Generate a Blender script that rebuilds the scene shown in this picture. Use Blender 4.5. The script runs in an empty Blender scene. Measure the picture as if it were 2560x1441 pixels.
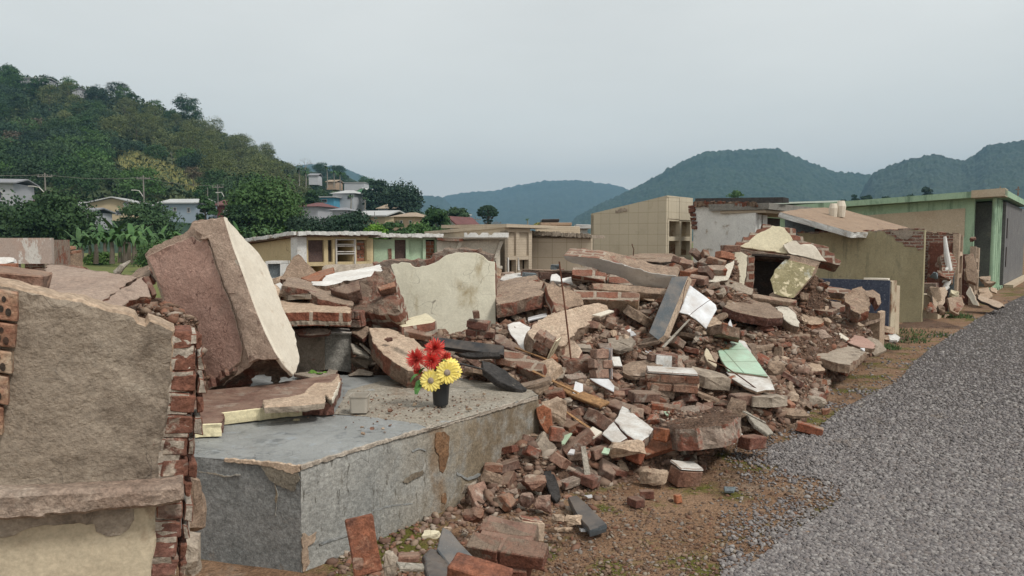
import bpy, bmesh, math, random
import numpy as np
from mathutils import Vector, Matrix, noise, Euler
from mathutils.geometry import delaunay_2d_cdt
R = math.radians
random.seed(7); rng = np.random.default_rng(7)
scene = bpy.context.scene
C = scene.collection

# ---------------------------------------------------------------- camera
CAM = Vector((0, 0, 1.65)); F = 1850.0; TP = 120.5 / F; PITCH = math.atan(TP)
cd = bpy.data.cameras.new('camera'); cam = bpy.data.objects.new('camera', cd); C.objects.link(cam)
cam.location = CAM; cam.rotation_euler = (R(90) - PITCH, 0, 0)
cd.sensor_width = 36; cd.lens = F / 2560 * 36; cd.clip_start = 0.05; cd.clip_end = 9000
scene.camera = cam

# ---------------------------------------------------------------- world, sun, exposure
SUN_EL, SUN_AZ = R(52), R(128)          # sun direction: behind the camera, to the right, veiled by cloud
w = bpy.data.worlds.new('World'); scene.world = w; w.use_nodes = True
nt = w.node_tree; nt.nodes.clear()
out = nt.nodes.new('ShaderNodeOutputWorld'); bg = nt.nodes.new('ShaderNodeBackground')
sky = nt.nodes.new('ShaderNodeTexSky'); sky.sky_type = 'NISHITA'; sky.sun_disc = False
sky.sun_elevation = SUN_EL; sky.sun_rotation = SUN_AZ
tc = nt.nodes.new('ShaderNodeTexCoord'); mp = nt.nodes.new('ShaderNodeMapping'); mp.inputs['Scale'].default_value = (1.1, 1.1, 4)
nz = nt.nodes.new('ShaderNodeTexNoise'); nz.inputs['Scale'].default_value = 1.3; nz.inputs['Detail'].default_value = 5; nz.inputs['Roughness'].default_value = .52
cr = nt.nodes.new('ShaderNodeValToRGB'); e = cr.color_ramp.elements
e[0].position = .3; e[0].color = (5.75, 5.85, 5.75, 1); e[1].position = .72; e[1].color = (6.85, 6.95, 6.8, 1)
sp = nt.nodes.new('ShaderNodeSeparateXYZ'); el = nt.nodes.new('ShaderNodeValToRGB'); q = el.color_ramp.elements
q[0].position = 0.0; q[0].color = (1.22, 1.12, 1.03, 1); q[1].position = .5; q[1].color = (1.0, 1.0, 1.0, 1)
q = el.color_ramp.elements.new(.16); q.color = (1.04, 1.03, 1.0, 1)
mu = nt.nodes.new('ShaderNodeMix'); mu.data_type = 'RGBA'; mu.blend_type = 'MULTIPLY'; mu.inputs[0].default_value = 1
mx = nt.nodes.new('ShaderNodeMix'); mx.data_type = 'RGBA'; mx.inputs[0].default_value = .96
L = nt.links.new
L(tc.outputs['Generated'], mp.inputs['Vector']); L(mp.outputs[0], nz.inputs['Vector']); L(nz.outputs['Fac'], cr.inputs[0])
L(tc.outputs['Generated'], sp.inputs[0]); L(sp.outputs['Z'], el.inputs[0])
L(cr.outputs[0], mu.inputs[6]); L(el.outputs[0], mu.inputs[7])
L(sky.outputs[0], mx.inputs[6]); L(mu.outputs[2], mx.inputs[7]); L(mx.outputs[2], bg.inputs['Color'])
bg.inputs['Strength'].default_value = .10; L(bg.outputs[0], out.inputs['Surface'])

sd = bpy.data.lights.new('sun', 'SUN'); sd.energy = 2.0; sd.angle = R(12); sd.color = (1.0, .96, .9)
so = bpy.data.objects.new('sun', sd); C.objects.link(so)
_d = Vector((math.sin(SUN_AZ) * math.cos(SUN_EL), math.cos(SUN_AZ) * math.cos(SUN_EL), math.sin(SUN_EL)))
so.rotation_euler = _d.to_track_quat('Z', 'Y').to_euler()
vs = scene.view_settings; vs.view_transform = 'Standard'; vs.look = 'None'; vs.exposure = .42; vs.gamma = 1; vs.use_curve_mapping = False

# ---------------------------------------------------------------- placing helpers
FW = Vector((0, math.cos(PITCH), -math.sin(PITCH))); UP = Vector((0, math.sin(PITCH), math.cos(PITCH)))
def ray(px, py): return Vector(((px - 1280) / F, 0, 0)) + FW + UP * (-(py - 720.5) / F)
def P(px, py, D):                       # point seen at (px, py), D metres in front
    d = ray(px, py); return CAM + d * (D / d.y)
def G(px, py, z=0.0):                   # point seen at (px, py) on the level z
    d = ray(px, py); return CAM + d * ((z - CAM.z) / d.z)
def proj(p):
    v = Vector(p) - CAM; f = v.dot(FW); return 1280 + F * v.x / f, 720.5 - F * v.dot(UP) / f
def plane(a):
    p = [P(*q) for q in a[:3]]; n = (p[1] - p[0]).cross(p[2] - p[0]).normalized()
    if n.dot(CAM - p[0]) < 0: n = -n
    return p[0], n
def onpl(px, py, o, n):
    d = ray(px, py); return CAM + d * ((o - CAM).dot(n) / d.dot(n))
ROADV = Vector((.784, 1, 0)).normalized()     # along the gravel road
SIDEV = Vector((-1.278, 1, 0)).normalized()   # along the side walls of the tombs

# ---------------------------------------------------------------- object helpers
def tag(o, label=None, cat=None, group=None, kind=None):
    if label: o['label'] = label
    if cat: o['category'] = cat
    if group: o['group'] = group
    if kind: o['kind'] = kind
    return o
def empty(name, loc, label, cat, group=None, rz=0):
    o = bpy.data.objects.new(name, None); C.objects.link(o); o.location = loc; o.rotation_euler = (0, 0, rz)
    o.empty_display_size = .1
    return tag(o, label, cat, group)
def link(name, me, parent=None):
    o = bpy.data.objects.new(name, me); C.objects.link(o)
    if parent is not None:
        o.parent = parent
        o.matrix_parent_inverse = Matrix.LocRotScale(parent.location, parent.rotation_euler, parent.scale).inverted()
    return o
def mesh(name, verts, faces, mats, mi=None, uvs=None, smooth=False):
    me = bpy.data.meshes.new(name); me.from_pydata([tuple(v) for v in verts], [], faces)
    for m in mats: me.materials.append(M[m])
    if mi is not None: me.polygons.foreach_set('material_index', mi)
    if uvs is not None:
        uv = me.uv_layers.new(name='UVMap'); uv.data.foreach_set('uv', np.array(uvs, dtype=np.float32).ravel())
    if smooth: me.polygons.foreach_set('use_smooth', [True] * len(me.polygons))
    me.update(); return me
class MB:                                # collects solids into ONE mesh
    def __init__(s): s.v = []; s.f = []; s.m = []; s.u = []
    def add(s, vs, fs, m=0, uv=None):
        b = len(s.v); s.v += [Vector(v) for v in vs]
        for k, f in enumerate(fs):
            s.f.append([b + i for i in f]); s.m.append(m)
            p = [Vector(vs[i]) for i in f]
            n = (p[1] - p[0]).cross(p[2] - p[0])
            n = n.normalized() if n.length > 1e-12 else Vector((0, 0, 1))
            if abs(n.z) > .8: t = Vector((1, 0, 0)); bt = Vector((0, 1, 0))
            else: t = Vector((-n.y, n.x, 0)).normalized(); bt = Vector((0, 0, 1))
            for q in p: s.u.append((q.dot(t), q.dot(bt)))
    def box(s, o, ax, ay, az, m=0, jit=0):   # o = corner, ax/ay/az = edge vectors
        o = Vector(o); ax = Vector(ax); ay = Vector(ay); az = Vector(az)
        vs = [o + ax * i + ay * j + az * k for k in (0, 1) for j in (0, 1) for i in (0, 1)]
        if jit: vs = [v + Vector([random.uniform(-jit, jit) for _ in range(3)]) for v in vs]
        fs = [(0, 2, 3, 1), (4, 5, 7, 6), (0, 1, 5, 4), (2, 6, 7, 3), (0, 4, 6, 2), (1, 3, 7, 5)]
        if ax.cross(ay).dot(az) < 0: fs = [f[::-1] for f in fs]
        s.add(vs, fs, m)
    def tube(s, pts, r, m=0, n=8):
        pts = [Vector(p) for p in pts]; rr = r if isinstance(r, (list, tuple)) else [r] * len(pts)
        vs = []; fs = []
        for i, p in enumerate(pts):
            d = (pts[min(i + 1, len(pts) - 1)] - pts[max(i - 1, 0)]).normalized()
            a = d.orthogonal().normalized() if i == 0 else (a - d * a.dot(d)).normalized()
            b = d.cross(a)
            for k in range(n):
                t = 2 * math.pi * k / n; vs.append(p + (a * math.cos(t) + b * math.sin(t)) * rr[i])
        for i in range(len(pts) - 1):
            for k in range(n):
                k2 = (k + 1) % n; fs.append((i * n + k, i * n + k2, (i + 1) * n + k2, (i + 1) * n + k))
        fs.append(tuple(range(n))[::-1]); fs.append(tuple(range((len(pts) - 1) * n, len(pts) * n)))
        s.add(vs, fs, m)
    def prism(s, poly, ext, m=0, mside=None):  # poly: coplanar points, ext: vector
        n = len(poly); poly = [Vector(p) for p in poly]; ext = Vector(ext)
        nn = Vector((0, 0, 0))
        for i in range(n): nn += poly[i].cross(poly[(i + 1) % n])
        if nn.dot(ext) > 0: poly = poly[::-1]
        vs = poly + [p + ext for p in poly]
        s.add(vs, [tuple(range(n)), tuple(range(2 * n - 1, n - 1, -1))], m)
        b = len(s.v); s.add(vs, [(i, i + n, (i + 1) % n + n, (i + 1) % n) for i in range(n)], m if mside is None else mside)
    def build(s, name, mats, parent=None, label=None, cat=None, group=None, kind=None, smooth=False, bevel=0):
        if isinstance(mats, str): mats = [mats]
        me = mesh(name, s.v, s.f, mats, s.m, s.u, smooth)
        o = link(name, me, parent)
        if bevel:
            b = o.modifiers.new('bevel', 'BEVEL'); b.width = bevel; b.segments = 2; b.limit_method = 'ANGLE'
        return tag(o, label, cat, group, kind)
# ---------------------------------------------------------------- materials
M = {}
def mat(name, c1, c2, sc=3.0, stains=(), bump=(), rough=.9, brick=None, ovar=.0, coord='Object', split=(.35, .65), spec=.2, tile=None, streak=None, dusty=0, mott=1.0):
    m = bpy.data.materials.new(name); M[name] = m; m.use_nodes = True
    t = m.node_tree; N = t.nodes; Lk = t.links.new; N.clear()
    o = N.new('ShaderNodeOutputMaterial'); b = N.new('ShaderNodeBsdfPrincipled'); Lk(b.outputs[0], o.inputs[0])
    b.inputs['Roughness'].default_value = rough; b.inputs['Specular IOR Level'].default_value = spec
    tc = N.new('ShaderNodeTexCoord'); oi = N.new('ShaderNodeObjectInfo')
    ad = N.new('ShaderNodeVectorMath'); ad.operation = 'ADD'; ml = N.new('ShaderNodeMath'); ml.operation = 'MULTIPLY'; ml.inputs[1].default_value = 37.0
    Lk(oi.outputs['Random'], ml.inputs[0]); Lk(tc.outputs['Object'], ad.inputs[0]); Lk(ml.outputs[0], ad.inputs[1])
    V = ad.outputs[0]
    def nse(scale, detail=6, rgh=.6, vec=None, dist=0.0):
        n = N.new('ShaderNodeTexNoise'); n.inputs['Scale'].default_value = scale; n.inputs['Detail'].default_value = detail
        n.inputs['Roughness'].default_value = rgh; n.inputs['Distortion'].default_value = dist; Lk(vec or V, n.inputs['Vector']); return n.outputs['Fac']
    def ramp(f, a, bb):
        r = N.new('ShaderNodeMapRange'); r.inputs[1].default_value = a; r.inputs[2].default_value = bb; r.clamp = True
        Lk(f, r.inputs[0]); return r.outputs[0]
    def mix(f, A, B, mode='MIX'):
        x = N.new('ShaderNodeMix'); x.data_type = 'RGBA'; x.blend_type = mode
        if isinstance(f, float): x.inputs[0].default_value = f
        else: Lk(f, x.inputs[0])
        for s, v in ((6, A), (7, B)):
            if isinstance(v, tuple): x.inputs[s].default_value = (*v, 1) if len(v) == 3 else v
            else: Lk(v, x.inputs[s])
        return x.outputs[2]
    col = mix(ramp(nse(sc, 8, .65), *split), c1, c2)
    bumps = []
    if brick:                            # brick = (brick1, brick2, mortar, width, height, mortar size, coordinate)
        bt = N.new('ShaderNodeTexBrick'); bt.inputs['Scale'].default_value = 1
        wv = N.new('ShaderNodeVectorMath'); wv.operation = 'MULTIPLY_ADD'
        nn = N.new('ShaderNodeTexNoise'); nn.inputs['Scale'].default_value = 9; Lk(tc.outputs['UV'], nn.inputs['Vector'])
        wv.inputs[1].default_value = (.03, .03, 0); Lk(nn.outputs['Color'], wv.inputs[0]); Lk(tc.outputs['UV'], wv.inputs[2])
        Lk(wv.outputs[0], bt.inputs['Vector'])
        bt.inputs['Color1'].default_value = (*brick[0], 1); bt.inputs['Color2'].default_value = (*brick[1], 1); bt.inputs['Mortar'].default_value = (*brick[2], 1)
        bt.inputs['Brick Width'].default_value = brick[3]; bt.inputs['Row Height'].default_value = brick[4]
        bt.inputs['Mortar Size'].default_value = brick[5]; bt.inputs['Mortar Smooth'].default_value = .25; bt.inputs['Bias'].default_value = 0
        col = mix(mix_amt, col, bt.outputs['Color']) if (mix_amt := ramp(nse(4, 5), .28, .42)) else col
        bumps.append((bt.outputs['Fac'], -.6, .012))
    if tile:                             # joints of thin tiles: (w, h, joint, colour)
        bt = N.new('ShaderNodeTexBrick'); bt.offset = 0; bt.inputs['Scale'].default_value = 1; Lk(tc.outputs['UV'], bt.inputs['Vector'])
        bt.inputs['Brick Width'].default_value = tile[0]; bt.inputs['Row Height'].default_value = tile[1]
        bt.inputs['Mortar Size'].default_value = tile[2]; bt.inputs['Mortar Smooth'].default_value = .1
        bt.inputs['Color1'].default_value = (1, 1, 1, 1); bt.inputs['Color2'].default_value = (.95, .95, .95, 1)
        bt.inputs['Mortar'].default_value = (*tile[3], 1)
        col = mix(1.0, col, bt.outputs['Color'], 'MULTIPLY')
        bumps.append((bt.outputs['Fac'], -.4, .004))
    for s in stains:                     # (colour, scale, from, to[, stretch])
        vec = V
        if len(s) > 4:
            mm = N.new('ShaderNodeMapping'); mm.inputs['Scale'].default_value = s[4]; Lk(V, mm.inputs[0]); vec = mm.outputs[0]
        if s[1] < 0:                     # cracks: thin lines of a voronoi edge
            vo = N.new('ShaderNodeTexVoronoi'); vo.feature = 'DISTANCE_TO_EDGE'; vo.inputs['Scale'].default_value = -s[1]
            dv = N.new('ShaderNodeVectorMath'); dv.operation = 'ADD'; n2 = N.new('ShaderNodeTexNoise'); n2.inputs['Scale'].default_value = 3
            Lk(vec, n2.inputs['Vector']); Lk(vec, dv.inputs[0]); Lk(n2.outputs['Color'], dv.inputs[1]); Lk(dv.outputs[0], vo.inputs['Vector'])
            f = ramp(vo.outputs['Distance'], s[3], s[2])
            gate = ramp(nse(2.1, 3), .45, .6); g2 = N.new('ShaderNodeMath'); g2.operation = 'MULTIPLY'; Lk(f, g2.inputs[0]); Lk(gate, g2.inputs[1]); f = g2.outputs[0]
        else: f = ramp(nse(s[1], 8, .66, vec, .3), s[2], s[3])
        col = mix(f, col, s[0])
    for st_ in (streak or ()):                           # (colour, u0, half width, strength): a stain of its own shape on a face, UV in metres
        sx = N.new('ShaderNodeSeparateXYZ'); Lk(tc.outputs['UV'], sx.inputs[0])
        a = N.new('ShaderNodeMath'); a.operation = 'SUBTRACT'; Lk(sx.outputs['X'], a.inputs[0]); a.inputs[1].default_value = st_[1]
        n3 = N.new('ShaderNodeMath'); n3.operation = 'MULTIPLY_ADD'; Lk(nse(3.0, 4), n3.inputs[0]); n3.inputs[1].default_value = .3; Lk(a.outputs[0], n3.inputs[2])
        ab = N.new('ShaderNodeMath'); ab.operation = 'ABSOLUTE'; a3 = N.new('ShaderNodeMath'); a3.operation = 'SUBTRACT'; Lk(n3.outputs[0], a3.inputs[0]); a3.inputs[1].default_value = .15
        Lk(a3.outputs[0], ab.inputs[0]); f = ramp(ab.outputs[0], st_[2], st_[2] * .35)
        g2 = N.new('ShaderNodeMath'); g2.operation = 'MULTIPLY'; Lk(f, g2.inputs[0]); Lk(ramp(nse(7, 5), .3, .55), g2.inputs[1])
        g3 = N.new('ShaderNodeMath'); g3.operation = 'MULTIPLY'; Lk(g2.outputs[0], g3.inputs[0]); g3.inputs[1].default_value = st_[3]
        col = mix(g3.outputs[0], col, st_[0])
    if bump and spec < .36 and mott:     # fine mottle: micro-shading of rough relief put into the colour
        for ms, lo, hi in ((17, 1 - .10 * mott, 1 + .10 * mott), (46, 1 - .20 * mott, 1 + .18 * mott), (105, 1 - .20 * mott, 1 + .18 * mott)):
            rr = N.new('ShaderNodeMapRange'); rr.inputs[1].default_value = .36; rr.inputs[2].default_value = .62; rr.inputs[3].default_value = lo; rr.inputs[4].default_value = hi
            Lk(nse(ms, 3, .6), rr.inputs[0]); cc = N.new('ShaderNodeCombineColor'); [Lk(rr.outputs[0], cc.inputs[q_]) for q_ in range(3)]; col = mix(1.0, col, cc.outputs[0], 'MULTIPLY')
    if ovar:
        h = N.new('ShaderNodeHueSaturation'); r = N.new('ShaderNodeMapRange'); r.inputs[3].default_value = 1 - ovar; r.inputs[4].default_value = 1 + ovar
        Lk(oi.outputs['Random'], r.inputs[0]); Lk(r.outputs[0], h.inputs['Value'])
        w2 = N.new('ShaderNodeMath'); w2.operation = 'MULTIPLY'; w2.inputs[1].default_value = 7.77; Lk(oi.outputs['Random'], w2.inputs[0])
        fr = N.new('ShaderNodeMath'); fr.operation = 'FRACT'; Lk(w2.outputs[0], fr.inputs[0])
        r2 = N.new('ShaderNodeMapRange'); r2.inputs[3].default_value = 1 - ovar * .7; r2.inputs[4].default_value = 1 + ovar * .35; Lk(fr.outputs[0], r2.inputs[0])
        Lk(r2.outputs[0], h.inputs['Saturation']); Lk(col, h.inputs['Color']); col = h.outputs[0]
    if dusty:                            # pale mortar dust that has settled on what faces up
        ge = N.new('ShaderNodeNewGeometry'); sn = N.new('ShaderNodeSeparateXYZ'); Lk(ge.outputs['Normal'], sn.inputs[0])
        am = N.new('ShaderNodeMath'); am.operation = 'MULTIPLY_ADD'; Lk(sn.outputs['Z'], am.inputs[0]); am.inputs[1].default_value = .35; Lk(nse(8, 6), am.inputs[2])
        dm = N.new('ShaderNodeMath'); dm.operation = 'MULTIPLY'; dm.inputs[1].default_value = dusty; Lk(ramp(am.outputs[0], .62, .92), dm.inputs[0]); col = mix(dm.outputs[0], col, (.31, .235, .175))
    Lk(col, b.inputs['Base Color'])
    prev = None
    for bm in bump: bumps.append((nse(bm[0], 6, .65) if bm[0] > 0 else vor(N, Lk, V, -bm[0]), bm[1], bm[2]))
    for f, st, di in bumps:
        bn = N.new('ShaderNodeBump'); bn.inputs['Strength'].default_value = abs(st); bn.inputs['Distance'].default_value = di; bn.invert = st < 0
        Lk(f, bn.inputs['Height'])
        if prev: Lk(prev, bn.inputs['Normal'])
        prev = bn.outputs[0]
    if prev: Lk(prev, b.inputs['Normal'])
    return m
def vor(N, Lk, V, sc):
    v = N.new('ShaderNodeTexVoronoi'); v.inputs['Scale'].default_value = sc; Lk(V, v.inputs['Vector']); return v.outputs['Distance']

ROUGH = ((7, .5, .03), (38, .7, .012), (140, .5, .004)); MILD = ((5, .3, .01), (60, .35, .004))
CLEAN = 0
BK = ((.215, .085, .055), (.14, .065, .045), (.33, .275, .22), .25, .105, .018)
dust = (.27, .19, .145)
mat('brick', (.175, .09, .061), (.235, .125, .086), 9, [((.10, .045, .032), 5, .52, .66), ((.31, .25, .2), 7, .56, .63), (dust, 3, .48, .75)], ROUGH, ovar=.3, dusty=.5)
mat('brick_orange', (.30, .125, .07), (.25, .098, .055), 9, [((.12, .06, .045), 6, .57, .66), ((.36, .28, .21), 9, .62, .68)], ROUGH, ovar=.12, dusty=.35)
mat('brick_clean', (.25, .10, .058), (.18, .075, .048), 7, [((.09, .05, .04), 5, .53, .68), ((.32, .17, .11), 12, .6, .7), ((.3, .24, .18), 3, .62, .75)], ROUGH)
mat('brick_laid', (.20, .09, .06), (.145, .066, .047), 8, [((.09, .05, .04), 5, .55, .68), ((.36, .3, .24), 8, .6, .66)], ROUGH)
mat('brick_dark', (.115, .05, .036), (.17, .07, .048), 8, [((.25, .19, .15), 6, .55, .65)], ROUGH, ovar=.2, dusty=.45)
mat('mortar_brick', (.27, .215, .17), (.21, .15, .115), 8, [((.21, .08, .05), 5, .5, .56), ((.13, .09, .07), 3, .55, .8)], ROUGH, ovar=.2)
mat('masonry', (.24, .18, .14), (.19, .12, .09), 7, [], ROUGH, brick=BK, ovar=.12, mott=0.7, dusty=0.5)
mat('masonry_small', (.26, .20, .155), (.20, .14, .11), 7, [((.3, .25, .2), 3, .56, .64)], ROUGH, brick=((.215, .09, .06), (.15, .07, .05), (.30, .25, .2), .22, .068, .014), ovar=.1)
mat('dark_wall', (.13, .125, .125), (.17, .165, .16), 2, [((.22, .2, .18), 4, .58, .7)], MILD)
mat('masonry_broken', (.25, .185, .135), (.125, .08, .058), 6, [((.2, .08, .052), 4, .5, .56), ((.33, .27, .21), 9, .6, .68)], ((6, .9, .05), (30, .9, .02), (120, .6, .006)), ovar=.12, dusty=0.5)
mat('plaster_brown', (.30, .22, .16), (.205, .145, .105), 3, [((.19, .085, .06), 3.5, .58, .66), ((.35, .27, .21), 6, .6, .75), ((.12, .085, .07), -5, .0, .012)], ROUGH, ovar=.1)
mat('plaster_pink', (.36, .275, .22), (.30, .22, .175), 2.4, [((.2, .15, .12), 4, .54, .72), ((.22, .10, .07), 6, .66, .7)], ((9, .6, .02), (45, .9, .014), (150, .5, .004)), mott=0.6)
mat('mortar_light', (.42, .37, .31), (.32, .27, .22), 9, [((.2, .15, .12), 14, .58, .68)], ROUGH)
mat('grit', (.17, .115, .08), (.11, .068, .045), 14, [], ((60, .5, .005),), mott=0)
mat('plaster_grey', (.28, .23, .18), (.38, .32, .255), 2.4, [((.13, .10, .078), 4, .52, .70), ((.37, .32, .26), 11, .60, .70), ((.25, .11, .075), 7, .68, .72), ((.12, .1, .085), -4, .0, .008)], ((8, .35, .015), (38, .9, .012), (130, .7, .005)), ovar=.1, mott=0.6)
mat('plaster_tan', (.42, .32, .235), (.34, .25, .18), 4, [((.22, .145, .1), 9, .58, .7), ((.48, .4, .3), 5, .6, .8)], ((12, .5, .015), (70, .6, .006)), ovar=.08)
mat('render_red', (.38, .235, .188), (.44, .29, .235), 3, [((.2, .12, .095), 24, .60, .68), ((.33, .22, .175), 2.2, .54, .7), ((.13, .07, .056), -2.4, .0, .009)], ((10, .35, .015), (42, .9, .01), (120, .5, .004)), mott=0.5)
mat('rim_plaster', (.46, .35, .275), (.38, .28, .22), 5, [((.17, .11, .085), 12, .6, .7), ((.16, .1, .08), -6, .0, .012)], ((9, .8, .02), (60, .9, .008)), mott=0.6)
mat('cream_paint', (.55, .50, .385), (.49, .45, .35), 1.6, [((.35, .29, .2), 3.0, .58, .72, (1, 1, .35)), ((.28, .25, .2), -1.8, .0, .006), ((.30, .27, .2), 14, .68, .74)], MILD, mott=0.35)
mat('cream_pale', (.64, .585, .49), (.56, .5, .41), 5, [((.45, .36, .27), 9, .62, .72, (1, 1, .3))], ((14, .4, .012), (60, .5, .006)), mott=.2)  # a paler cream, for painted and plastered pieces
mat('cream_wall', (.60, .57, .46), (.53, .50, .395), 1.4, [((.30, .24, .14), 2.6, .56, .72, (1.5, 1, .5)), ((.22, .2, .16), -1.3, .0, .005), ((.25, .22, .16), 16, .69, .74)], MILD, mott=0.25)
mat('cream_stained', (.52, .45, .33), (.42, .35, .25), 2.2, [((.22, .13, .08), 2.4, .5, .62), ((.34, .26, .18), 8, .6, .7)], MILD, mott=0.4)
mat('white_paint', (.74, .73, .70), (.66, .65, .62), 3, [((.42, .38, .33), 6, .62, .7), ((.3, .26, .22), 17, .67, .72)], ((6, .4, .015), (50, .4, .004)), ovar=.05, mott=0.3, dusty=0.35)
mat('white_dirty', (.68, .68, .65), (.57, .57, .55), 2, [((.35, .3, .24), 4, .58, .68), ((.25, .25, .25), -2.2, .0, .01), ((.38, .38, .36), 9, .6, .75)], MILD, ovar=.06, mott=0.35, dusty=0.5)
mat('white_under', (.58, .57, .54), (.66, .65, .62), 1.5, [((.3, .26, .22), 5, .62, .75)], MILD, mott=0.25)
mat('hollow_brick', (.36, .24, .16), (.23, .105, .07), 14, [((.42, .33, .24), 8, .5, .62), ((.12, .06, .045), 20, .6, .68)], ROUGH)
mat('white_tile', (.68, .7, .72), (.62, .64, .66), 2, [((.3, .3, .3), -5, .0, .012), ((.4, .36, .3), 8, .66, .74)], ((30, .1, .002),), rough=.35, spec=.5, mott=0, dusty=0.45)
mat('mint_tile', (.43, .62, .47), (.40, .58, .44), 2, [((.2, .25, .2), -4.5, .0, .009), ((.32, .3, .22), 8, .68, .73)], ((30, .1, .002),), rough=.4, spec=.4, tile=(.6, .3, .006, (.35, .4, .35)), mott=0, dusty=0.3)
mat('mint_paint', (.42, .53, .38), (.36, .47, .34), 2.2, [((.38, .26, .18), 2.3, .61, .65), ((.22, .26, .2), 5, .6, .75, (1, 1, .3))], MILD, mott=0.35)
mat('green_paint', (.30, .43, .30), (.36, .49, .34), 2, [((.13, .2, .14), 2, .5, .7, (1.5, 1.5, .4)), ((.3, .24, .19), 6, .68, .71)], MILD, mott=0.35)
mat('beige_bare', (.50, .42, .31), (.44, .35, .25), 1.6, [((.25, .18, .13), 5, .65, .7), ((.55, .49, .38), 3, .6, .7)], MILD, mott=0.5)
mat('yellow_paint', (.56, .46, .275), (.49, .395, .235), 1.6, [((.18, .12, .07), -3, .0, .016), ((.24, .19, .12), 3, .62, .75, (2, 2, .4))], MILD, mott=0.3)
mat('yellow_plaster', (.64, .58, .42), (.57, .51, .36), 2.5, [((.28, .22, .12), 4, .6, .72), ((.34, .28, .18), -3, .0, .012)], MILD, mott=0.35)
mat('yellow_bright', (.70, .63, .42), (.64, .57, .37), 3, [((.35, .25, .15), 9, .66, .72)], MILD, mott=0.4)
mat('olive_wall', (.37, .325, .205), (.30, .26, .16), 1.3, [((.16, .15, .10), 2.4, .52, .74, (3, 3, .5)), ((.43, .39, .28), 2.3, .58, .72), ((.2, .17, .12), 7, .62, .72)], MILD, mott=0.45)
mat('pink_wall', (.43, .33, .28), (.42, .36, .32), 1.4, [((.60, .58, .54), 1.6, .55, .58), ((.3, .2, .16), 5, .62, .75)], MILD, mott=0.4)
mat('plum_panel', (.085, .058, .052), (.11, .075, .066), 3, [], MILD)
mat('moss_tile', (.19, .165, .09), (.25, .22, .13), 5, [((.46, .40, .27), 11, .55, .59), ((.36, .38, .36), 3, .56, .66), ((.15, .14, .08), 7, .6, .75)], MILD, mott=0.7)
mat('tan_tile', (.52, .46, .35), (.49, .43, .325), 1.2, [((.35, .3, .22), 2, .6, .85)], ((80, .08, .002),), rough=.6, tile=(.3, .3, .004, (.62, .58, .52)), mott=0.15)
mat('beige_tile', (.52, .435, .33), (.48, .40, .30), 1.2, [((.3, .24, .17), 2, .6, .85)], ((80, .08, .002),), rough=.6, tile=(.32, .32, .005, (.6, .56, .5)), mott=0.15)
mat('beige_wall', (.49, .415, .32), (.44, .37, .285), 1.7, [((.27, .22, .17), 3, .58, .8)], MILD, tile=(.9, .05, .003, (.75, .73, .7)), mott=0.3)
mat('grey_white', (.55, .505, .425), (.47, .43, .36), 2, [((.25, .21, .17), 3, .56, .7, (2, 2, .5)), ((.24, .2, .16), -4, .0, .012)], MILD, mott=0.5)
mat('grey_concrete', (.20, .195, .175), (.26, .245, .215), 2.5, [((.12, .115, .1), 4, .55, .75), ((.3, .27, .22), 8, .6, .75)], ROUGH, ovar=.1)
mat('rust_stain', (.21, .12, .065), (.16, .09, .05), 8, [((.25, .2, .14), 6, .56, .66)], ROUGH)
mat('ledge', (.32, .25, .20), (.25, .18, .14), 5, [((.40, .33, .27), 4, .54, .64), ((.17, .085, .06), 5, .64, .70)], ((8, .4, .012), (45, .9, .014), (150, .5, .004)))
GP = ((4, .3, .02), (26, .8, .01), (95, .6, .004))
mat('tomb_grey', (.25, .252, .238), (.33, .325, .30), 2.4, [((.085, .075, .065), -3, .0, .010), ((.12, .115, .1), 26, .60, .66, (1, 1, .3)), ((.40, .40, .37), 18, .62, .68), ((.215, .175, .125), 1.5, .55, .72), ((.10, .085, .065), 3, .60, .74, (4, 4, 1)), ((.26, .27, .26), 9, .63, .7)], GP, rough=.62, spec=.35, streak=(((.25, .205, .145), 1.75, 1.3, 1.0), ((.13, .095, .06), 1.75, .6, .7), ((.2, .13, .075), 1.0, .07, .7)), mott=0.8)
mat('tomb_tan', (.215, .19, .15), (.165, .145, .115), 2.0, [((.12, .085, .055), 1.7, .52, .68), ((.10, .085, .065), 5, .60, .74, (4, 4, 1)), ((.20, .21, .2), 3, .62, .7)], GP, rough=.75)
mat('tomb_shaded', (.15, .155, .152), (.205, .205, .198), 2.5, [((.15, .13, .11), 7, .62, .7), ((.17, .17, .17), -4, .0, .012)], GP, rough=.75)  # grey darkened: shade on the face turned from the sun is in the colour
mat('tomb_top', (.30, .305, .295), (.225, .23, .222), 5, [((.09, .10, .105), 6, .53, .70), ((.30, .32, .33), 13, .56, .66), ((.06, .06, .06), -5, .0, .014), ((.2, .16, .12), 2, .6, .7)], ((5, .5, .03), (30, .9, .012), (95, .7, .005)), rough=.5, spec=.45, mott=0.9)
mat('tomb_cement', (.30, .275, .23), (.25, .215, .17), 2.2, [((.18, .12, .08), 2, .55, .68), ((.30, .31, .305), 3, .6, .68)], GP, rough=.75)
mat('granite_dark', (.05, .06, .068), (.075, .088, .097), 90, [((.18, .2, .21), 120, .6, .66), ((.2, .17, .14), 2.5, .62, .75)], ((40, .15, .002),), rough=.35, spec=.5, dusty=0.35)
mat('granite_black', (.018, .018, .02), (.03, .03, .032), 60, [((.3, .28, .24), 6, .67, .69), ((.1, .095, .085), 3, .6, .8)], ((40, .2, .002),), rough=.3, spec=.5, dusty=0.3)
mat('granite_blue', (.035, .048, .08), (.075, .09, .13), 26, [((.2, .22, .26), 34, .58, .66), ((.12, .1, .08), 3, .64, .75)], ((40, .1, .002),), rough=.35, spec=.5)
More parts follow.
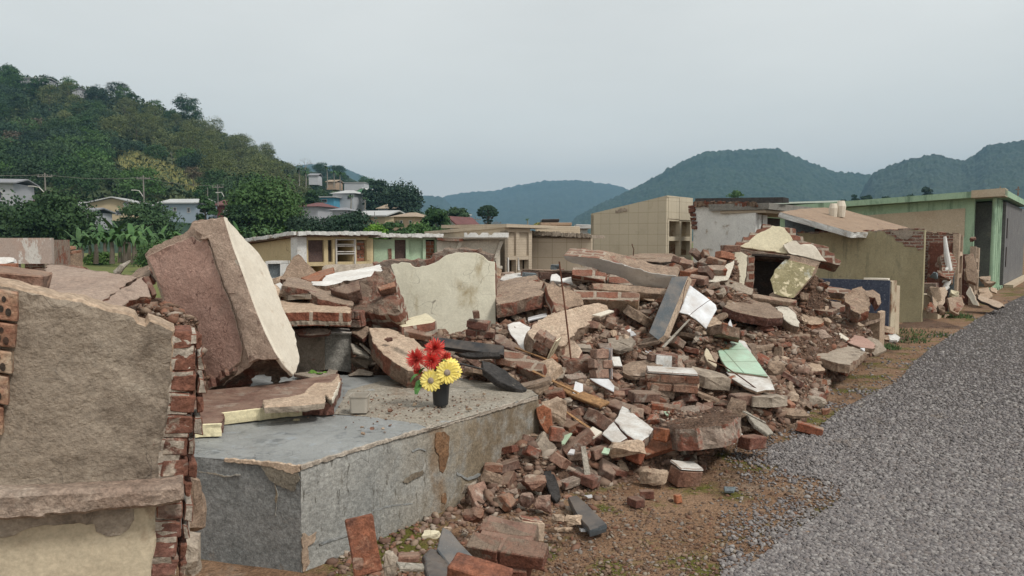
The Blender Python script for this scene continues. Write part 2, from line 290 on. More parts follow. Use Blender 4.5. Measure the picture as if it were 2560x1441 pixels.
mat('slate', (.14, .165, .175), (.115, .135, .145), 30, [((.2, .21, .21), 60, .6, .68), ((.24, .2, .16), 3, .63, .75)], ((30, .5, .006), (120, .5, .003)), rough=.6)
mat('charred', (.03, .028, .027), (.055, .05, .047), 9, [((.2, .17, .14), 8, .65, .72)], ROUGH)
mat('wood', (.33, .19, .09), (.22, .12, .06), 6, [((.12, .07, .04), 7, .55, .68, (1, 1, 8))], ROUGH)
mat('wood_grey', (.35, .32, .27), (.25, .22, .18), 6, [((.12, .1, .08), 7, .55, .68, (8, 1, 1))], ROUGH)
mat('painted_shade', (.035, .028, .024), (.05, .038, .03), 4, [((.09, .05, .035), 5, .55, .7)], ROUGH)  # near-black that paints shade into openings, hollows and slab edges
mat('rust', (.11, .045, .025), (.07, .03, .02), 20, [], ((60, .5, .003),), mott=0.5)
mat('white_plastic', (.42, .385, .33), (.35, .315, .265), 4, [((.35, .28, .2), 5, .58, .7)], ((30, .1, .002),), rough=.45, spec=.4, mott=0)
mat('black_plastic', (.016, .018, .02), (.02, .022, .024), 4, [((.09, .075, .06), 6, .64, .8)], (), rough=.38, spec=.5)
mat('petal_red', (.66, .045, .055), (.74, .12, .09), 30, [], (), rough=.6, ovar=.12)
mat('petal_pink', (.78, .25, .17), (.68, .12, .1), 30, [], (), rough=.6)
mat('petal_yellow', (.78, .62, .12), (.85, .72, .24), 30, [], (), rough=.6, ovar=.06)
mat('flower_eye', (.36, .3, .24), (.25, .2, .16), 60, [], ((90, .8, .004),), mott=0)
mat('plastic_leaf', (.06, .16, .045), (.10, .24, .06), 20, [], (), rough=.5)
mat('soil', (.19, .108, .062), (.25, .158, .098), 1.6, [((.105, .064, .04), 2.2, .5, .66), ((.10, .095, .02), 1.7, .525, .60), ((.27, .2, .145), 3.1, .57, .72), ((.26, .23, .2), 45, .64, .68), ((.06, .04, .03), 60, .66, .7)], ((3, .5, .03), (30, .9, .02), (-70, .7, .012)), mott=0.8)
mat('mound_soil', (.125, .073, .048), (.18, .115, .08), 3, [((.06, .035, .025), 3, .5, .66), ((.27, .2, .15), 30, .6, .68), ((.2, .09, .055), 16, .6, .66)], ((6, .9, .06), (30, .9, .03), (-55, .8, .02)))
mat('gravel_bed', (.075, .066, .06), (.115, .10, .09), 24, [((.09, .082, .085), 40, .55, .65), ((.2, .145, .1), 1.3, .60, .78)], ((-60, 1, .02), (90, .7, .008)), mott=1.0)
mat('gravel_stone', (.17, .16, .168), (.26, .245, .25), 5, [((.28, .22, .17), 3, .62, .7)], ((40, .4, .004),), mott=0)
mat('chip', (.25, .165, .12), (.15, .075, .05), 14, [((.38, .31, .24), 11, .58, .64), ((.085, .055, .04), 9, .62, .7), ((.55, .52, .46), 17, .69, .71)], ((60, .5, .005),), mott=0)
mat('meadow', (.10, .13, .035), (.16, .16, .055), .35, [((.28, .22, .10), .22, .55, .68), ((.05, .09, .02), .9, .55, .7)], ((2, .6, .15), (12, .6, .05)), mott=0)
mat('roof_white', (.48, .48, .47), (.42, .42, .41), .5, [((.3, .29, .28), .8, .58, .8)], (), rough=.6)
mat('roof_grey', (.22, .22, .235), (.26, .26, .27), .5, [((.15, .15, .16), .8, .58, .8)], (), rough=.7)
mat('roof_red', (.17, .075, .07), (.13, .06, .058), .8, [], (), rough=.8)
mat('roof_tile', (.38, .30, .22), (.30, .23, .17), .8, [], ())
mat('roof_brown', (.25, .178, .125), (.31, .225, .16), 2, [((.2, .13, .1), 2, .56, .7), ((.16, .10, .08), -1.2, .0, .02)], MILD, mott=0.5)
for nm, c in dict(house_beige=(.50, .40, .26), house_blue=(.32, .38, .44), house_white=(.5, .51, .53), house_cyan=(.10, .32, .46), house_mint=(.30, .60, .36), house_grey=(.40, .40, .42), house_tan=(.44, .32, .23), house_red=(.16, .05, .045)).items():
    mat(nm, c, tuple(v * .9 for v in c), .5, [(tuple(v * .75 for v in c), .7, .6, .8)], ())
mat('glass_dark', (.03, .035, .045), (.05, .055, .065), 1, [], (), rough=.2, spec=.5)
mat('frame_white', (.55, .53, .5), (.48, .46, .43), 6, [((.25, .2, .16), 9, .6, .7)], ())
mat('pole', (.24, .22, .2), (.18, .165, .15), 3, [], ())
mat('bark', (.10, .08, .06), (.15, .125, .1), 3, [], ((6, .6, .05),), mott=0)
mat('bark_pale', (.3, .28, .24), (.22, .2, .17), 3, [], ((6, .6, .05),), mott=0)
def leafmat(name, c1, c2, sc, ovar=.2):
    m = mat(name, c1, c2, sc, [(tuple(v * .6 for v in c1), sc * 2.3, .52, .68)], (), rough=.7, ovar=ovar, split=(.38, .62), spec=.15)
leafmat('leaf_dark', (.030, .066, .026), (.05, .095, .034), .35)
leafmat('leaf_deep', (.022, .050, .030), (.038, .07, .038), .35)
leafmat('leaf_mid', (.050, .105, .030), (.075, .14, .042), .35)
leafmat('leaf_olive', (.095, .118, .042), (.13, .15, .058), .3)
leafmat('leaf_bright', (.085, .18, .028), (.13, .23, .04), .5)
leafmat('leaf_brown', (.115, .095, .065), (.14, .115, .075), .4)
leafmat('leaf_banana', (.045, .10, .034), (.085, .155, .055), .6)
leafmat('leaf_yellow', (.33, .32, .10), (.4, .37, .14), .5)
leafmat('forest', (.024, .044, .030), (.042, .066, .038), .03)
leafmat('undergrowth', (.032, .062, .026), (.10, .115, .04), .025)
# ---------------------------------------------------------------- broken slabs
HEROES = []      # (outline in the picture, depth, position, short description) of placed pieces
def densify(pts, seg, jag, clean):
    out = []; eid = []
    n = len(pts)
    for i in range(n):
        a, b = pts[i], pts[(i + 1) % n]
        d = b - a; l = d.length
        k = max(1, int(l / seg)); nrm = Vector((-d.y, d.x)).normalized() if l else Vector((0, 0))
        for j in range(k):
            t = j / k; p = a + d * t
            if j and i not in clean and jag:
                q = p * (1.3 / max(seg * 4, .02))
                p = p + nrm * jag * (2.2 * noise.noise(Vector((q.x, q.y, i * 3.7))) + random.uniform(-.45, .45))
            out.append(p); eid.append(i)
    return out, eid
def slab(name, label, cat, anchors, outline, ext, mats, sides=None, clean=(), jag=.012, seg=.035, relief=.004, bev=.005,
         parent=None, group=None, desc=None, hero=True):
    o, n = plane(anchors)
    n3 = n
    ux = Vector((0, 0, 1)).cross(n3); ux = ux.normalized() if ux.length > .05 else Vector((1, 0, 0))
    ux = (ux - n3 * ux.dot(n3)).normalized(); uy = n3.cross(ux)
    P3 = [onpl(x, y, o, n3) for x, y in outline]
    p2 = [Vector(((p - o).dot(ux), (p - o).dot(uy))) for p in P3]
    area = sum(p2[i].x * p2[(i + 1) % len(p2)].y - p2[(i + 1) % len(p2)].x * p2[i].y for i in range(len(p2)))
    idx = list(range(len(p2)))
    if area < 0:
        p2 = p2[::-1]; m_ = len(p2)
        emap = {(m_ - 2 - i) % m_: i for i in range(m_)}   # new edge i <- old edge
        emap = {v: k for k, v in emap.items()} if False else {i: (m_ - 2 - i) % m_ for i in range(m_)}
    else: emap = {i: i for i in range(len(p2))}
    cl = [k for k, v in emap.items() if clean == 'all' or v in clean]
    ring, eid = densify(p2, seg, jag, cl)
    if isinstance(ext, (int, float)): E = -n3 * ext
    else:
        a = onpl(ext[0], ext[1], o, n3); E = P(ext[2], ext[3], ext[4]) - a
    T = E.length; K = max(2, min(5, int(T / .035) + 1)); N = len(ring)
    def to3(p, k): return o + ux * p.x + uy * p.y + E * k
    def inset(r, d):
        res = []
        for i in range(N):
            t = (r[(i + 1) % N] - r[i - 1]); t = t.normalized() if t.length > 1e-9 else Vector((1, 0))
            res.append(r[i] + Vector((-t.y, t.x)) * d)
        return res
    verts = []; per = [0]
    for i in range(1, N): per.append(per[-1] + (ring[i] - ring[i - 1]).length)
    rings = []
    lv = [(0, bev), (min(bev / T, .2), 0)] + [((k) / K, 0) for k in range(1, K)] + [(1, bev)]
    for li, (k, ins) in enumerate(lv):
        rr = inset(ring, ins) if ins else ring
        for i, p in enumerate(rr):
            if li > 1 and eid[i] not in cl and jag:
                q = to3(p, k) * (9 if jag < .03 else 6)
                s = jag * (1.6 * noise.noise(q) + random.uniform(-.35, .35)); t = (ring[(i + 1) % N] - ring[i - 1])
                t = t.normalized() if t.length > 1e-9 else Vector((1, 0)); p = p + Vector((-t.y, t.x)) * s
            verts.append(to3(p, k))
        rings.append(len(verts) - N)
    faces = []; mi = []; uv = []
    sm = {k: (sides or {}).get(v, 1) for k, v in emap.items()}
    names = list(mats) if not isinstance(mats, str) else [mats] * 2
    if len(names) < 3: names = names + [names[-1]]
    extra = [s for s in sm.values() if isinstance(s, str)]
    for s in extra:
        if s not in names: names.append(s)
    P0 = per[-1] + (ring[0] - ring[-1]).length
    for li in range(len(lv) - 1):
        a, b = rings[li], rings[li + 1]
        for i in range(N):
            j = (i + 1) % N
            faces.append((a + i, b + i, b + j, a + j)); s = sm[eid[i]]
            mi.append(0 if li == 0 and T > .02 and s == 1 else (names.index(s) if isinstance(s, str) else s))
            pj = per[j] if j else P0
            uv += [(per[i], lv[li][0] * T), (per[i], lv[li + 1][0] * T), (pj, lv[li + 1][0] * T), (pj, lv[li][0] * T)]
    def cap(base, flip, m, bevd, K_):
        r2 = [Vector(((verts[base + i] - o - E * K_).dot(ux), (verts[base + i] - o - E * K_).dot(uy))) for i in range(N)]
        pts = list(r2)
        if relief:
            xs = [p.x for p in r2]; ys = [p.y for p in r2]; wdt = max(xs) - min(xs); hgt = max(ys) - min(ys)
            st = max(.03, math.sqrt(max(wdt * hgt, 1e-4) / 260))
            for gx in np.arange(min(xs), max(xs), st):
                for gy in np.arange(min(ys), max(ys), st):
                    pts.append(Vector((gx + random.uniform(-.3, .3) * st, gy + random.uniform(-.3, .3) * st)))
        v, e_, f, ov, oe, of = delaunay_2d_cdt(pts, [], [list(range(N))], 1, 1e-6)
        b0 = len(verts); mp_ = []
        for i, p in enumerate(v):
            oi = [q for q in ov[i] if q < N]
            if oi: mp_.append(base + oi[0]); continue
            w3 = to3(p, K_); dz = noise.noise(w3 * 4) * relief * 2 + noise.noise(w3 * 14) * relief
            mp_.append(len(verts)); verts.append(w3 + n3 * dz)
        for t in f:
            q = [mp_[i] for i in t]
            if len(set(q)) < 3: continue
            faces.append(tuple(q[::-1]) if flip else tuple(q)); mi.append(m)
            tt = t[::-1] if flip else t
            uv.extend([(v[i].x, v[i].y) for i in tt])
    cap(rings[0], False, 0, bev, 0.0); cap(rings[-1], True, 2, bev, 1.0)
    me = mesh(name, verts, faces, names, mi, uv)
    ob = link(name, me, parent); tag(ob, label, cat, group)
    c3 = sum(P3, Vector()) / len(P3)
    if hero and parent is None:
        low = min(P3 + [p + E for p in P3], key=lambda p: p.z)
        HEROES.append((outline, (c3.y), c3, desc or label, low))
    return ob

# ---------------------------------------------------------------- bricks and lumps
def brick_mesh(kind, seed, dims=(.22, .105, .06), mat_='brick', broken=0, rough=.003):
    random.seed(seed); bm = bmesh.new(); bmesh.ops.create_cube(bm, size=1)
    bmesh.ops.scale(bm, vec=dims, verts=bm.verts)
    if broken:
        for _ in range(broken):
            n = Vector((random.uniform(.4, 1) * random.choice((-1, 1)), random.uniform(-.6, .6), random.uniform(-.5, .5))).normalized()
            g = bm.verts[:] + bm.edges[:] + bm.faces[:]
            r = bmesh.ops.bisect_plane(bm, geom=g, plane_co=n * random.uniform(.01, .25) * dims[0], plane_no=n, clear_outer=True)
            ed = [x for x in r['geom_cut'] if isinstance(x, bmesh.types.BMEdge)]
            if ed: bmesh.ops.contextual_create(bm, geom=ed)
    bmesh.ops.bevel(bm, geom=bm.edges[:] , offset=min(dims) * .07, segments=1, affect='EDGES')
    bmesh.ops.triangulate(bm, faces=bm.faces[:]); bmesh.ops.subdivide_edges(bm, edges=[e_ for e_ in bm.edges if e_.calc_length() > .05], cuts=1)
    off = Vector((seed * 3.1, 0, 0))
    for v in bm.verts: v.co += noise.noise_vector(v.co * 16 + off) * rough * 2.2 + noise.noise_vector(v.co * 55 + off) * rough
    me = bpy.data.meshes.new(kind); bm.to_mesh(me); bm.free(); me.materials.append(M[mat_]); return me
def lump_mesh(kind, seed, dims, mat_, npts=15, rough=.012, sub=2):
    random.seed(seed); bm = bmesh.new()
    for _ in range(npts):
        v = Vector([random.gauss(0, 1) for _ in range(3)]).normalized()
        v = Vector([math.copysign(abs(c) ** .65, c) for c in v])
        bm.verts.new((v.x * dims[0] * .5, v.y * dims[1] * .5, v.z * dims[2] * .5))
    bmesh.ops.convex_hull(bm, input=bm.verts[:]); bmesh.ops.delete(bm, geom=[v for v in bm.verts if not v.link_faces], context='VERTS')
    for _ in range(sub):
        bmesh.ops.subdivide_edges(bm, edges=bm.edges[:], cuts=1, use_grid_fill=True)
        bmesh.ops.triangulate(bm, faces=bm.faces[:])
    off = Vector((seed * 5.3, 1, 2)); s = max(dims)
    for v in bm.verts: v.co += noise.noise_vector(v.co * (2.6 / s) + off) * rough * 2.5 + noise.noise_vector(v.co * (9 / s) + off) * rough
    me = bpy.data.meshes.new(kind); bm.to_mesh(me); bm.free(); me.materials.append(M[mat_]); return me
def brick_at(px, py, D, rot, label, mat_='brick', dims=(.22, .105, .06), broken=0, name='brick', scale=1, cat='brick', seed=None, dz=0, group=None):
    me = brick_mesh(name, seed or (int(px) * 7 + int(py)), dims, mat_, broken)
    o = link(name, me); o.location = P(px, py, D) + Vector((0, 0, dz)); o.rotation_euler = [R(a) for a in rot]; o.scale = (scale,) * 3
    tag(o, label, cat, group); r = max(dims) * .4 * scale / D * F
    HEROES.append(([(px - r, py - r), (px + r, py - r), (px + r, py + r), (px - r, py + r)], D, o.location.copy(), label, o.location - Vector((0, 0, min(dims) * .5))))
    return o
def lump_at(px, py, D, dims, mat_, label, name='rubble_chunk', cat='rubble', rot=(0, 0, 0), seed=None, rough=None, npts=15, group=None, sub=2):
    me = lump_mesh(name, seed or (int(px) * 3 + int(py)), dims, mat_, npts, rough if rough is not None else max(dims) * .035, sub)
    o = link(name, me); o.location = P(px, py, D); o.rotation_euler = [R(a) for a in rot]; tag(o, label, cat, group)
    r = dims[0] * .4 / D * F; r2 = dims[2] * .45 / D * F
    HEROES.append(([(px - r, py - r2), (px + r, py - r2), (px + r, py + r2), (px - r, py + r2)], D, o.location.copy(), label, o.location - Vector((0, 0, dims[2] * .4))))
    return o
def masonry(name, label, px, py, D, rot, nx, nz, deep=1, mats=('brick', 'mortar_brick'), skip=0, bl=.2, bh=.062, bw=.1, cat='masonry', seed=1, plaster=None, parent=None, group=None):
    """a lump of laid bricks still held together by mortar: one mesh of real bricks"""
    random.seed(seed); g = MB(); mt = .013
    Wd = nx * (bl + mt); H = nz * (bh + mt); Dp = deep * (bw + mt)
    for iz in range(nz):
        for iy in range(deep):
            off = (bl + mt) / 2 if (iz + iy) % 2 else 0
            for ix in range(nx + (1 if off else 0)):
                if random.random() < skip: continue
                x0 = -Wd / 2 + ix * (bl + mt) - off; x1 = x0 + bl
                if off and ix == 0: x0 += bl * random.uniform(.2, .55)
                if off and ix == nx: x1 -= bl * random.uniform(.2, .7)
                if x1 - x0 < .03: continue
                j = random.uniform
                g.box((x0, -Dp / 2 + iy * (bw + mt) + j(-.006, .006), -H / 2 + iz * (bh + mt)), (x1 - x0, j(-.004, .004), j(-.004, .004)), (j(-.003, .003), bw, 0), (0, j(-.004, .004), bh), 0, .0045)
    g.box((-Wd / 2 + .012, -Dp / 2 + .01, -H / 2 + .006), (Wd - .024, 0, 0), (0, Dp - .024, 0), (0, 0, H - .016), 1, .012)
    ml = list(mats)
    if plaster:                           # a skin of plaster on one face: (material, 'back' | 'front' | 'top' | 'right')
        ml.append(plaster[0]); t = .016
        if plaster[1] == 'top': g.box((-Wd / 2, -Dp / 2, H / 2 - .004), (Wd * .96, 0, 0), (0, Dp, 0), (0, 0, t), 2, .004)
        if plaster[1] == 'right': g.box((Wd / 2 + .003, -Dp / 2 - .004, -H / 2 - .01), (t, 0, 0), (0, Dp + .02, 0), (0, 0, H + .015), 2, .004)
        if plaster[1] == 'front': g.box((-Wd / 2 + .02, -Dp / 2 - .014, -H / 2 + .02), (Wd * .6, 0, 0), (0, t, 0), (0, 0, H * .8), 2, .006)
        if plaster[1] == 'bottom': g.box((-Wd / 2, -Dp / 2, -H / 2 - t), (Wd, 0, 0), (0, Dp, 0), (0, 0, t), 2, .004)
    bm = bmesh.new(); me0 = mesh(name, g.v, g.f, ml, g.m, g.u); bm.from_mesh(me0)
    bmesh.ops.bevel(bm, geom=bm.edges[:], offset=.004, segments=1, affect='EDGES')
    bmesh.ops.triangulate(bm, faces=bm.faces[:])
    bmesh.ops.subdivide_edges(bm, edges=[e_ for e_ in bm.edges if e_.calc_length() > .06], cuts=1)
    for v in bm.verts: v.co += noise.noise_vector(v.co * 30 + Vector((seed, 0, 0))) * .005 + noise.noise_vector(v.co * 7) * .006
    me = bpy.data.meshes.new(name); bm.to_mesh(me); bm.free()
    for m_ in ml: me.materials.append(M[m_])
    o = link(name, me, parent); o.location = P(px, py, D) if parent is None else Vector(); o.rotation_euler = [R(a) for a in rot]
    tag(o, label, cat, group)
    rx = Wd * .45 / D * F; rz = H * .5 / D * F
    HEROES.append(([(px - rx, py - rz), (px + rx, py - rz), (px + rx, py + rz), (px - rx, py + rz)], D, P(px, py, D), label, P(px, py, D) - Vector((0, 0, H * .5))))
    return o
# ================================================================ the land, hills and air
def grid(name, f, xs, ys, m, label=None, kind='structure', smooth=True):
    vs = [f(x, y) for y in ys for x in xs]; nx = len(xs)
    fs = [(j * nx + i, j * nx + i + 1, (j + 1) * nx + i + 1, (j + 1) * nx + i) for j in range(len(ys) - 1) for i in range(nx - 1)]
    o = link(name, mesh(name, vs, fs, [m], smooth=smooth)); return tag(o, label, kind=kind)
def interp(tab, x):
    if x <= tab[0][0]: return tab[0][1]
    for (a, b), (c, d) in zip(tab, tab[1:]):
        if x <= c: return b + (d - b) * (x - a) / (c - a)
    return tab[-1][1]
# crest of the wooded hill on the left: picture column -> elevation (as a slope), depth of the crest
CREST = [(-900, 115), (-400, 150), (-100, 185), (0, 202), (60, 214), (130, 222), (270, 252), (350, 268), (450, 300), (500, 318), (560, 350), (640, 392), (700, 418), (760, 450), (800, 484), (860, 560), (900, 600)]
CREST2 = [(700, 455), (760, 428), (800, 425), (850, 430), (880, 445), (930, 470), (980, 495), (1040, 515), (1090, 560), (1150, 590), (1200, 604)]
def hill1(px, y):
    e_ = max(0, (604 - interp(CREST, px)) / F); t = (y - 92) / (285 - 92)
    s = 0 if t < 0 else (t ** .8 if t < 1 else 1 - (t - 1) * .9)
    return max(0.0, 1.65 * min(1, max(t, 0)) + min(y, 300) * e_ * max(s, 0))
def hill2(px, y):
    if px < 690: px = 690
    e_ = max(0, (604 - interp(CREST2, px)) / F); t = (y - 150) / (390 - 150)
    s = 0 if t < 0 else (t ** .9 if t < 1 else 1 - (t - 1) * .9)
    return max(0.0, y * e_ * max(s, 0))
def land(x, y):
    px = 1280 + F * x / max(y, 1)
    z = hill1(px, y)
    if px > 640: z = max(z, hill2(px, y) * min(1, (px - 640) / 90))
    z += 1.2 * noise.noise(Vector((x * .03, y * .03, 0))) * min(1, max(0, (y - 90) / 60))
    return z
def ray_land(px, py, y0=60, y1=420):
    y = y0
    while y < y1:
        p = P(px, py, y)
        if p.z <= land(p.x, p.y): return p
        y += 1.5
    return None
ys = list(np.concatenate([np.linspace(75, 420, 90)]))
def polar(name, tab_x0, tab_x1, nx, ys, zf, m):
    pxs = np.linspace(tab_x0, tab_x1, nx); vs = []
    for y in ys:
        for p in pxs: x = (p - 1280) / F * y; vs.append((x, y, zf(x, y)))
    fs = [(j * nx + i, j * nx + i + 1, (j + 1) * nx + i + 1, (j + 1) * nx + i) for j in range(len(ys) - 1) for i in range(nx - 1)]
    return tag(link(name, mesh(name, vs, fs, [m], smooth=True)), kind='structure')
polar('hillside', -900, 1210, 120, ys, lambda x, y: land(x, y) - .05, 'leaf_deep')
gs = 5200
mesh_g = mesh('ground', [(-gs, -60, 0), (gs, -60, 0), (gs, gs, 0), (-gs, gs, 0)], [(0, 1, 2, 3)], ['soil'])
g_o = tag(link('ground', mesh_g), kind='structure')
tag(link('meadow', mesh('meadow', [(-160, 15.5, .03), (-4.0, 15.5, .03), (-4, 26, .03), (12, 45, .03), (60, 140, .03), (200, 400, .03), (-300, 400, .03)], [tuple(range(7))], ['meadow'])), kind='structure')

# mountains: (name, crest table, depth of the crest, depth where the slope starts)
def mountain(name, tab, D0, D1, x0, x1, nx, ny, amp):
    ys_ = list(np.linspace(D0, D1 * 1.15, ny))
    def zf(x, y):
        px = 1280 + F * x / y; e_ = (604 - interp(tab, px)) / F; t = (y - D0) / (D1 - D0)
        s = t ** .75 if t < 1 else 1 - (t - 1) * 2.5
        z = y * e_ * max(s, 0) * (1 + .10 * noise.noise(Vector((x * .004, y * .002, 1))) * (1 if t < .9 else 0))
        c = noise.voronoi(Vector((x / amp[1], y / amp[1] * .8, 0)))[0][0]
        return z + amp[0] * (1 - c * 1.3) * (1 if z > 2 else 0) + amp[0] * .5 * noise.noise(Vector((x / amp[1] * 2.5, y / amp[1] * 2.5, 4)))
    return polar(name, x0, x1, nx, ys_, zf, 'forest')
mountain('mountain', [(1380, 606), (1440, 548), (1500, 515), (1600, 468), (1660, 432), (1700, 410), (1760, 386), (1830, 380), (1935, 378), (1975, 392), (2030, 418), (2080, 435), (2140, 440), (2200, 444), (2300, 462), (2420, 530), (2480, 600)], 900, 1500, 1370, 2500, 640, 150, (5.5, 10))
mountain('distant_mountain', [(1040, 604), (1090, 500), (1150, 488), (1240, 481), (1290, 468), (1370, 456), (1450, 455), (1540, 468), (1600, 490), (1800, 560)], 2000, 3000, 1030, 1820, 300, 60, (8, 26))
mountain('distant_ridge', [(560, 560), (700, 430), (770, 416), (850, 420), (900, 440), (960, 470), (1050, 492), (1110, 500), (1200, 604)], 1600, 2200, 550, 1210, 160, 40, (6, 20))
mountain('wooded_mountain', [(2100, 600), (2150, 480), (2175, 440), (2220, 418), (2270, 401), (2330, 393), (2375, 404), (2395, 407), (2430, 390), (2455, 370), (2560, 354), (2700, 340), (3000, 360)], 700, 1150, 2080, 2960, 480, 130, (5, 8))

# ---------------------------------------------------------------- trees
def crown_mesh(kind, seed, w, h, nclump, nleaf, ls, m, gap=.0, flat=1.0, top=.5):
    """leaf faces on clumps spread through the crown"""
    r = np.random.default_rng(seed); cl = []
    for _ in range(nclump):
        v = r.normal(size=3); v /= np.linalg.norm(v); rad = r.uniform(.45, 1) ** .5
        c = v * rad * np.array([w / 2, w / 2, h / 2]) * .8; 
        if c[2] < -h * .36: c[2] *= .5
        cl.append((c, r.uniform(.16, .3) * min(w, h * 1.2)))
    tot = nclump * nleaf
    cen = np.repeat(np.array([c[0] for c in cl]), nleaf, 0); rad = np.repeat(np.array([c[1] for c in cl]), nleaf)
    d = r.normal(size=(tot, 3)); d /= np.linalg.norm(d, axis=1)[:, None]; d[:, 2] = np.abs(d[:, 2]) * .9 + d[:, 2] * .1
    p = cen + d * (rad * r.uniform(.55, 1.08, tot))[:, None] * np.array([1, 1, flat * .8]); p[:, 2] += h * top
    n = d + r.normal(size=(tot, 3)) * .55; n /= np.linalg.norm(n, axis=1)[:, None]
    a = np.cross(n, r.normal(size=(tot, 3))); a /= np.linalg.norm(a, axis=1)[:, None] + 1e-9; b = np.cross(n, a)
    s = (ls * r.uniform(.6, 1.3, tot))[:, None]
    V = np.stack([p - a * s * .5, p + b * s * .35 - n * s * .1, p + a * s * .6, p - b * s * .35 - n * s * .1], 1).reshape(-1, 3)
    me = bpy.data.meshes.new(kind); me.vertices.add(tot * 4); me.vertices.foreach_set('co', V.astype(np.float32).ravel())
    me.loops.add(tot * 4); me.loops.foreach_set('vertex_index', np.arange(tot * 4, dtype=np.int32))
    me.polygons.add(tot); me.polygons.foreach_set('loop_start', np.arange(0, tot * 4, 4, dtype=np.int32))
    me.update(calc_edges=True); me.materials.append(M[m]); return me
def trunk_mesh(kind, seed, h, r0, n=5, m='bark', spread=.3):
    random.seed(seed); g = MB()
    top = Vector((random.uniform(-.04, .04) * h, random.uniform(-.04, .04) * h, h * .8))
    g.tube([(0, 0, -.6), (0, 0, h * .3), top], [r0 * 1.2, r0 * .8, r0 * .3], 0, 7)
    for k in range(n):
        a = k * 2.4 + random.uniform(-.4, .4); z = h * random.uniform(.3, .6); b = Vector((top.x * z / h, top.y * z / h, z))
        t = b + Vector((math.cos(a) * spread * h, math.sin(a) * spread * h, h * random.uniform(.2, .38)))
        g.tube([b, (b + t) / 2 + Vector((0, 0, .06 * h)), t], [r0 * .4, r0 * .25, r0 * .1], 0, 5)
    me = mesh(kind, g.v, g.f, [m]); return me
def tree(name, label, cat, loc, crown, trunk, scale=1, rz=0, group=None, sz=1):
    t = empty(name, loc, label, cat, group); t.scale = (scale, scale, scale * sz); t.rotation_euler = (0, 0, rz)
    for nm, me in (('crown', crown), ('trunk', trunk)):
        o = bpy.data.objects.new(nm, me); C.objects.link(o); o.parent = t
    return t
hs = [('dark', 'leaf_dark', 8, 7, 40, 56, .42), ('deep', 'leaf_deep', 9, 6.4, 40, 56, .42), ('mid', 'leaf_mid', 7.5, 7.5, 38, 54, .40), ('olive', 'leaf_olive', 7, 7.5, 44, 40, .32), ('olive2', 'leaf_olive', 6, 8.5, 42, 38, .30), ('brown', 'leaf_brown', 6.5, 6, 22, 40, .5), ('bright', 'leaf_bright', 6.5, 5.5, 22, 44, .55)]
HT = {k: [(crown_mesh('crown', 40 + i * 5 + j, w_, h_, nc, nl, ls, m, top=.62), trunk_mesh('trunk', i * 7 + j, h_ * .9, .16)) for j in range(2)] for i, (k, m, w_, h_, nc, nl, ls) in enumerate(hs)}
# named trees on the crest
def spot_tree(px, py_base, D, hpx, kind, label, name='tree', cat='tree', sz=1, w=1, z=None):
    h = hpx / F * D; cr_, tr_ = HT[kind][0]; H0 = dict((q[0], q[3]) for q in hs)[kind] * 1.15
    base = P(px, py_base, D); s = h / H0
    t = tree(name, label, cat, base, cr_, tr_, s, px, None, 1); t.scale = (s * w, s * w, s * sz); return t
spot_tree(466, 292, 280, 52, 'deep', 'lone dark umbrella-shaped tree standing proud on the hill crest', w=1.0)
spot_tree(294, 245, 285, 40, 'deep', 'dark round tree on the hill crest right of the sloping grey roof', w=1.1)
spot_tree(18, 205, 285, 42, 'dark', 'dark tree on the hilltop left of the curved roof hall')
spot_tree(484, 462, 150, 48, 'brown', 'reddish brown tree at the end of the yellow grass bank')
# yellow grass bank
random.seed(3); gv = []; gf = []
for i in range(9000):
    px = random.uniform(300, 510); py = random.uniform(395 + max(0, px - 330) * .38, 440 + (px - 300) * .35)
    p = ray_land(px, py)
    if p is None: continue
    a = random.uniform(0, 6.28); h = random.uniform(1.2, 3.0); wv = .22
    b = len(gv); gv += [(p.x - math.cos(a) * wv, p.y - math.sin(a) * wv, p.z - .2), (p.x + math.cos(a) * wv, p.y + math.sin(a) * wv, p.z - .2), (p.x + random.uniform(-.7, .7), p.y + random.uniform(-.7, .7), p.z + h)]
    gf.append((b, b + 1, b + 2))
tag(link('tall_grass', mesh('tall_grass', gv, gf, ['leaf_yellow'])), 'bank of tall yellow grass on the wooded hillside', 'grass', kind='stuff')

# near trees behind the tombs
def near_tree(name, label, px, base_py, top_py, D, wpx, m, seed, nclump=60, nleaf=90, ls=.17, group=None, cat='tree', bush=False, flat=1, trunk=True):
    hh = (base_py - top_py) / F * D; ww = wpx / F * D; loc = P(px, base_py, D)
    ch = hh * (1.0 if bush else .97 if wpx > 100 else .9)
    c_ = crown_mesh('crown', seed, ww, ch, nclump, nleaf, ls, m, top=0, flat=flat)
    t = empty(name, loc, label, cat, group)
    o = bpy.data.objects.new('crown', c_); C.objects.link(o); o.parent = t; o.location = (0, 0, hh - ch * .5)
    if trunk:
        o = bpy.data.objects.new('trunk', trunk_mesh('trunk', seed, hh * .85, max(.05, hh * .03), 6)); C.objects.link(o); o.parent = t
    return t
near_tree('mango_tree', 'large dark mango tree at the far left behind the pink tomb', 30, 655, 500, 66, 220, 'leaf_dark', 1, 80, 110, .3)
near_tree('mango_tree', 'dark green mango tree with orange fruit clusters behind the brick stump', 140, 656, 486, 62, 200, 'leaf_dark', 2, 80, 110, .28)
near_tree('tree', 'rounded dark tree in front of the beige house', 372, 640, 500, 70, 140, 'leaf_dark', 3, 60, 100, .26)
near_tree('tree', 'small round tree before the red-walled house', 517, 590, 484, 84, 48, 'leaf_dark', 4, 26, 90, .26)
near_tree('tree', 'tall broad green tree in the middle behind the tilted block', 668, 640, 436, 74, 190, 'leaf_mid', 5, 95, 120, .3)
near_tree('tree', 'dark tree under the tall broad tree on its left', 610, 650, 500, 72, 110, 'leaf_dark', 6, 50, 100, .28)
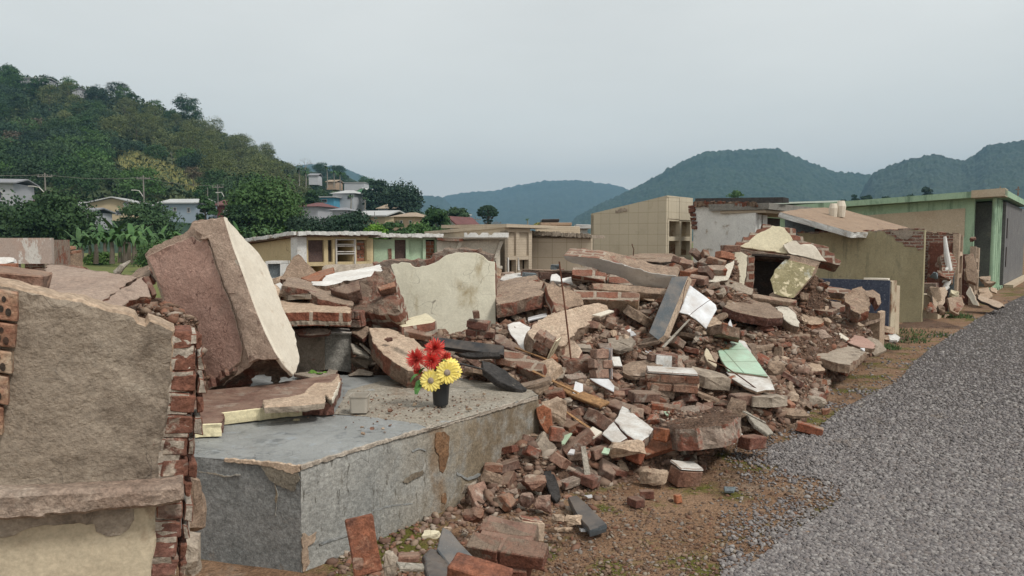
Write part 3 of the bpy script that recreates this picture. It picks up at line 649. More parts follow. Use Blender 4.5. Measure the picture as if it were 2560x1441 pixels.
near_tree('tree', 'dark rounded tree behind the yellow tomb', 780, 640, 540, 60, 130, 'leaf_deep', 7, 50, 100, .22)
near_tree('tree', 'dark spreading tree behind the mint tomb roof', 875, 640, 530, 62, 120, 'leaf_deep', 8, 50, 100, .22)
near_tree('bush', 'bright green round bush above the mint tomb roof', 938, 640, 558, 54, 62, 'leaf_bright', 9, 40, 90, .16, cat='bush')
near_tree('tree', 'brownish green tree right of the bright bush', 985, 640, 545, 58, 62, 'leaf_dark', 10, 40, 90, .2)
near_tree('tree', 'green tree in front of the tan house', 1040, 640, 558, 60, 90, 'leaf_mid', 11, 40, 90, .2)
near_tree('tree', 'dark tree behind the grey white tomb', 1090, 640, 520, 70, 80, 'leaf_dark', 12, 50, 100, .25)
near_tree('tree', 'dark leaning tree beside the white hillside villa', 1143, 600, 515, 110, 60, 'leaf_dark', 13, 40, 80, .35)
near_tree('tree', 'big rounded dark tree at the foot of the slope', 1000, 560, 462, 150, 110, 'leaf_deep', 14, 50, 100, .5)
near_tree('tree', 'dark tree on the slope right of the green house', 945, 560, 448, 170, 70, 'leaf_deep', 15, 40, 100, .55)
near_tree('tree', 'dark tree between the blue house and the tall broad tree', 778, 520, 476, 130, 34, 'leaf_dark', 16, 30, 80, .35)
near_tree('tree', 'green tree between the grey tower house and the beige roof', 850, 600, 538, 90, 60, 'leaf_mid', 17, 30, 90, .3)
near_tree('tree', 'small green tree behind the dark roof parapet', 1840, 520, 478, 140, 40, 'leaf_mid', 18, 16, 60, .35)
near_tree('bush', 'light green bush beside the tilted block', 395, 690, 600, 38, 110, 'leaf_mid', 19, 50, 100, .12, cat='bush', bush=True, trunk=False)
near_tree('bush', 'low green bush left of the brick stump', 145, 690, 630, 30, 60, 'leaf_mid', 20, 30, 90, .09, cat='bush', bush=True, trunk=False)
near_tree('bush', 'olive bush at the foot of the banana plants', 250, 680, 630, 48, 90, 'leaf_bright', 21, 40, 90, .13, cat='bush', bush=True, trunk=False)
near_tree('bush', 'yellow green bush in front of the far roofs', 1352, 580, 555, 120, 40, 'leaf_yellow', 22, 20, 70, .3, cat='bush', bush=True, trunk=False)
for i, (px, top, wd) in enumerate([(2085, 504, 36), (2110, 496, 30), (2140, 482, 26), (2165, 484, 26), (2190, 496, 34), (2218, 480, 24), (2243, 495, 28), (2273, 474, 36), (2292, 488, 28), (2312, 464, 24), (2330, 500, 30)]):
    near_tree('tree', ['squat', 'thin', 'rounded', 'tall'][i % 4] + ' dusky tree in the row before the mountain, ' + ['behind the sloping slab', 'left of the white roof', 'behind the white roof', 'left of the tallest of the row', 'the tallest of the row', 'right of the tallest of the row'][0 if i < 2 else 1 if i < 4 else 2 if i < 8 else 3 if i == 8 else 4 if i == 9 else 5],
              px, 560, top, 230, wd * 1.3, 'leaf_deep', 30 + i, 20, 50, .8, group='row of trees before the mountain')

# araucaria with its flat-topped candelabra crown
def araucaria(px, base, top, D):
    t = empty('araucaria_tree', P(px, base, D), 'araucaria pine with candelabra crown standing out against the blue mountain', 'tree')
    h = (base - top) / F * D; g = MB(); g.tube([(0, 0, 0), (.1, 0, h * .5), (0, 0, h * .97)], [.22, .17, .08], 0, 8)
    r = np.random.default_rng(5); pts = []; random.seed(5)
    for ring_, (z, rad, n_) in enumerate([(.25, .7, 7), (.38, 1.0, 8), (.5, .95, 8), (.62, 1.65, 11), (.72, 1.85, 12), (.83, 1.6, 12), (.92, 1.15, 10), (.97, .6, 6)]):
        for k in range(n_):
            a = 2 * math.pi * k / n_ + ring_; q = Vector((math.cos(a) * rad * h / 4.6, math.sin(a) * rad * h / 4.6, z * h * (1 - .0)))
            g.tube([(0, 0, z * h - .15 * h), (q.x * .5, q.y * .5, z * h - .12 * h), q], [.05, .04, .03], 0, 4)
            if random.random() < (.5 if ring_ < 3 else 1): pts.append((q, random.uniform(.07, .105) * h if ring_ > 2 else .045 * h))
    for zz in (.97, .93): pts.append((Vector((0, 0, h * zz)), .12 * h))
    g.build('trunk', 'bark', None).parent = t
    V = []; Fc = []
    for q, rd in pts:
        for _ in range(90):
            v = Vector(r.normal(size=3)).normalized() * rd * random.uniform(.5, 1); v.z *= .6; c = q + v; a = Vector(r.normal(size=3)).normalized() * .13; b = a.orthogonal().normalized() * .07
            k = len(V); V += [c - a, c + b, c + a]; Fc.append((k, k + 1, k + 2))
    o = link('crown', mesh('crown', V, Fc, ['leaf_deep'])); o.parent = t
araucaria(1219, 575, 516, 95)

# palms, bananas, bare trees
def frond(g, base, az, length, droop, wd, n=7, m=0, up=.8, split=False):
    d = Vector((math.cos(az), math.sin(az), 0)); s = Vector((-d.y, d.x, 0)); prev = None
    for i in range(n + 1):
        t = i / n; c = base + d * length * t * (1 - .25 * t * droop) + Vector((0, 0, length * (up * t - droop * t * t)))
        ww = wd * math.sin(math.pi * min(1, .12 + t * .88)) + .01
        pr = (c + s * ww + Vector((0, 0, -ww * .35)), c, c - s * ww + Vector((0, 0, -ww * .35)))
        if prev and not (split and i % 2 == 0 and random.random() < .25):
            g.add([prev[0], pr[0], pr[1], prev[1]], [(0, 1, 2, 3)], m); g.add([prev[1], pr[1], pr[2], prev[2]], [(0, 1, 2, 3)], m)
        prev = pr
def banana(px, base, top, D, seed, label):
    random.seed(seed); h = (base - top) / F * D; t = empty('banana_plant', P(px, base, D), label, 'banana plant', 'banana plants behind the tombs')
    g = MB(); g.tube([(0, 0, 0), (.05, 0, h * .3), (0, .05, h * .6)], [.16, .13, .08], 0, 8); g.build('stem', 'bark').parent = t
    f = MB()
    for k in range(11): frond(f, Vector((0, 0, h * .5)), k * 2.4 + random.uniform(-.3, .3), h * random.uniform(.42, .62), random.uniform(.7, 1.9), h * .068, 9, 0, random.uniform(1.0, 2.0), True)
    f.build('leaves', 'leaf_banana').parent = t
bl = [(200, 660, 575, 50), (240, 660, 562, 47), (280, 660, 552, 45), (312, 662, 545, 46), (335, 662, 556, 44), (362, 660, 566, 48), (410, 655, 560, 50), (440, 655, 566, 52), (185, 655, 590, 58), (225, 655, 572, 56), (262, 657, 560, 54), (300, 657, 548, 52), (322, 657, 552, 50), (345, 655, 565, 55), (392, 655, 565, 58), (425, 655, 572, 60), (455, 650, 575, 60), (205, 655, 580, 60), (600, 620, 560, 44), (640, 620, 562, 44), (668, 618, 560, 44), (700, 615, 562, 46), (740, 612, 566, 46), (765, 612, 565, 46), (1030, 612, 572, 50), (1075, 612, 585, 50), (1195, 600, 566, 60)]
for i, b in enumerate(bl):
    where = 'left of the tilted block' if i < 18 else 'above the yellow tomb roof' if i < 24 else 'above the mint and grey tomb roofs'
    banana(*b, 100 + i, ['tall', 'broad-leaved', 'low'][i % 3] + ' green banana plant ' + where)
def palm(px, base, top, D, seed, label):
    random.seed(seed); h = (base - top) / F * D; t = empty('palm_tree', P(px, base, D), label, 'palm tree')
    g = MB(); g.tube([(0, 0, 0), (.1, 0, h * .5), (0, 0, h * .85)], [.16, .13, .11], 0, 8); g.build('trunk', 'bark_pale').parent = t
    f = MB()
    for k in range(16): frond(f, Vector((0, 0, h * .84)), k * 2.4, h * .32, random.uniform(.6, 1.4), h * .03, 6, 0, random.uniform(.5, 1.2))
    f.build('crown', 'leaf_mid').parent = t
for i, (px, b, t_, D) in enumerate([(818, 470, 415, 210), (850, 478, 430, 200), (748, 470, 418, 190), (765, 472, 425, 190), (877, 525, 486, 150), (912, 525, 492, 150), (835, 470, 425, 205), (1318, 570, 545, 140), (1150, 590, 560, 90)]):
    palm(px, b, t_, D, 60 + i, ['slender palm on the skyline above the blue house', 'palm tree above the white hipped roof', 'tall thin palm left of the blue house, leftmost', 'tall thin palm left of the blue house', 'palm tree in front of the white hipped house', 'palm tree below the green house', 'feathery palm on the crest between the skyline palms', 'small palm in front of the blue distant mountain', 'small palm by the pink roof'][i])
def bare_tree(px, base, top, D, seed, label, m='bark_pale'):
    random.seed(seed); h = (base - top) / F * D; g = MB()
    def br(p, d, l, r, k):
        q = p + d * l; g.tube([p, (p + q) / 2 + Vector((random.uniform(-.04, .04) * l, 0, 0)), q], [r, r * .8, r * .6], 0, 4)
        if k:
            for _ in range(3): br(q, (d + Vector([random.uniform(-.7, .7) for _ in range(3)])).normalized(), l * .68, r * .55, k - 1)
    br(Vector((0, 0, 0)), Vector((0, 0, 1)), h * .36, h * .022, 3)
    o = g.build('bare_tree', m, None, label, 'tree'); o.location = P(px, base, D)
bare_tree(763, 440, 388, 230, 1, 'leafless pale tree on the ridge beside the distant hill'); bare_tree(300, 345, 308, 225, 2, 'leafless white tree among dark trees on the hillside'); bare_tree(430, 412, 375, 200, 3, 'thin bare trunk tree below the olive trees on the hillside')

# ---------------------------------------------------------------- houses
HB = []
def house(name, label, px, base, D, wpx, hpx, wall, roof, depth=7, rz=0, kind='gable', roofh=.35, over=.5, wins=(), group='houses below the wooded hill', dish=False):
    HB.append((px, base, D, wpx, hpx)); loc = P(px, base, D); W = wpx / F * D; H = hpx / F * D * (1 - roofh if kind != 'flat' else .88); RH = hpx / F * D * roofh
    t = empty(name, loc, label, 'house', group, R(rz)); X = Matrix.Rotation(R(rz), 4, 'Z'); X.translation = loc
    def put(g, nm, m):
        o = g.build(nm, m); o.parent = t; return o
    g = MB(); g.box((-W / 2, 0, -1.2), (W, 0, 0), (0, depth, 0), (0, 0, H + 1.2))
    if kind == 'gable': g.prism([(-W / 2, 0, H), (W / 2, 0, H), (0, 0, H + RH)], (0, depth, 0))
    put(g, 'wall', wall)
    g = MB(); o_ = over
    if kind == 'gable':
        for s in (-1, 1): g.prism([(s * (W / 2 + o_), -o_, H - .12), (0, -o_, H + RH + .06), (0, -o_, H + RH + .22), (s * (W / 2 + o_), -o_, H + .05)], (0, depth + 2 * o_, 0))
    elif kind == 'side': # ridge runs along the front
        for s in (0, 1):
            y0 = -o_ if s == 0 else depth + o_; ym = depth / 2
            g.prism([(-W / 2 - o_, y0, H - .05), (-W / 2 - o_, ym, H + RH), (-W / 2 - o_, ym, H + RH + .18), (-W / 2 - o_, y0, H + .12)], (W + 2 * o_, 0, 0))
    elif kind == 'hip':
        a = [(-W / 2 - o_, -o_, H), (W / 2 + o_, -o_, H), (W / 2 + o_, depth + o_, H), (-W / 2 - o_, depth + o_, H)]; k = W * .18
        g.add(a + [(-k, depth / 2, H + RH), (k, depth / 2, H + RH)], [(0, 1, 5, 4), (1, 2, 5), (2, 3, 4, 5), (3, 0, 4), (3, 2, 1, 0)])
    else: g.box((-W / 2 - o_, -o_, H), (W + 2 * o_, 0, 0), (0, depth + 2 * o_, 0), (0, 0, hpx / F * D * .12))
    put(g, 'roof', roof)
    for (u, v, ww, hh) in wins:
        f = MB(); x0 = -W / 2 + u * W; z0 = v * H; a = ww * W; b = hh * H
        for q in ((x0, z0, a, .08), (x0, z0 + b, a, .08), (x0, z0, .08, b), (x0 + a, z0, .08, b + .08)): f.box((q[0], -.06, q[1]), (q[2], 0, 0), (0, .05, 0), (0, 0, q[3]))
        fo = put(f, 'window', 'frame_white'); p_ = MB(); p_.box((x0 + .08, -.03, z0 + .08), (a - .08, 0, 0), (0, .028, 0), (0, 0, b - .08)); po = p_.build('pane', 'glass_dark'); po.parent = fo
    if dish:
        g = MB(); c_ = Vector((W * .28, -.3, H * .95)); vs = [c_] + [c_ + Vector((math.cos(k * .785) * .45, -.14, math.sin(k * .785) * .45)) for k in range(8)]
        g.add(vs, [(0, k + 1, (k + 1) % 8 + 1) for k in range(8)]); g.tube([c_, c_ + Vector((0, .35, -.2))], .03); put(g, 'satellite_dish', 'roof_grey')
    return t
house('beige_house', 'beige house with white gable roof and satellite dish at the hill foot', 283, 542, 118, 118, 46, 'house_beige', 'roof_white', 7, 8, 'gable', .3, .6, [(.12, .25, .12, .35), (.55, .12, .14, .34), (.3, .3, .05, .3)], dish=True)
house('house', 'long white-roofed wing of the beige house on its left', 215, 540, 122, 90, 34, 'house_beige', 'roof_white', 6, 4, 'side', .3, .6)
house('blue_house', 'pale blue house with long light grey roof', 447, 548, 120, 90, 50, 'house_blue', 'roof_white', 7, -6, 'side', .22, .5, [(.35, .5, .08, .22), (.75, .4, .08, .3)])
house('red_house', 'red brown house with dark red roof', 562, 548, 118, 40, 48, 'house_red', 'roof_red', 6, -10, 'side', .3, .5, [(.4, .3, .3, .3)])
house('house', 'white and blue house right of the pale blue house', 512, 548, 121, 44, 42, 'house_blue', 'roof_grey', 6, -8, 'flat', .2, .3, [(.2, .4, .2, .3)])
house('house', 'tall grey-white house cut by the left edge of the picture', -6, 545, 105, 76, 98, 'house_grey', 'roof_grey', 7, 12, 'side', .12, .6, [(.55, .55, .1, .2), (.6, .1, .1, .2)])
house('house', 'small white gabled house behind the mango trees', 72, 530, 112, 52, 30, 'house_white', 'roof_red', 6, 10, 'gable', .35, .5)
house('house', 'low grey-roofed house below the long pale roof', 205, 555, 104, 36, 34, 'house_grey', 'roof_grey', 6, 0, 'side', .3, .5)
house('house', 'maroon-roofed cream house beside the tall broad tree', 775, 545, 112, 44, 40, 'house_grey', 'roof_red', 6, -14, 'hip', .3, .5, [(.15, .35, .2, .3)])
house('cyan_house', 'bright cyan blue house with white flat roof on the slope', 815, 512, 165, 42, 20, 'house_cyan', 'roof_white', 6, -8, 'flat', .2, .5, [(.25, .3, .3, .4)])
house('house', 'white house with hipped white roof on the slope', 858, 514, 168, 56, 40, 'house_white', 'roof_white', 7, -12, 'hip', .26, .6, [(.7, .5, .16, .25)])
house('green_house', 'mint green gabled house high on the slope', 905, 492, 176, 32, 20, 'house_mint', 'roof_white', 6, -15, 'gable', .35, .3, [(.6, .3, .2, .4)])
house('house', 'cream house with brown roof right of the mint green house', 925, 493, 180, 22, 20, 'house_grey', 'roof_tile', 6, -25, 'side', .35, .3)
house('house', 'grey tower house with small hipped roof', 846, 560, 100, 32, 42, 'house_grey', 'roof_grey', 4, -10, 'hip', .2, .6)
house('house', 'house with wide grey hipped lower roof in front of the tower house', 836, 572, 97, 56, 30, 'house_grey', 'roof_grey', 5, -10, 'side', .5, .4)
house('house', 'long house with pale gable roof behind dark trees', 925, 566, 104, 82, 38, 'house_beige', 'roof_white', 7, -18, 'side', .35, .6)
house('tan_house', 'tan house with pale tiled hip roof behind the mint tomb', 1010, 572, 92, 54, 42, 'house_tan', 'roof_tile', 6, -14, 'hip', .3, .5, [(.3, .4, .12, .25), (.75, .4, .1, .25)])
house('house', 'small tan-roofed house in the trees on the slope', 960, 535, 160, 36, 26, 'house_grey', 'roof_tile', 5, -20, 'hip', .5, .4)
house('white_villa', 'white terraced villa at the foot of the slope', 1120, 558, 120, 48, 24, 'house_white', 'roof_white', 6, -18, 'flat', .1, .2, [(.2, .3, .2, .4), (.6, .3, .2, .4)])
house('house', 'pink-gabled white house left of the araucaria', 1122, 580, 80, 34, 34, 'house_white', 'roof_red', 5, -25, 'gable', .45, .3)
house('house', 'low white house with flat roof in front of the araucaria', 1180, 582, 82, 66, 20, 'house_white', 'roof_white', 5, -5, 'flat', .1, .2, [(.1, .3, .14, .3), (.6, .3, .14, .3)])
house('house', 'small pale house high among the palms', 828, 464, 215, 24, 14, 'house_tan', 'roof_tile', 5, -10, 'side', .4, .3)
house('house', 'long low white house on the upper slope', 885, 466, 215, 50, 10, 'house_white', 'roof_white', 5, -6, 'flat', .2, .2)
house('house', 'white and grey house on the upper slope left of the palms', 783, 452, 215, 22, 18, 'house_white', 'roof_grey', 5, 0, 'side', .3, .3)
t = house('hilltop_hall', 'long hall with curved pale roof on the hilltop', 80, 200, 270, 56, 8, 'house_grey', 'roof_white', 8, 0, 'side', .5, .4, group='roofs on the hilltop')
house('hilltop_house', 'dark sloping roof half hidden on the hill crest', 200, 236, 270, 34, 14, 'house_grey', 'roof_grey', 8, 30, 'gable', .6, .4, group='roofs on the hilltop')

# ---------------------------------------------------------------- the wood on the hill
HTREES = []
random.seed(11)
nth = 0
tints = {'dark': 'dark green', 'deep': 'deep bluish green', 'mid': 'mid green', 'olive': 'pale olive', 'olive2': 'tall thin olive', 'brown': 'brownish', 'bright': 'bright green'}
spots = []
def zone(px, py):
    """which kind of tree grows where on the wooded hill"""
    n_ = noise.noise(Vector((px * .006, py * .01, 5)))
    if 285 < px < 515 and 392 + max(0, px - 330) * .38 < py < 500 + (px - 300) * .36: return None      # bank of tall yellow grass
    d = py - interp(CREST, px) if px < 800 else 40
    if px < 760 and (d < 150 and px > 500 or 18 < d < 125 and 110 < px < 520) and n_ > -.3: return 'olive' if random.random() < .6 else 'olive2'
    if py > 480 - px * .05 and px < 600: return random.choice(('dark', 'mid', 'dark', 'bright' if n_ > .25 else 'mid'))
    return random.choice(('deep', 'dark', 'deep', 'mid', 'brown' if n_ > .3 else 'dark'))
tries = 0
while nth < 285 and tries < 9000:
    tries += 1
    px = random.uniform(-40, 1130); cy = min(interp(CREST, px) if px < 860 else 999, interp(CREST2, px) if px > 700 else 999)
    py = random.uniform(cy + 2, 585)
    if px > 1080 and py < 560: continue
    p = ray_land(px, py)
    if p is None or p.y < (130 if px < 640 else 95): continue
    k = zone(px, py)
    if k is None: continue
    if px > 620 and px < 1080 and random.random() < .25: continue
    if any(p.y < h_[2] + 7 and abs(px - h_[0]) < h_[3] / 2 + 420 / p.y * 10 * .6 and py > h_[1] - h_[4] - 4 and py - 7 * F / p.y < h_[1] for h_ in HB): continue
    mind = 3.6 + .012 * p.y
    if any((p.x - s.x) ** 2 + (p.y - s.y) ** 2 < mind * mind for s in spots): continue
    spots.append(p); nth += 1
    cr_, tr_ = random.choice(HT[k]); sc_ = random.uniform(.7, 1.15) * (.78 if px > 700 else 1)
    place = ('near the top' if py < cy + 40 else 'halfway up the hill' if py < cy + 150 else 'low on the hill') + ('')
    side = ['at the far left', 'above the mango trees', 'above the beige house', 'above the blue house', 'above the broad tree', 'left of the cyan house', 'above the white houses', 'above the tan house'][min(7, max(0, int(px // 135)))]
    HTREES.append((px, tree('tree', f"{tints[k]} tree {place}, {side}", 'tree', Vector((p.x, p.y, land(p.x, p.y) - .8)), cr_, tr_, sc_, random.uniform(0, 6), 'trees covering the hillside')))

def dedupe(items):
    by = {}
    for px, o in items: by.setdefault(o['label'], []).append((px, o))
    ordw = ['leftmost', 'second', 'third', 'fourth', 'fifth', 'sixth', 'seventh', 'eighth', 'ninth', 'tenth', 'eleventh', 'twelfth', 'thirteenth', 'fourteenth', 'fifteenth', 'sixteenth', 'seventeenth', 'eighteenth', 'nineteenth', 'twentieth']
    for lb, l in by.items():
        if len(l) < 2: continue
        l.sort(key=lambda q: q[0])
        for i, (px, o) in enumerate(l):
            o['label'] = (ordw[i] + (' ' if i == 0 else ' from left, ') + lb) if i < 20 else lb
dedupe(HTREES)
# undergrowth between the trunks of the hillside wood
r_ = np.random.default_rng(9); pv_ = []; random.seed(5)
while len(pv_) < 80000:
    px = random.uniform(-420, 1160); y = random.uniform(95, 330) ; x = (px - 1280) / F * y
    if px < 640 and y < 130: continue
    py_ = 600 - (land(x, y) + 2 - 1.65) / y * F
    if any(y < h_[2] + 4 and abs(px - h_[0]) < h_[3] / 2 + 8 and h_[1] - h_[4] - 8 < py_ < h_[1] + 14 for h_ in HB): continue
    pv_.append((x, y, land(x, y) + random.uniform(-.3, 2.6)))
pa = np.array(pv_); n_ = len(pa); a_ = r_.normal(size=(n_, 3)); a_ /= np.linalg.norm(a_, axis=1)[:, None]
b_ = np.cross(a_, r_.normal(size=(n_, 3))); b_ /= np.linalg.norm(b_, axis=1)[:, None]; s_ = r_.uniform(.5, 1.1, n_)[:, None]
V_ = np.stack([pa - a_ * s_, pa + b_ * s_ * .7, pa + a_ * s_], 1).reshape(-1, 3)
me = bpy.data.meshes.new('undergrowth'); me.vertices.add(n_ * 3); me.vertices.foreach_set('co', V_.astype(np.float32).ravel()); me.loops.add(n_ * 3)
me.loops.foreach_set('vertex_index', np.arange(n_ * 3, dtype=np.int32)); me.polygons.add(n_); me.polygons.foreach_set('loop_start', np.arange(0, n_ * 3, 3, dtype=np.int32)); me.update(calc_edges=True)
me.materials.append(M['undergrowth']); tag(link('undergrowth', me), 'undergrowth filling the hillside wood between the trees', 'undergrowth', kind='stuff')

# ---------------------------------------------------------------- poles, lamps and wires
def pole(px, base, top, D, label, arm=True, r=.11):
    a = P(px, base, D); h = (base - top) / F * D; t = empty('utility_pole', a, label, 'utility pole', 'utility poles below the hill')
    g = MB(); g.tube([(0, 0, -1), (0, 0, h)], [r, r * .7], 0, 8); g.build('post', 'pole').parent = t
    if arm: g = MB(); g.box((-.9, -.05, h - .5), (1.8, 0, 0), (0, .1, 0), (0, 0, .12)); [g.tube([(q, 0, h - .38), (q, 0, h - .2)], .05, 0, 6) for q in (-.8, -.3, .3, .8)]; g.build('crossarm', 'pole').parent = t
    return a + Vector((0, 0, h - .2))
ptop = [pole(117, 560, 434, 90, 'utility pole behind the mango trees at the left'), pole(360, 505, 440, 100, 'utility pole above the beige house'), pole(545, 500, 462, 115, 'thin utility pole above the red-roofed house', r=.08), pole(1189, 590, 543, 120, 'thin pole left of the araucaria', r=.07), pole(1240, 590, 552, 125, 'thin pole right of the araucaria', r=.07)]
pole(134, 500, 475, 95, 'thin short pole right of the left utility pole', False, .06); pole(520, 520, 470, 112, 'slim white mast above the pale blue house', False, .07)
pole(851, 470, 450, 190, 'short post on the slope below the palms', False, .1); pole(937, 570, 530, 85, 'thin metal mast above the bright green bush', False, .05)
def wire(a, b, label, off):
    n_ = 16; pts = []
    for i in range(n_ + 1):
        t = i / n_; p = a.lerp(b, t); p.z += off - (a - b).length * .03 * 4 * t * (1 - t); pts.append(p)
    g = MB(); g.tube(pts, .025, 0, 4); tag(g.build('power_line', 'pole'), label, 'power line')
wire(P(-120, 430, 84), ptop[0], 'power line from the left edge to the left utility pole', 0)
wire(ptop[0], ptop[1], 'power line between the two utility poles', 0)
wire(ptop[1], P(560, 462, 116), 'power line running right from the pole above the beige house', 0)
def lamp(px, py, px2, py2, D, label, post):
    t = empty('street_lamp', P(post, py2 + 10, D), label, 'street lamp')
    a = P(px2, py2, D) ; b = P(px, py, D); g = MB()
    g.tube([a, a.lerp(b, .5) + Vector((0, 0, .35)), b], .06, 0, 6)
    ar = g.build('arm', 'frame_white'); ar.parent = t; ar.matrix_parent_inverse = Matrix.Translation(-t.location)
    g = MB(); d = Vector((-1, 0, .05)); g.box(b + Vector((-.5, -.12, -.06)), (.6, 0, 0), (0, .24, 0), (0, 0, .12)); h = g.build('lamp_head', 'frame_white', bevel=.03); h.parent = t; h.matrix_parent_inverse = Matrix.Translation(-t.location)
lamp(81, 466, 115, 486, 90, 'curved street lamp on the left utility pole', 117); lamp(338, 476, 358, 492, 100, 'curved street lamp on the pole above the beige house', 360)
lamp(548, 482, 560, 492, 110, 'small curved street lamp by the red-roofed house', 560)

# ---------------------------------------------------------------- air
m = bpy.data.materials.new('haze'); M['haze'] = m; m.use_nodes = True; t = m.node_tree; t.nodes.clear()
o_ = t.nodes.new('ShaderNodeOutputMaterial'); pv = t.nodes.new('ShaderNodeVolumePrincipled')
pv.inputs['Color'].default_value = (.30, .54, .76, 1); pv.inputs['Density'].default_value = .0003; pv.inputs['Anisotropy'].default_value = 0
t.links.new(pv.outputs[0], o_.inputs['Volume'])
g = MB(); g.box((-3400, -40, -1), (6800, 0, 0), (0, 3600, 0), (0, 0, 321))
tag(g.build('haze', 'haze'), 'thin blue haze filling the valley air', 'haze', kind='stuff')
# ================================================================ tombs still standing round the rubble
def V3(*a): return Vector(a)
Z = Vector((0, 0, 1))
def at0(px, D): p = P(px, 600, D); return Vector((p.x, p.y, 0))
def build_wall(t, nm, m, o, ax, ay, h0, h1=None, z0=-.05, extra=None):
    """wall from o along ax, thickness ay, top height h0 at o and h1 at the far end"""
    h1 = h0 if h1 is None else h1; g = MB()
    a, b = o + Z * z0, o + ax + Z * z0
    g.prism([a, b, o + ax + Z * h1, o + Z * h0], ay); return g.build(nm, m, t)
def ragged_beam(t, nm, m, a, b, w, hgt, seed=1, jit=.018, n=14, droop=.0):
    """an edge beam whose broken rim is uneven: short boxes of changing size"""
    random.seed(seed); g = MB(); d = (b - a) / n
    for i in range(n):
        h = hgt * random.uniform(.75, 1.08); ww = w * random.uniform(.85, 1.05)
        g.box(a + d * i - Z * h * .5 + Vector((0, 0, random.uniform(-jit, jit) * .4)), d * 1.001, ww, Z * h, 0, jit * .35)
    return g.build(nm, m, t)
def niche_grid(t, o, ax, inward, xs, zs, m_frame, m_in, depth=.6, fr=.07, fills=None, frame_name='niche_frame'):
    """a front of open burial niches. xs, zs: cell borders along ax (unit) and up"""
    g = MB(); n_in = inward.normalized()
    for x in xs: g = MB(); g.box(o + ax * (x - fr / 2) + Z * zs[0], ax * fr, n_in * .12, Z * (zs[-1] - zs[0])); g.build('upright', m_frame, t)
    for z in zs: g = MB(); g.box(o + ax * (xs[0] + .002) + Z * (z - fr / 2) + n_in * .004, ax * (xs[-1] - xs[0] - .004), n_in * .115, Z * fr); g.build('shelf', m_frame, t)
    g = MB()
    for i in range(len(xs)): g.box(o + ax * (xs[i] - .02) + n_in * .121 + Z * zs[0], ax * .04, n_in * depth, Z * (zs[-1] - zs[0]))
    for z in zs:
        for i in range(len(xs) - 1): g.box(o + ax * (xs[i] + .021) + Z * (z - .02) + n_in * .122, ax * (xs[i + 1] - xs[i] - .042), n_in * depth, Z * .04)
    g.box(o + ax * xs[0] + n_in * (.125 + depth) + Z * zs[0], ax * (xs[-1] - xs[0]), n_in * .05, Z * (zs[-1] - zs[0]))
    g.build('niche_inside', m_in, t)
    for (i, j, kind) in (fills or []):
        x0, x1, z0, z1 = xs[i] + fr / 2 + .004, xs[i + 1] - fr / 2 - .004, zs[j] + fr / 2 + .004, zs[j + 1] - fr / 2 - .004
        g = MB()
        if kind == 'bricks':
            random.seed(i * 9 + j); z = z0; r = 0
            while z < z1 - .04:
                x = x0 - (.1 if r % 2 else 0)
                while x < x1:
                    a, b = max(x, x0), min(x + .2, x1)
                    if b - a > .04: g.box(o + ax * a + Z * z + n_in * random.uniform(.05, .09), ax * (b - a - .012), n_in * .1, Z * .058, 0 if random.random() < .7 else 1, .008)
                    x += .21
                z += .07; r += 1
            g.box(o + ax * x0 + Z * z0 + n_in * .1, ax * (x1 - x0), n_in * .06, Z * (z1 - z0 - .02), 1)
            g.build('brick_infill', ['brick_orange', 'mortar_light'], t)
        elif kind == 'flap':
            w_ = (x1 - x0); g.box(o + ax * (x0 + .02) + Z * (z0 + .05) + n_in * .15, ax * w_ * .12 + n_in * w_ * .15, n_in * .02, Z * (z1 - z0) * .82); g.build('lid_panel', 'yellow_paint', t)
        else:
            g.box(o + ax * x0 + Z * z0 + n_in * .05, ax * (x1 - x0), n_in * .03, Z * (z1 - z0)); g.build('niche_panel', kind, t)

# --- yellow tomb
o = at0(752, 13.0); L_ = at0(625, 14.7) - o; R_ = at0(930, 13.6) - o; ax = R_.normalized(); inw = L_.normalized()
t = empty('yellow_tomb', o, 'yellow burial vault with open niches and a white corner pillar under a chipped slab roof', 'tomb')
build_wall(t, 'side_wall', 'yellow_paint', o + L_ * .02, L_ * .97, ax * .12, 1.70, 1.56)
build_wall(t, 'corner_pillar', 'white_dirty', o - ax * .08 - inw * .04, ax * .16, inw * .26, 1.70)
wd = R_.length
niche_grid(t, o + ax * .06, ax, inw, [.03, .38, .53, .90, min(1.22, wd - .12)], [.1, .72, 1.22, 1.68], 'yellow_paint', 'yellow_paint', .8, .07, [(3, 0, 'bricks'), (3, 1, 'bricks'), (3, 2, 'bricks'), (0, 2, 'plum_panel'), (1, 2, 'painted_shade'), (1, 1, 'painted_shade')])  # near-black panels colour in the shade of the open gaps
g = MB()
for z in (1.39, 1.43, 1.53, 1.56, 1.645): g.box(o + ax * .61 + Z * z - inw * .03, ax * .34, inw * .02, Z * .016)
for x in (.60, .94): g.box(o + ax * x + Z * .2 - inw * .035, ax * .022, inw * .03, Z * 1.47)
g.build('metal_frame', 'frame_white', t)
build_wall(t, 'end_wall', 'yellow_paint', o + R_ - ax * .1, ax * .12, L_ * .9, 1.68, 1.68)
g = MB(); a = o - ax * .12 - inw * .12; g.prism([a + Z * 1.71, a + Z * 1.79, a + L_ * 1.1 + Z * 1.65, a + L_ * 1.1 + Z * 1.57], ax * (wd + .22)); g.build('roof_slab', 'mortar_brick', t)
ragged_beam(t, 'roof_edge', 'white_dirty', a + Z * 1.765 - inw * .03, a + ax * (wd + .2) + Z * 1.765 - inw * .03, -inw * .05, .07, 2, n=22)
ragged_beam(t, 'roof_edge', 'white_dirty', a + Z * 1.765 - ax * .05, a + L_ * 1.1 + Z * 1.625 - ax * .05, ax * .05, .065, 3, n=24)

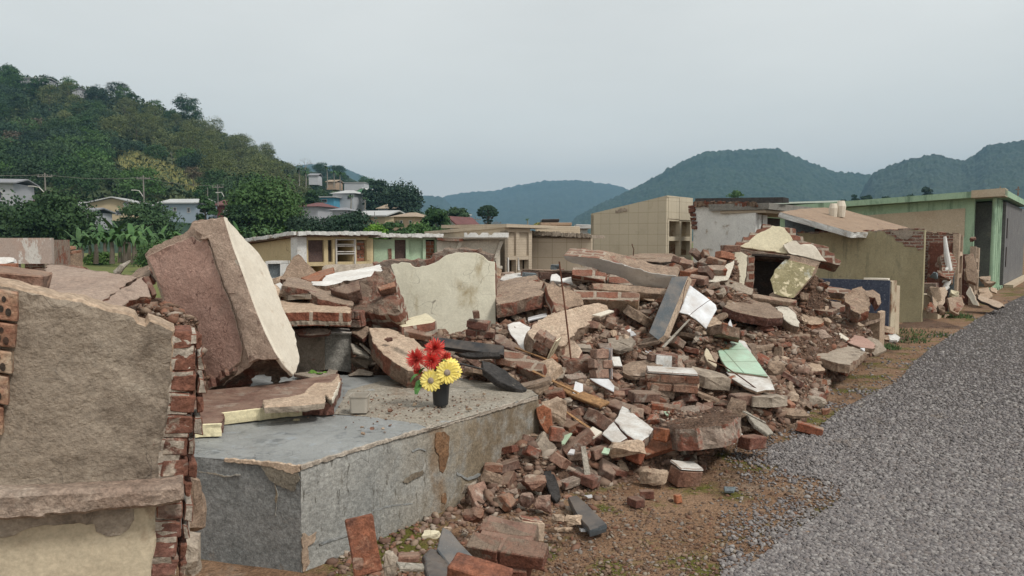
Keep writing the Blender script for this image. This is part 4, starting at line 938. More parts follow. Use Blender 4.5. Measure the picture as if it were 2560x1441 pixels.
# --- mint tomb
o = at0(934, 13.9); R_ = at0(1092, 14.2) - o; L_ = Vector((-.6, 2.0, 0)); ax = R_.normalized(); inw = L_.normalized()
t = empty('mint_tomb', o, 'pale mint green burial vault with bricked-up niches and a chipped white roof edge', 'tomb'); wd = R_.length
build_wall(t, 'front_wall', 'mint_paint', o, ax * .33, inw * .14, 1.66)
build_wall(t, 'side_wall', 'mint_paint', o + inw * .15, L_ * .9, ax * .1, 1.66, 1.66)
niche_grid(t, o + ax * .33, ax, inw, [.03, .30, .62, .86], [.2, .98, 1.04, 1.68], 'mint_paint', 'painted_shade', .7, .06, [(2, 2, 'bricks'), (2, 0, 'bricks'), (0, 0, 'bricks'), (0, 2, 'plum_panel'), (1, 2, 'mint_paint'), (1, 0, 'glass_dark')])  # niche interior coloured dark in place of shade
g = MB(); g.box(o + ax * .60 + Z * 1.18 - inw * .05, ax * .38, inw * .05, Z * .07); g.build('shelf', 'mint_paint', t)
g = MB(); g.box(o + ax * .27 + Z * 1.24 - inw * .008, ax * .06, inw * .02, Z * .24, 0, .01); g.build('brick_patch', 'brick', t)
g = MB(); g.box(o - ax * .05 - inw * .1 + Z * 1.69, ax * (wd + .15), L_ * 1.05, Z * .06); g.build('roof_slab', 'white_dirty', t)
ragged_beam(t, 'roof_edge', 'white_dirty', o - ax * .06 - inw * .12 + Z * 1.735, o + ax * (wd + .1) - inw * .12 + Z * 1.735, -inw * .04, .07, 5, n=20)

# --- grey white tomb with the wavy parapet
o = at0(1094, 14.0); R_ = at0(1252, 14.2) - o; L_ = Vector((-.5, 2.0, 0)); ax = R_.normalized(); inw = L_.normalized(); wd = R_.length
t = empty('grey_white_tomb', o, 'weathered grey white vault with wavy parapet and slanting columns between mint tomb and beige tomb', 'tomb')
build_wall(t, 'front_wall', 'grey_white', o + inw * .06, ax * wd, inw * .1, 1.62, 1.66)
for x, w_, z_, h_ in ((.62, .2, 1.3, .09), (.92, .2, 1.16, .09)): g = MB(); g.box(o + ax * x + Z * z_ + inw * .04, ax * w_, inw * .03, Z * h_); g.build('niche_shade', 'painted_shade', t)  # dark boxes on the wall, painted as shaded openings
for x in (.3, 1.08):
    g = MB(); g.prism([o + ax * (x + .1) + Z * 1.62, o + ax * (x + .18) + Z * 1.62, o + ax * (x + .05) + Z * 1.3, o + ax * x + Z * 1.3], inw * .1); g.build('slanting_column', 'grey_white', t)
for z_, x_ in ((1.24, .55), (1.1, .85)):
    g = MB(); g.box(o + ax * x_ + Z * z_ - inw * .03, ax * .38, inw * .08, Z * .05); g.build('ledge', 'grey_white', t)
g = MB(); a = o + ax * .48 - inw * .1; g.box(a + Z * 1.66, ax * .84, L_ * .9, Z * .04); g.build('roof_slab', 'grey_white', t)
n_ = 40; top = []
for i in range(n_ + 1):
    x = .84 * i / n_; d_ = .05 * max(0, math.sin(x * 28)) if .06 < x < .6 else 0
    top.append(a + ax * x + Z * (1.785 - d_) - inw * .02)
g = MB(); b0 = [a + ax * (.84 * i / n_) + Z * 1.695 - inw * .02 for i in range(n_ + 1)]
for i in range(n_): g.prism([b0[i], b0[i + 1], top[i + 1], top[i]], -inw * .04)
g.build('wavy_parapet', 'white_dirty', t)
g = MB(); g.box(o - inw * .05 + Z * 1.63, ax * .48, L_ * .8, Z * .06, 0, .02); g.build('broken_roof', 'mortar_brick', t)

# --- beige tomb with pointed roof line
o = at0(1262, 15.0); L_ = SIDEV * 2.1; R_ = at0(1330, 15.35) - o; ax = R_.normalized(); inw = SIDEV; wd = R_.length
t = empty('beige_tomb', o, 'beige board-clad vault with low pointed roof and broken niches, right of the wavy parapet', 'tomb')
build_wall(t, 'side_wall', 'beige_wall', o, L_, ax * .1, 1.90, 1.76); build_wall(t, 'front_wall', 'beige_wall', o + inw * .18 + ax * .001 + Z * .0, ax * (wd - .002), inw * .08, 1.88)
niche_grid(t, o, ax, inw, [.04, .31, wd - .04], [.3, .9, 1.28, 1.84], 'beige_wall', 'painted_shade', .1, .08, [(0, 2, 'beige_wall'), (1, 2, 'beige_wall'), (1, 0, 'glass_dark')])  # inside of the niches has its shade painted on
for z_ in (.94, 1.32):
    g = MB(); g.box(o + ax * .05 + Z * (z_ - .03) - inw * .03, ax * .02, inw * .03, Z * -.3); g.box(o + ax * .3 + Z * (z_ - .03) - inw * .03, ax * .02, inw * .03, Z * -.26, 0, .01); g.build('broken_rim', 'white_paint', t)
g = MB(); a = o - inw * .1 - ax * .05
g.prism([a + Z * 1.90, a + Z * 1.97, a + L_ * 1.1 + Z * 1.83, a + L_ * 1.1 + Z * 1.76], ax * .08)
g.prism([a + ax * .081 + Z * 1.90, a + ax * .081 + Z * 1.97, a + ax * 1.25 + Z * 1.94, a + ax * 1.25 + Z * 1.88], inw * 1.9); g.build('roof_slab', 'beige_wall', t)
# --- tiled side wall tomb
o = at0(1478, 15.2); L_ = at0(1328, 15.7) - o; inw = Vector((.5, 1.8, 0))
t = empty('beige_tiled_tomb', o, 'low vault with square beige tiles on its side, left of the tall tan mausoleum', 'tomb')
build_wall(t, 'side_wall', 'beige_tile', o, L_, inw * .1, 1.69, 1.76); ragged_beam(t, 'roof_edge', 'plaster_grey', o + Z * 1.725 + Vector((0, -.12, 0)), o + L_ * 1.06 + Z * 1.80 + Vector((0, -.12, 0)), Vector((0, .3, 0)), .09, 8, .03, 30)
build_wall(t, 'roof_slab', 'plaster_grey', o + Z * 1.68, L_, inw, .07, .10, 0)
# --- stacked slab roofs behind
for i, (px0, px1, top, bot, D, m, lb) in enumerate([(1340, 1450, 566, 586, 18.0, 'beige_wall', 'thick rounded tan roof slab stacked over the beige tomb roof'), (1352, 1430, 556, 566, 18.6, 'roof_brown', 'upper tan slab with black cracked top on the stacked roofs'), (1355, 1398, 548, 556, 18.9, 'granite_black', 'small black slab lying on top of the stacked roofs'),
        (1330, 1478, 586, 596, 17.6, 'beige_wall', 'lowest and widest of the stacked tan roof slabs'), (1440, 1478, 562, 572, 24, 'roof_white', 'pale flat roof edge beside the tall tan mausoleum')]):
    a = P(px0, bot, D); b = P(px1, bot, D); h = (bot - top) / F * D
    g = MB(); g.box((a.x, a.y, a.z), (b.x - a.x, 0, 0), (0, .9, 0), (0, 0, h), 0, .012)
    if i in (0, 3, 4): g.box((a.x + .1, a.y + .15, 0), (b.x - a.x - .2, 0, 0), (0, .6, 0), (0, 0, a.z - .006))
    g.build('roof_slab', m, None, lb, 'roof slab', bevel=.02)

# --- tall tan mausoleum
o = at0(1665, 20.0); L_ = SIDEV * 2.38; R_ = ROADV * 1.62
t = empty('tan_mausoleum', o, 'tall tan tiled mausoleum with two columns of open niches on its end', 'mausoleum')
build_wall(t, 'side_wall', 'tan_tile', o, L_, ROADV * .1, 2.80, 2.36)
build_wall(t, 'back_wall', 'tan_tile', o + L_ - SIDEV * .1, R_, SIDEV * .1, 2.36, 2.36)
g = MB(); g.prism([o + Z * 2.801 - SIDEV * .02, o + Z * 2.84 - SIDEV * .02, o + L_ + Z * 2.40, o + L_ + Z * 2.361], R_); g.build('roof_slab', 'tan_tile', t)
g = MB(); g.box(o + ROADV * .101 + Z * 2.22 - SIDEV * .012, ROADV * .66, SIDEV * .06, Z * .58); g.box(o + ROADV * .77 + Z * 2.2 - SIDEV * .02, ROADV * .85, SIDEV * .06, Z * .60); g.build('fascia', 'tan_tile', t)
niche_grid(t, o + ROADV * .08, ROADV, SIDEV, [.04, .80, 1.5], [.05, .62, 1.15, 1.68, 2.22], 'tan_tile', 'cream_stained', 1.0, .12, [(i, j, 'flap') for i in (0, 1) for j in (1, 2, 3)])
g = MB(); random.seed(4)
for k in range(5): g.box(o + L_ * (.5 + .03 * k) + Z * (2.45 - .01 * k) - ROADV * .012, SIDEV * .09, ROADV * .03, Z * (.11 - .025 * abs(k - 2)), 0, .012)
g.build('broken_spot', 'plaster_grey', t)

# --- white mausoleum, dark parapet roof and grey roof slab
o = at0(1888, 19.0); L_ = at0(1733, 20.2) - o; ax = L_.normalized()
t = empty('white_mausoleum', o, 'white peeling mausoleum wall under a soot-dark parapet, right of the tan mausoleum', 'mausoleum')
build_wall(t, 'side_wall', 'white_dirty', o, L_, ROADV * .14, 2.50, 2.55)
ragged_beam(t, 'broken_eave', 'masonry_broken', o + Z * 2.56 - Vector((0, .12, 0)), o + L_ + Z * 2.62 - Vector((0, .12, 0)), Vector((0, .2, 0)), .13, 9, .05, 26)
a = o + Z * 2.62 + Vector((.8, .3, 0)); b = o + L_ * .98 + Z * 2.64; g = MB(); g.box(a, b - a, Vector((.3, .4, 0)), Z * .13, 0, .01); g.build('dark_parapet', 'charred', t)
g = MB(); g.box(o + ROADV * .15 - SIDEV * .05, ROADV * .13, SIDEV * .12, Z * 2.3); g.build('corner_pillar', 'white_dirty', t)
build_wall(t, 'front_wall', 'white_dirty', o + ROADV * .55, ROADV * .32, SIDEV * .1, 2.3)
build_wall(t, 'doorway_shade', 'painted_shade', o + ROADV * .88 + SIDEV * .2, ROADV * 1.6, SIDEV * .1, 2.25)  # near-black wall painted as the shade of an open door
build_wall(t, 'granite_panel', 'slate', o + ROADV * 2.1 + SIDEV * .02, ROADV * 1.9, SIDEV * .08, 2.0)
g = MB(); a = o - SIDEV * .25; g.box(a + Z * 2.34, ROADV * 4.6, SIDEV * 1.2, Z * .07); g.build('ceiling_slab', 'beige_wall', t)
g = MB(); a = o - SIDEV * .35 - ROADV * .05; g.box(a + Z * 2.415, ROADV * 5.4, SIDEV * 1.6, Z * .17, 0, .01); g.build('roof_slab', 'grey_concrete', t)
g = MB(); random.seed(8)
for k in range(6): g.box(o + L_ * (.93 + .01 * k) - ROADV * .05 + Z * (1.95 + .11 * k), SIDEV * .16, ROADV * .12, Z * .09, 0, .02)
g.build('broken_corner', 'brick_dark', t)
# sloping brown slab roof that has slipped
slab('collapsed_roof_slab', 'huge brown roof slab sloping down to the right with a white painted edge', 'roof slab', [(1950, 532, 15.5), (2130, 578, 14.8), (2300, 575, 17.5)],
     [(1950, 530), (2005, 522), (2060, 519), (2110, 524), (2300, 578), (2240, 582), (2130, 580)], .12, ['roof_brown', 'white_dirty', 'roof_brown'], jag=.012, seg=.15, relief=.012, hero=False)
slab('granite_chunk', 'blue grey granite panel leaning under the sloping roof slab', 'granite slab', [(1965, 545, 16.2), (2035, 575, 15.9), (1965, 580, 16.1)], [(1962, 540), (2037, 566), (2037, 592), (1962, 592)], .06, ['slate'], clean='all', hero=False)
g = MB(); a = P(2037, 595, 16.1); g.box((a.x, a.y, a.z - .3), (.45, 0, 0), (0, .3, 0), (0, 0, .5), 0, .01); g.build('brick_wall', 'brick_dark', None, 'dark red brick wall strip under the slipping roof slab', 'wall')
for px, py, w_, lb, m_ in ((2083, 520, .11, 'small cream vase-shaped stump on the brown roof slab', 'cream_pale'), (2102, 516, .12, 'taller cream broken post on the brown roof slab', 'cream_pale')):
    a = P(px, py + 16, 16.8); g = MB(); g.tube([a - Z * .1, a + Z * w_ * 1.2, a + Z * w_ * 2.2], [w_ * .7, w_ * .9, w_ * .6], 0, 10); g.build('broken_post', m_, None, lb, 'post')

# --- olive wall tomb
o = at0(2311, 14.5); L_ = SIDEV * 2.45
t = empty('olive_tomb', o, 'long olive yellow plastered tomb wall with a brick patch showing at its right end', 'tomb')
build_wall(t, 'side_wall', 'olive_wall', o, L_, ROADV * .16, 1.845, 1.79)
ragged_beam(t, 'broken_top', 'mortar_brick', o + Z * 1.845 + ROADV * .002, o + L_ + Z * 1.80 + ROADV * .002, ROADV * .15, .05, 3, .03, 26)
op, np_ = o - ROADV * .006, None
def on_olive(px, py):
    n = ROADV.cross(Z) if False else SIDEV.cross(Z); d = ray(px, py); return CAM + d * ((op - CAM).dot(n) / d.dot(n))
pl = [on_olive(*q) for q in [(2208, 577), (2309, 578), (2309, 622), (2296, 627), (2290, 618), (2262, 616), (2256, 606), (2240, 604), (2236, 592), (2218, 586)]]
g = MB(); g.prism(pl, SIDEV.cross(Z) * (-.004 if SIDEV.cross(Z).dot(CAM - o) < 0 else .004)); g.build('brick_patch', 'masonry_small', t)
pl = [on_olive(*q) for q in [(2222, 577), (2282, 577), (2282, 590), (2268, 600), (2250, 598), (2236, 586)]]
g = MB(); g.prism(pl, (CAM - o).normalized() * .02); g.build('plaster_patch', 'plaster_grey', t)
# --- blue granite tomb and its posts
o = at0(2228, 12.2); L_ = SIDEV * 1.25
t = empty('blue_granite_tomb', o, 'low tomb faced with blue granite in front of the olive wall', 'tomb')
build_wall(t, 'granite_side', 'granite_blue', o, L_, ROADV * .05, .98, .98); g = MB(); g.box(o + L_ * .02 + Z * .981, L_ * .3, ROADV * .12, Z * .03, 0, .008); g.build('top_strip', 'cream_pale', t)
build_wall(t, 'end_face', 'cream_stained', o + ROADV * .051 - SIDEV * .02, ROADV * .42, SIDEV * .1, .96, .96)
g = MB(); g.box(o + ROADV * .48 + Z * 0, ROADV * .35, SIDEV * .5, Z * .86, 0, .008); g.build('end_box', 'beige_bare', t)
o = at0(2217, 11.2); g = MB(); g.box(o - Z * .05, ROADV * -.28, SIDEV * .05, Z * .62, 0, .012); g.box(o - ROADV * .281 - Z * .05, SIDEV * .9, ROADV * .05, Z * .6, 0, .015); g.box(o - ROADV * .27 - Z * .05 + SIDEV * .06, SIDEV * .8, ROADV * .2, Z * .5, 0, .015)
g.build('grave_box', ['plaster_tan'], None, 'low plaster grave box with pale end, in front of the blue granite tomb', 'grave')

# --- ruined vaults along the road
def post(px, D, top, w, dpt, m, nm, lb, cat='pillar', tilt=0):
    o = at0(px, D); h = 1.65 + (600 - top) / F * D; g = MB(); g.box(o - Z * .05, ROADV * w + Z * tilt, SIDEV * dpt, Z * h + Vector((tilt, 0, 0)), 0, .012); g.build(nm, m, None, lb, cat)
post(2303, 14.9, 575, .28, .1, 'slate', 'granite_post', 'blue grey granite post at the right end of the olive wall', 'pillar')
def ladder(px, D, top, w, rows, lb, m='plaster_tan'):
    o = at0(px, D); h = 1.65 + (600 - top) / F * D; t = empty('niche_wall', o, lb, 'niche wall'); ax = ROADV
    g = MB(); g.box(o - Z * .05, ax * .17, SIDEV * .12, Z * h, 0, .012); g.build('upright', m, t); g = MB(); g.box(o + ax * (w - .12) - Z * .05, ax * .12, SIDEV * .12, Z * (h - .03), 0, .012); g.build('upright', m, t)
    for k in range(rows): g = MB(); g.box(o + ax * .145 + Z * (.25 + k * (h - .3) / rows), ax * (w - .27), SIDEV * .12, Z * .1, 0, .012); g.build('shelf_edge', m, t)
    g = MB(); g.box(o + ax * .02 + SIDEV * .125 - Z * .05, ax * (w - .04), SIDEV * .5, Z * (h - .2), 0, .02); g.build('brick_core', 'brick_dark', t)
ladder(2398, 16.9, 580, .75, 3, 'tall brown frame of empty niches, left one of the pair near the green mausoleum')
ladder(2440, 18.6, 612, .8, 3, 'lower brown frame of empty niches beside the green columns')
o = at0(2395, 17.4); L_ = SIDEV * 1.5
t = empty('brick_ruin', o, 'red brick tomb wall with plaster remains behind the white hanging pipe', 'ruined wall')
build_wall(t, 'wall', 'masonry_small', o, L_, ROADV * .2, 1.75, 1.85); ragged_beam(t, 'broken_top', 'masonry_broken', o + Z * 1.76, o + L_ + Z * 1.85, ROADV * .19, .08, 5, .05, 14)
g = MB(); b0 = at0(2362, 16.3); g.tube([b0 + Z * 1.72, b0 + Z * 1.35 + V3(.05, 0, 0), b0 + Z * 1.0 + V3(.12, 0, 0), b0 + Z * .7 + V3(.12, 0, 0), b0 + Z * .55 + V3(.0, 0, 0), b0 + Z * .52 + V3(-.16, 0, 0)], [.03, .055, .07, .045, .05, .03], 0, 9)
for k in range(5): a_ = .62 + k * .11; g.tube([b0 + Z * a_ + V3(.1, 0, 0), b0 + Z * (a_ - .07) + V3(.03, -.03, 0), b0 + Z * (a_ - .12) + V3(.0 - .02 * (k % 3), -.03, 0)], [.05, .035, .012], 0, 7)
g.build('torn_sheet', 'white_paint', None, 'torn white plastic sheet hanging in a long twist beside the olive wall', 'plastic sheet')
g = MB(); b0 = at0(2345, 15.9); g.box(b0, ROADV * .5, SIDEV * .6, Z * .7, 0, .03); g.build('ruined_grave', 'mortar_brick', None, 'broken grave base with plaster remains under the white sheet', 'grave')
g = MB(); b0 = at0(2389, 16.9); g.box(b0, ROADV * .16, SIDEV * .1, Z * .95); g.build('slate_board', 'slate', None, 'dark blue upright board in the ruins left of the tall niche frame', 'board')
slab('plaster_slab', 'pale pointed slab leaning on the foot of the tall niche frame', 'slab', [(2420, 720, 16.5), (2448, 765, 16.0), (2425, 765, 16.2)], [(2415, 735), (2424, 716), (2448, 765), (2432, 762)], .05, ['cream_pale', 'plaster_tan'], jag=.01, hero=False)
slab('plaster_slab', 'brown slab lying propped at the road edge before the niche frames', 'slab', [(2443, 737, 17), (2510, 762, 16.5), (2480, 770, 16.0)], [(2443, 737), (2500, 755), (2512, 765), (2495, 770), (2447, 749)], .06, ['plaster_tan', 'painted_shade'], jag=.02, hero=False)

for a_, o_, e_, m_, lb in [([(2330, 720, 15.4), (2350, 780, 14.9), (2365, 715, 15.6)], [(2328, 722), (2362, 716), (2370, 730), (2352, 782), (2336, 770)], .06, 'plaster_tan', 'tan slab leaning beside the blue grey granite post'), ([(2372, 745, 15.9), (2400, 790, 15.4), (2408, 748, 16)], [(2368, 745), (2404, 740), (2412, 762), (2396, 786), (2378, 778)], .06, 'plaster_brown', 'brown slab tilted on the verge below the tall niche frame'),
    ([(2352, 640, 16.4), (2390, 660, 16.3), (2355, 690, 16.2)], [(2350, 640), (2378, 630), (2394, 656), (2380, 700), (2356, 692)], .12, 'masonry_small', 'leaning brickwork piece behind the white plastic sheet'), ([(2415, 640, 17.6), (2442, 660, 17.4), (2420, 700, 17.3)], [(2412, 640), (2432, 632), (2444, 664), (2440, 710), (2416, 702)], .12, 'plaster_brown', 'brown panel tipped between the niche frames'), ([(2448, 722, 18.4), (2476, 740, 18), (2452, 752, 17.8)], [(2446, 722), (2470, 718), (2482, 738), (2462, 752), (2450, 748)], .08, 'plaster_tan', 'tan slab piece at the foot of the lower niche frame')]:
    slab('leaning_piece', lb, 'rubble', a_, o_, e_, [m_, 'plaster_brown'], jag=.012, seg=.05, hero=False)
g = MB(); o = at0(2352, 15.3); g.box(o, ROADV * .5, SIDEV * .5, Z * .5, 0, .02); g.build('low_grave', 'beige_bare', None, 'low pale grave box between the granite post and the tall niche frame', 'grave')
random.seed(61)
for i, (px, py, D, w_, m_, lb) in enumerate([(2325, 770, 14.6, .3, 'mortar_brick', 'brick lump below the blue grey granite post'), (2338, 735, 15.2, .35, 'plaster_tan', 'tan plaster block right of the granite post'), (2352, 690, 16.2, .3, 'masonry_broken', 'brick and mortar lump behind the white plastic sheet'), (2372, 700, 16.8, .4, 'plaster_brown', 'brown slanting chunk right of the white plastic sheet'), (2378, 665, 17.1, .35, 'masonry_broken', 'upper brick chunk right of the white plastic sheet'), (2335, 690, 15.6, .22, 'slate', 'grey stone box beside the granite post'), (2380, 735, 16.6, .35, 'yellow_plaster', 'ochre plaster chunk under the brick ruin'), (2350, 775, 14.9, .25, 'plaster_brown', 'brown stone in the grass by the road'), (2430, 690, 18.4, .5, 'plaster_brown', 'brown slab wedged between the two niche frames'), (2405, 745, 16.9, .2, 'masonry_broken', 'brick rubble at the foot of the left niche frame'), (2455, 735, 18.2, .22, 'plaster_tan', 'tan rubble at the foot of the right niche frame'), (2485, 728, 20, .3, 'plaster_tan', 'flat tan stone before the green columns'), (2432, 600, 19.5, .25, 'brick_dark', 'dark brick stub on top of the right niche frame'), (2365, 790, 14.6, .14, 'plaster_tan', 'small tan stone on the road edge'), (2392, 775, 15.3, .16, 'brick', 'small red stone on the road edge')]):
    lump_at(px, py, D, (w_, w_ * .6, w_ * random.uniform(.5, .9)), m_, lb, rot=(random.uniform(-20, 20), random.uniform(-25, 25), random.uniform(0, 90)), seed=700 + i)
# --- green mausoleum
o = at0(2460, 24.0); L_ = SIDEV * 7.2
t = empty('green_mausoleum', o, 'green mausoleum with slender columns and a long overhanging flat roof at the right', 'mausoleum')
build_wall(t, 'side_wall', 'green_paint', o + SIDEV * .3, L_, ROADV * .15, 3.0, 2.62)
a = o + SIDEV * .55 - ROADV * .03 ; g = MB(); g.prism([a + Z * 1.75, a + SIDEV * 3.6 + Z * 1.7, a + SIDEV * 4.4 + Z * 1.95, a + SIDEV * 4.6 + Z * 2.42, a + Z * 2.68], ROADV * .029); g.build('bare_patch', 'beige_bare', t)
build_wall(t, 'front_wall', 'green_paint', o + SIDEV * .5 + ROADV * .16, ROADV * 2.0, SIDEV * .1, 3.0, 3.0)
g = MB()
for x in (.5, 1.15):
    for z in (.2, 1.0, 1.8): g.box(o + ROADV * x + SIDEV * .45 + Z * z, ROADV * .3, SIDEV * .05, Z * .6)
g.build('niche', 'painted_shade', t)  # dark boxes on the wall, shade of the niches as colour
for k, x in enumerate((0.0, .62, 1.24, 1.86)):
    g = MB(); g.tube([o + ROADV * x - SIDEV * .25 - Z * .05, o + ROADV * x - SIDEV * .25 + Z * 3.0], [.065, .065], 0, 10); g.box(o + ROADV * (x - .14) - SIDEV * .4 - Z * .05, ROADV * .28, SIDEV * .3, Z * .14); g.build('column', 'green_paint', t)
g = MB(); a = o - SIDEV * .55 - ROADV * .45; e1 = ROADV * 10; g.prism([a + Z * 3.04, a + Z * 3.24, a + SIDEV * 8.1 + Z * 2.84, a + SIDEV * 8.1 + Z * 2.66], e1); g.build('roof_slab', 'green_paint', t)
g = MB(); g.prism([a + Z * 3.02 - ROADV * .02, a + Z * 3.27 - ROADV * .02, a + SIDEV * .9 + Z * 3.225 - ROADV * .02, a + SIDEV * .9 + Z * 2.99 - ROADV * .02], e1 * .1); g.build('roof_corner', 'beige_bare', t)
g = MB(); g.box(a + SIDEV * 5.0 + ROADV * .4 + Z * 3.0, SIDEV * 3.0, ROADV * 2.0, Z * .06); g.build('roof_sheet', 'white_paint', t)
g = MB(); g.box(a + SIDEV * 5.6 + Z * 2.2, SIDEV * .5, ROADV * .3, Z * .5, 0, .03); g.build('brick_corner', 'brick', t)
o = at0(2512, 25.6); t = empty('grey_mausoleum', o, 'dark grey mausoleum front at the right edge beside the green columns', 'mausoleum')
build_wall(t, 'front_wall', 'dark_wall', o, ROADV * 9.0, SIDEV * 1.5, 2.95, 2.95); g = MB()
for z in (.7, 1.7): g = MB(); g.box(o + ROADV * .5 - SIDEV * .02 + Z * z, ROADV * .2, SIDEV * .019, Z * .7); g.build('slot_shade', 'painted_shade', t)  # dark strips painted for the shade in narrow openings
g = MB(); g.box(o - SIDEV * .3 - Z * .05, ROADV * 9.0, SIDEV * .28, Z * .15); g.build('step', 'beige_bare', t)
for px, lb in ((2500, 'thin iron cross finial on the green roof corner, left one'), (2545, 'thin finial on the roof at the right edge')):
    a = P(px, 486, 24.5); g = MB(); g.tube([a - Z * .05, a + Z * .25], .02, 0, 6); g.box(a + V3(-.07, 0, .14), (.14, 0, 0), (0, .02, 0), (0, 0, .03)); g.build('roof_finial', 'mortar_brick', None, lb, 'finial')
for i, (px, py, D, w_, lb) in enumerate([(2465, 700, 19.5, .3, 'tan broken stone at the foot of the green columns'), (2475, 712, 19, .25, 'pale broken stone below the green columns')]):
    lump_at(px, py, D, (w_, w_, w_ * .7), 'plaster_tan', lb)

# --- low remains at the left
o = at0(128, 12.0); ax = Vector((-1, .12, 0)).normalized(); inw = Vector((-.35, 1, 0)).normalized()
t = empty('pink_tomb', o, 'small pink and white tomb with an open brick-lined niche at the far left', 'tomb')
for nm, x0, x1, z0, z1, m in (('upper_wall', 0, 1.2, 1.26, 1.68, 'pink'), ('left_wall', .6, 1.2, -.05, 1.259, 'white_dirty'), ('right_pillar', 0, .13, -.05, 1.259, 'plaster_grey')):
    g = MB(); g.box(o + ax * x0 + Z * z0, ax * (x1 - x0), inw * .15, Z * (z1 - z0), 0, .006); g.build(nm, {'pink': 'pink_wall'}.get(m, m), t)
g = MB(); g.box(o + ax * .13 + inw * .35 - Z * .05, ax * .47, inw * .1, Z * 1.3); g.build('niche_back', 'masonry_small', t)
g = MB(); g.box(o + ax * .02 + inw * .16 - Z * .05, ax * .1, inw * 1.2, Z * 1.7); g.build('side_wall', 'mortar_brick', t)
o = P(165, 655, 14); g = MB(); g.box((o.x - .13, o.y, -.05), (.28, 0, 0), (0, .3, 0), (0, 0, 1.44), 0, .012); g.box((o.x - .13, o.y, 1.392), (.27, 0, 0), (0, .3, 0), (0, 0, .06), 1, .02); g.box((o.x - .08, o.y + .02, 1.455), (.16, 0, 0), (0, .2, 0), (0, 0, .07), 1, .02)
g.build('tomb_stump', ['plaster_brown', 'brick'], None, 'brown plastered stump topped with bricks right of the pink tomb', 'tomb')
lump_at(16, 655, 9.5, (.2, .2, .14), 'white_paint', 'rounded white plaster lump before the pink tomb'); brick_at(8, 668, 7.0, (0, 0, 15), 'pale orange brick on rubble before the pink tomb', 'brick_orange')
slab('plaster_slab', 'narrow brick slab with white end before the pink tomb niche', 'slab', [(30, 715, 6), (60, 680, 6.2), (55, 720, 5.9)], [(27, 712), (36, 680), (60, 677), (66, 684), (54, 715)], (60, 677, 67, 679, 6.4), ['masonry_broken', 'white_paint', 'masonry_small'], jag=.008)
# small white framed niche in front of the yellow tomb
o = P(664, 700, 12.6); t = empty('niche_box', Vector((o.x, o.y, 0)), 'small white framed glass niche left of the yellow tomb pillar', 'niche box'); g = MB()
for q in ((0, 0, .3, 1.0), (0, 1.24, .3, .05), (.0, 1.0, .04, .24), (.25, 1.0, .05, .24)): g.box((o.x + q[0], o.y, q[1] + .002), (q[2], 0, 0), (0, .4, 0), (0, 0, q[3] - .004), 0, .004)
g.build('frame', 'white_dirty', t); g = MB(); g.box((o.x + .04, o.y + .05, 1.0), (.21, 0, 0), (0, .03, 0), (0, 0, .24)); g.build('pane', 'slate', t)
# ================================================================ the heap: placed pieces, near to far
# ---- ruined wall in the left foreground
t = empty('ruined_wall', G(330, 1441, 0.0) * 1.0, 'broken plastered tomb wall with toothed brick end filling the left foreground', 'ruined wall')
t.location = Vector((-1.0, 1.95, 0))
AN = [(25, 715, 1.78), (430, 900, 1.95), (20, 1240, 1.80)]
slab('plaster_face', None, None, AN, [(-60, 690), (25, 713), (107, 732), (165, 744), (225, 760), (295, 778), (338, 790), (347, 806), (363, 812), (372, 799), (418, 817), (437, 826), (432, 930), (423, 1018), (410, 1100), (397, 1155), (401, 1222), (180, 1228), (-60, 1236)],
     .13, ['plaster_grey', 'masonry', 'masonry_broken'], {k: 'plaster_tan' for k in range(12)}, clean=(), jag=.0028, seg=.014, relief=.008, bev=.006, parent=t)
slab('ledge', None, None, [(0, 1235, 1.74), (430, 1215, 1.90), (0, 1290, 1.74)], [(-60, 1238), (180, 1228), (400, 1219), (455, 1212), (460, 1252), (400, 1268), (230, 1283), (115, 1291), (110, 1298), (-60, 1305)],
     .12, ['ledge', 'ledge', 'ledge'], jag=.0025, seg=.014, relief=.004, bev=.008, parent=t)
slab('lower_panel', None, None, [(0, 1310, 1.80), (390, 1275, 1.95), (0, 1441, 1.80)], [(-60, 1295), (120, 1286), (392, 1262), (388, 1330), (378, 1441), (370, 1560), (-60, 1560)],
     .12, ['cream_stained', 'masonry', 'masonry'], jag=.003, seg=.02, relief=.003, parent=t)
# brown stain where the render has come off the cream panel
slab('stain_patch', None, None, [(0, 1309, 1.795), (390, 1274, 1.945), (0, 1440, 1.795)], [(-60, 1296), (120, 1287), (330, 1268), (334, 1300), (322, 1322), (300, 1338), (268, 1342), (240, 1330), (236, 1310), (200, 1306), (150, 1312), (90, 1318), (50, 1330), (20, 1342), (-60, 1350)], .004, ['plaster_grey'], jag=.003, seg=.012, relief=.002, bev=0, parent=t)
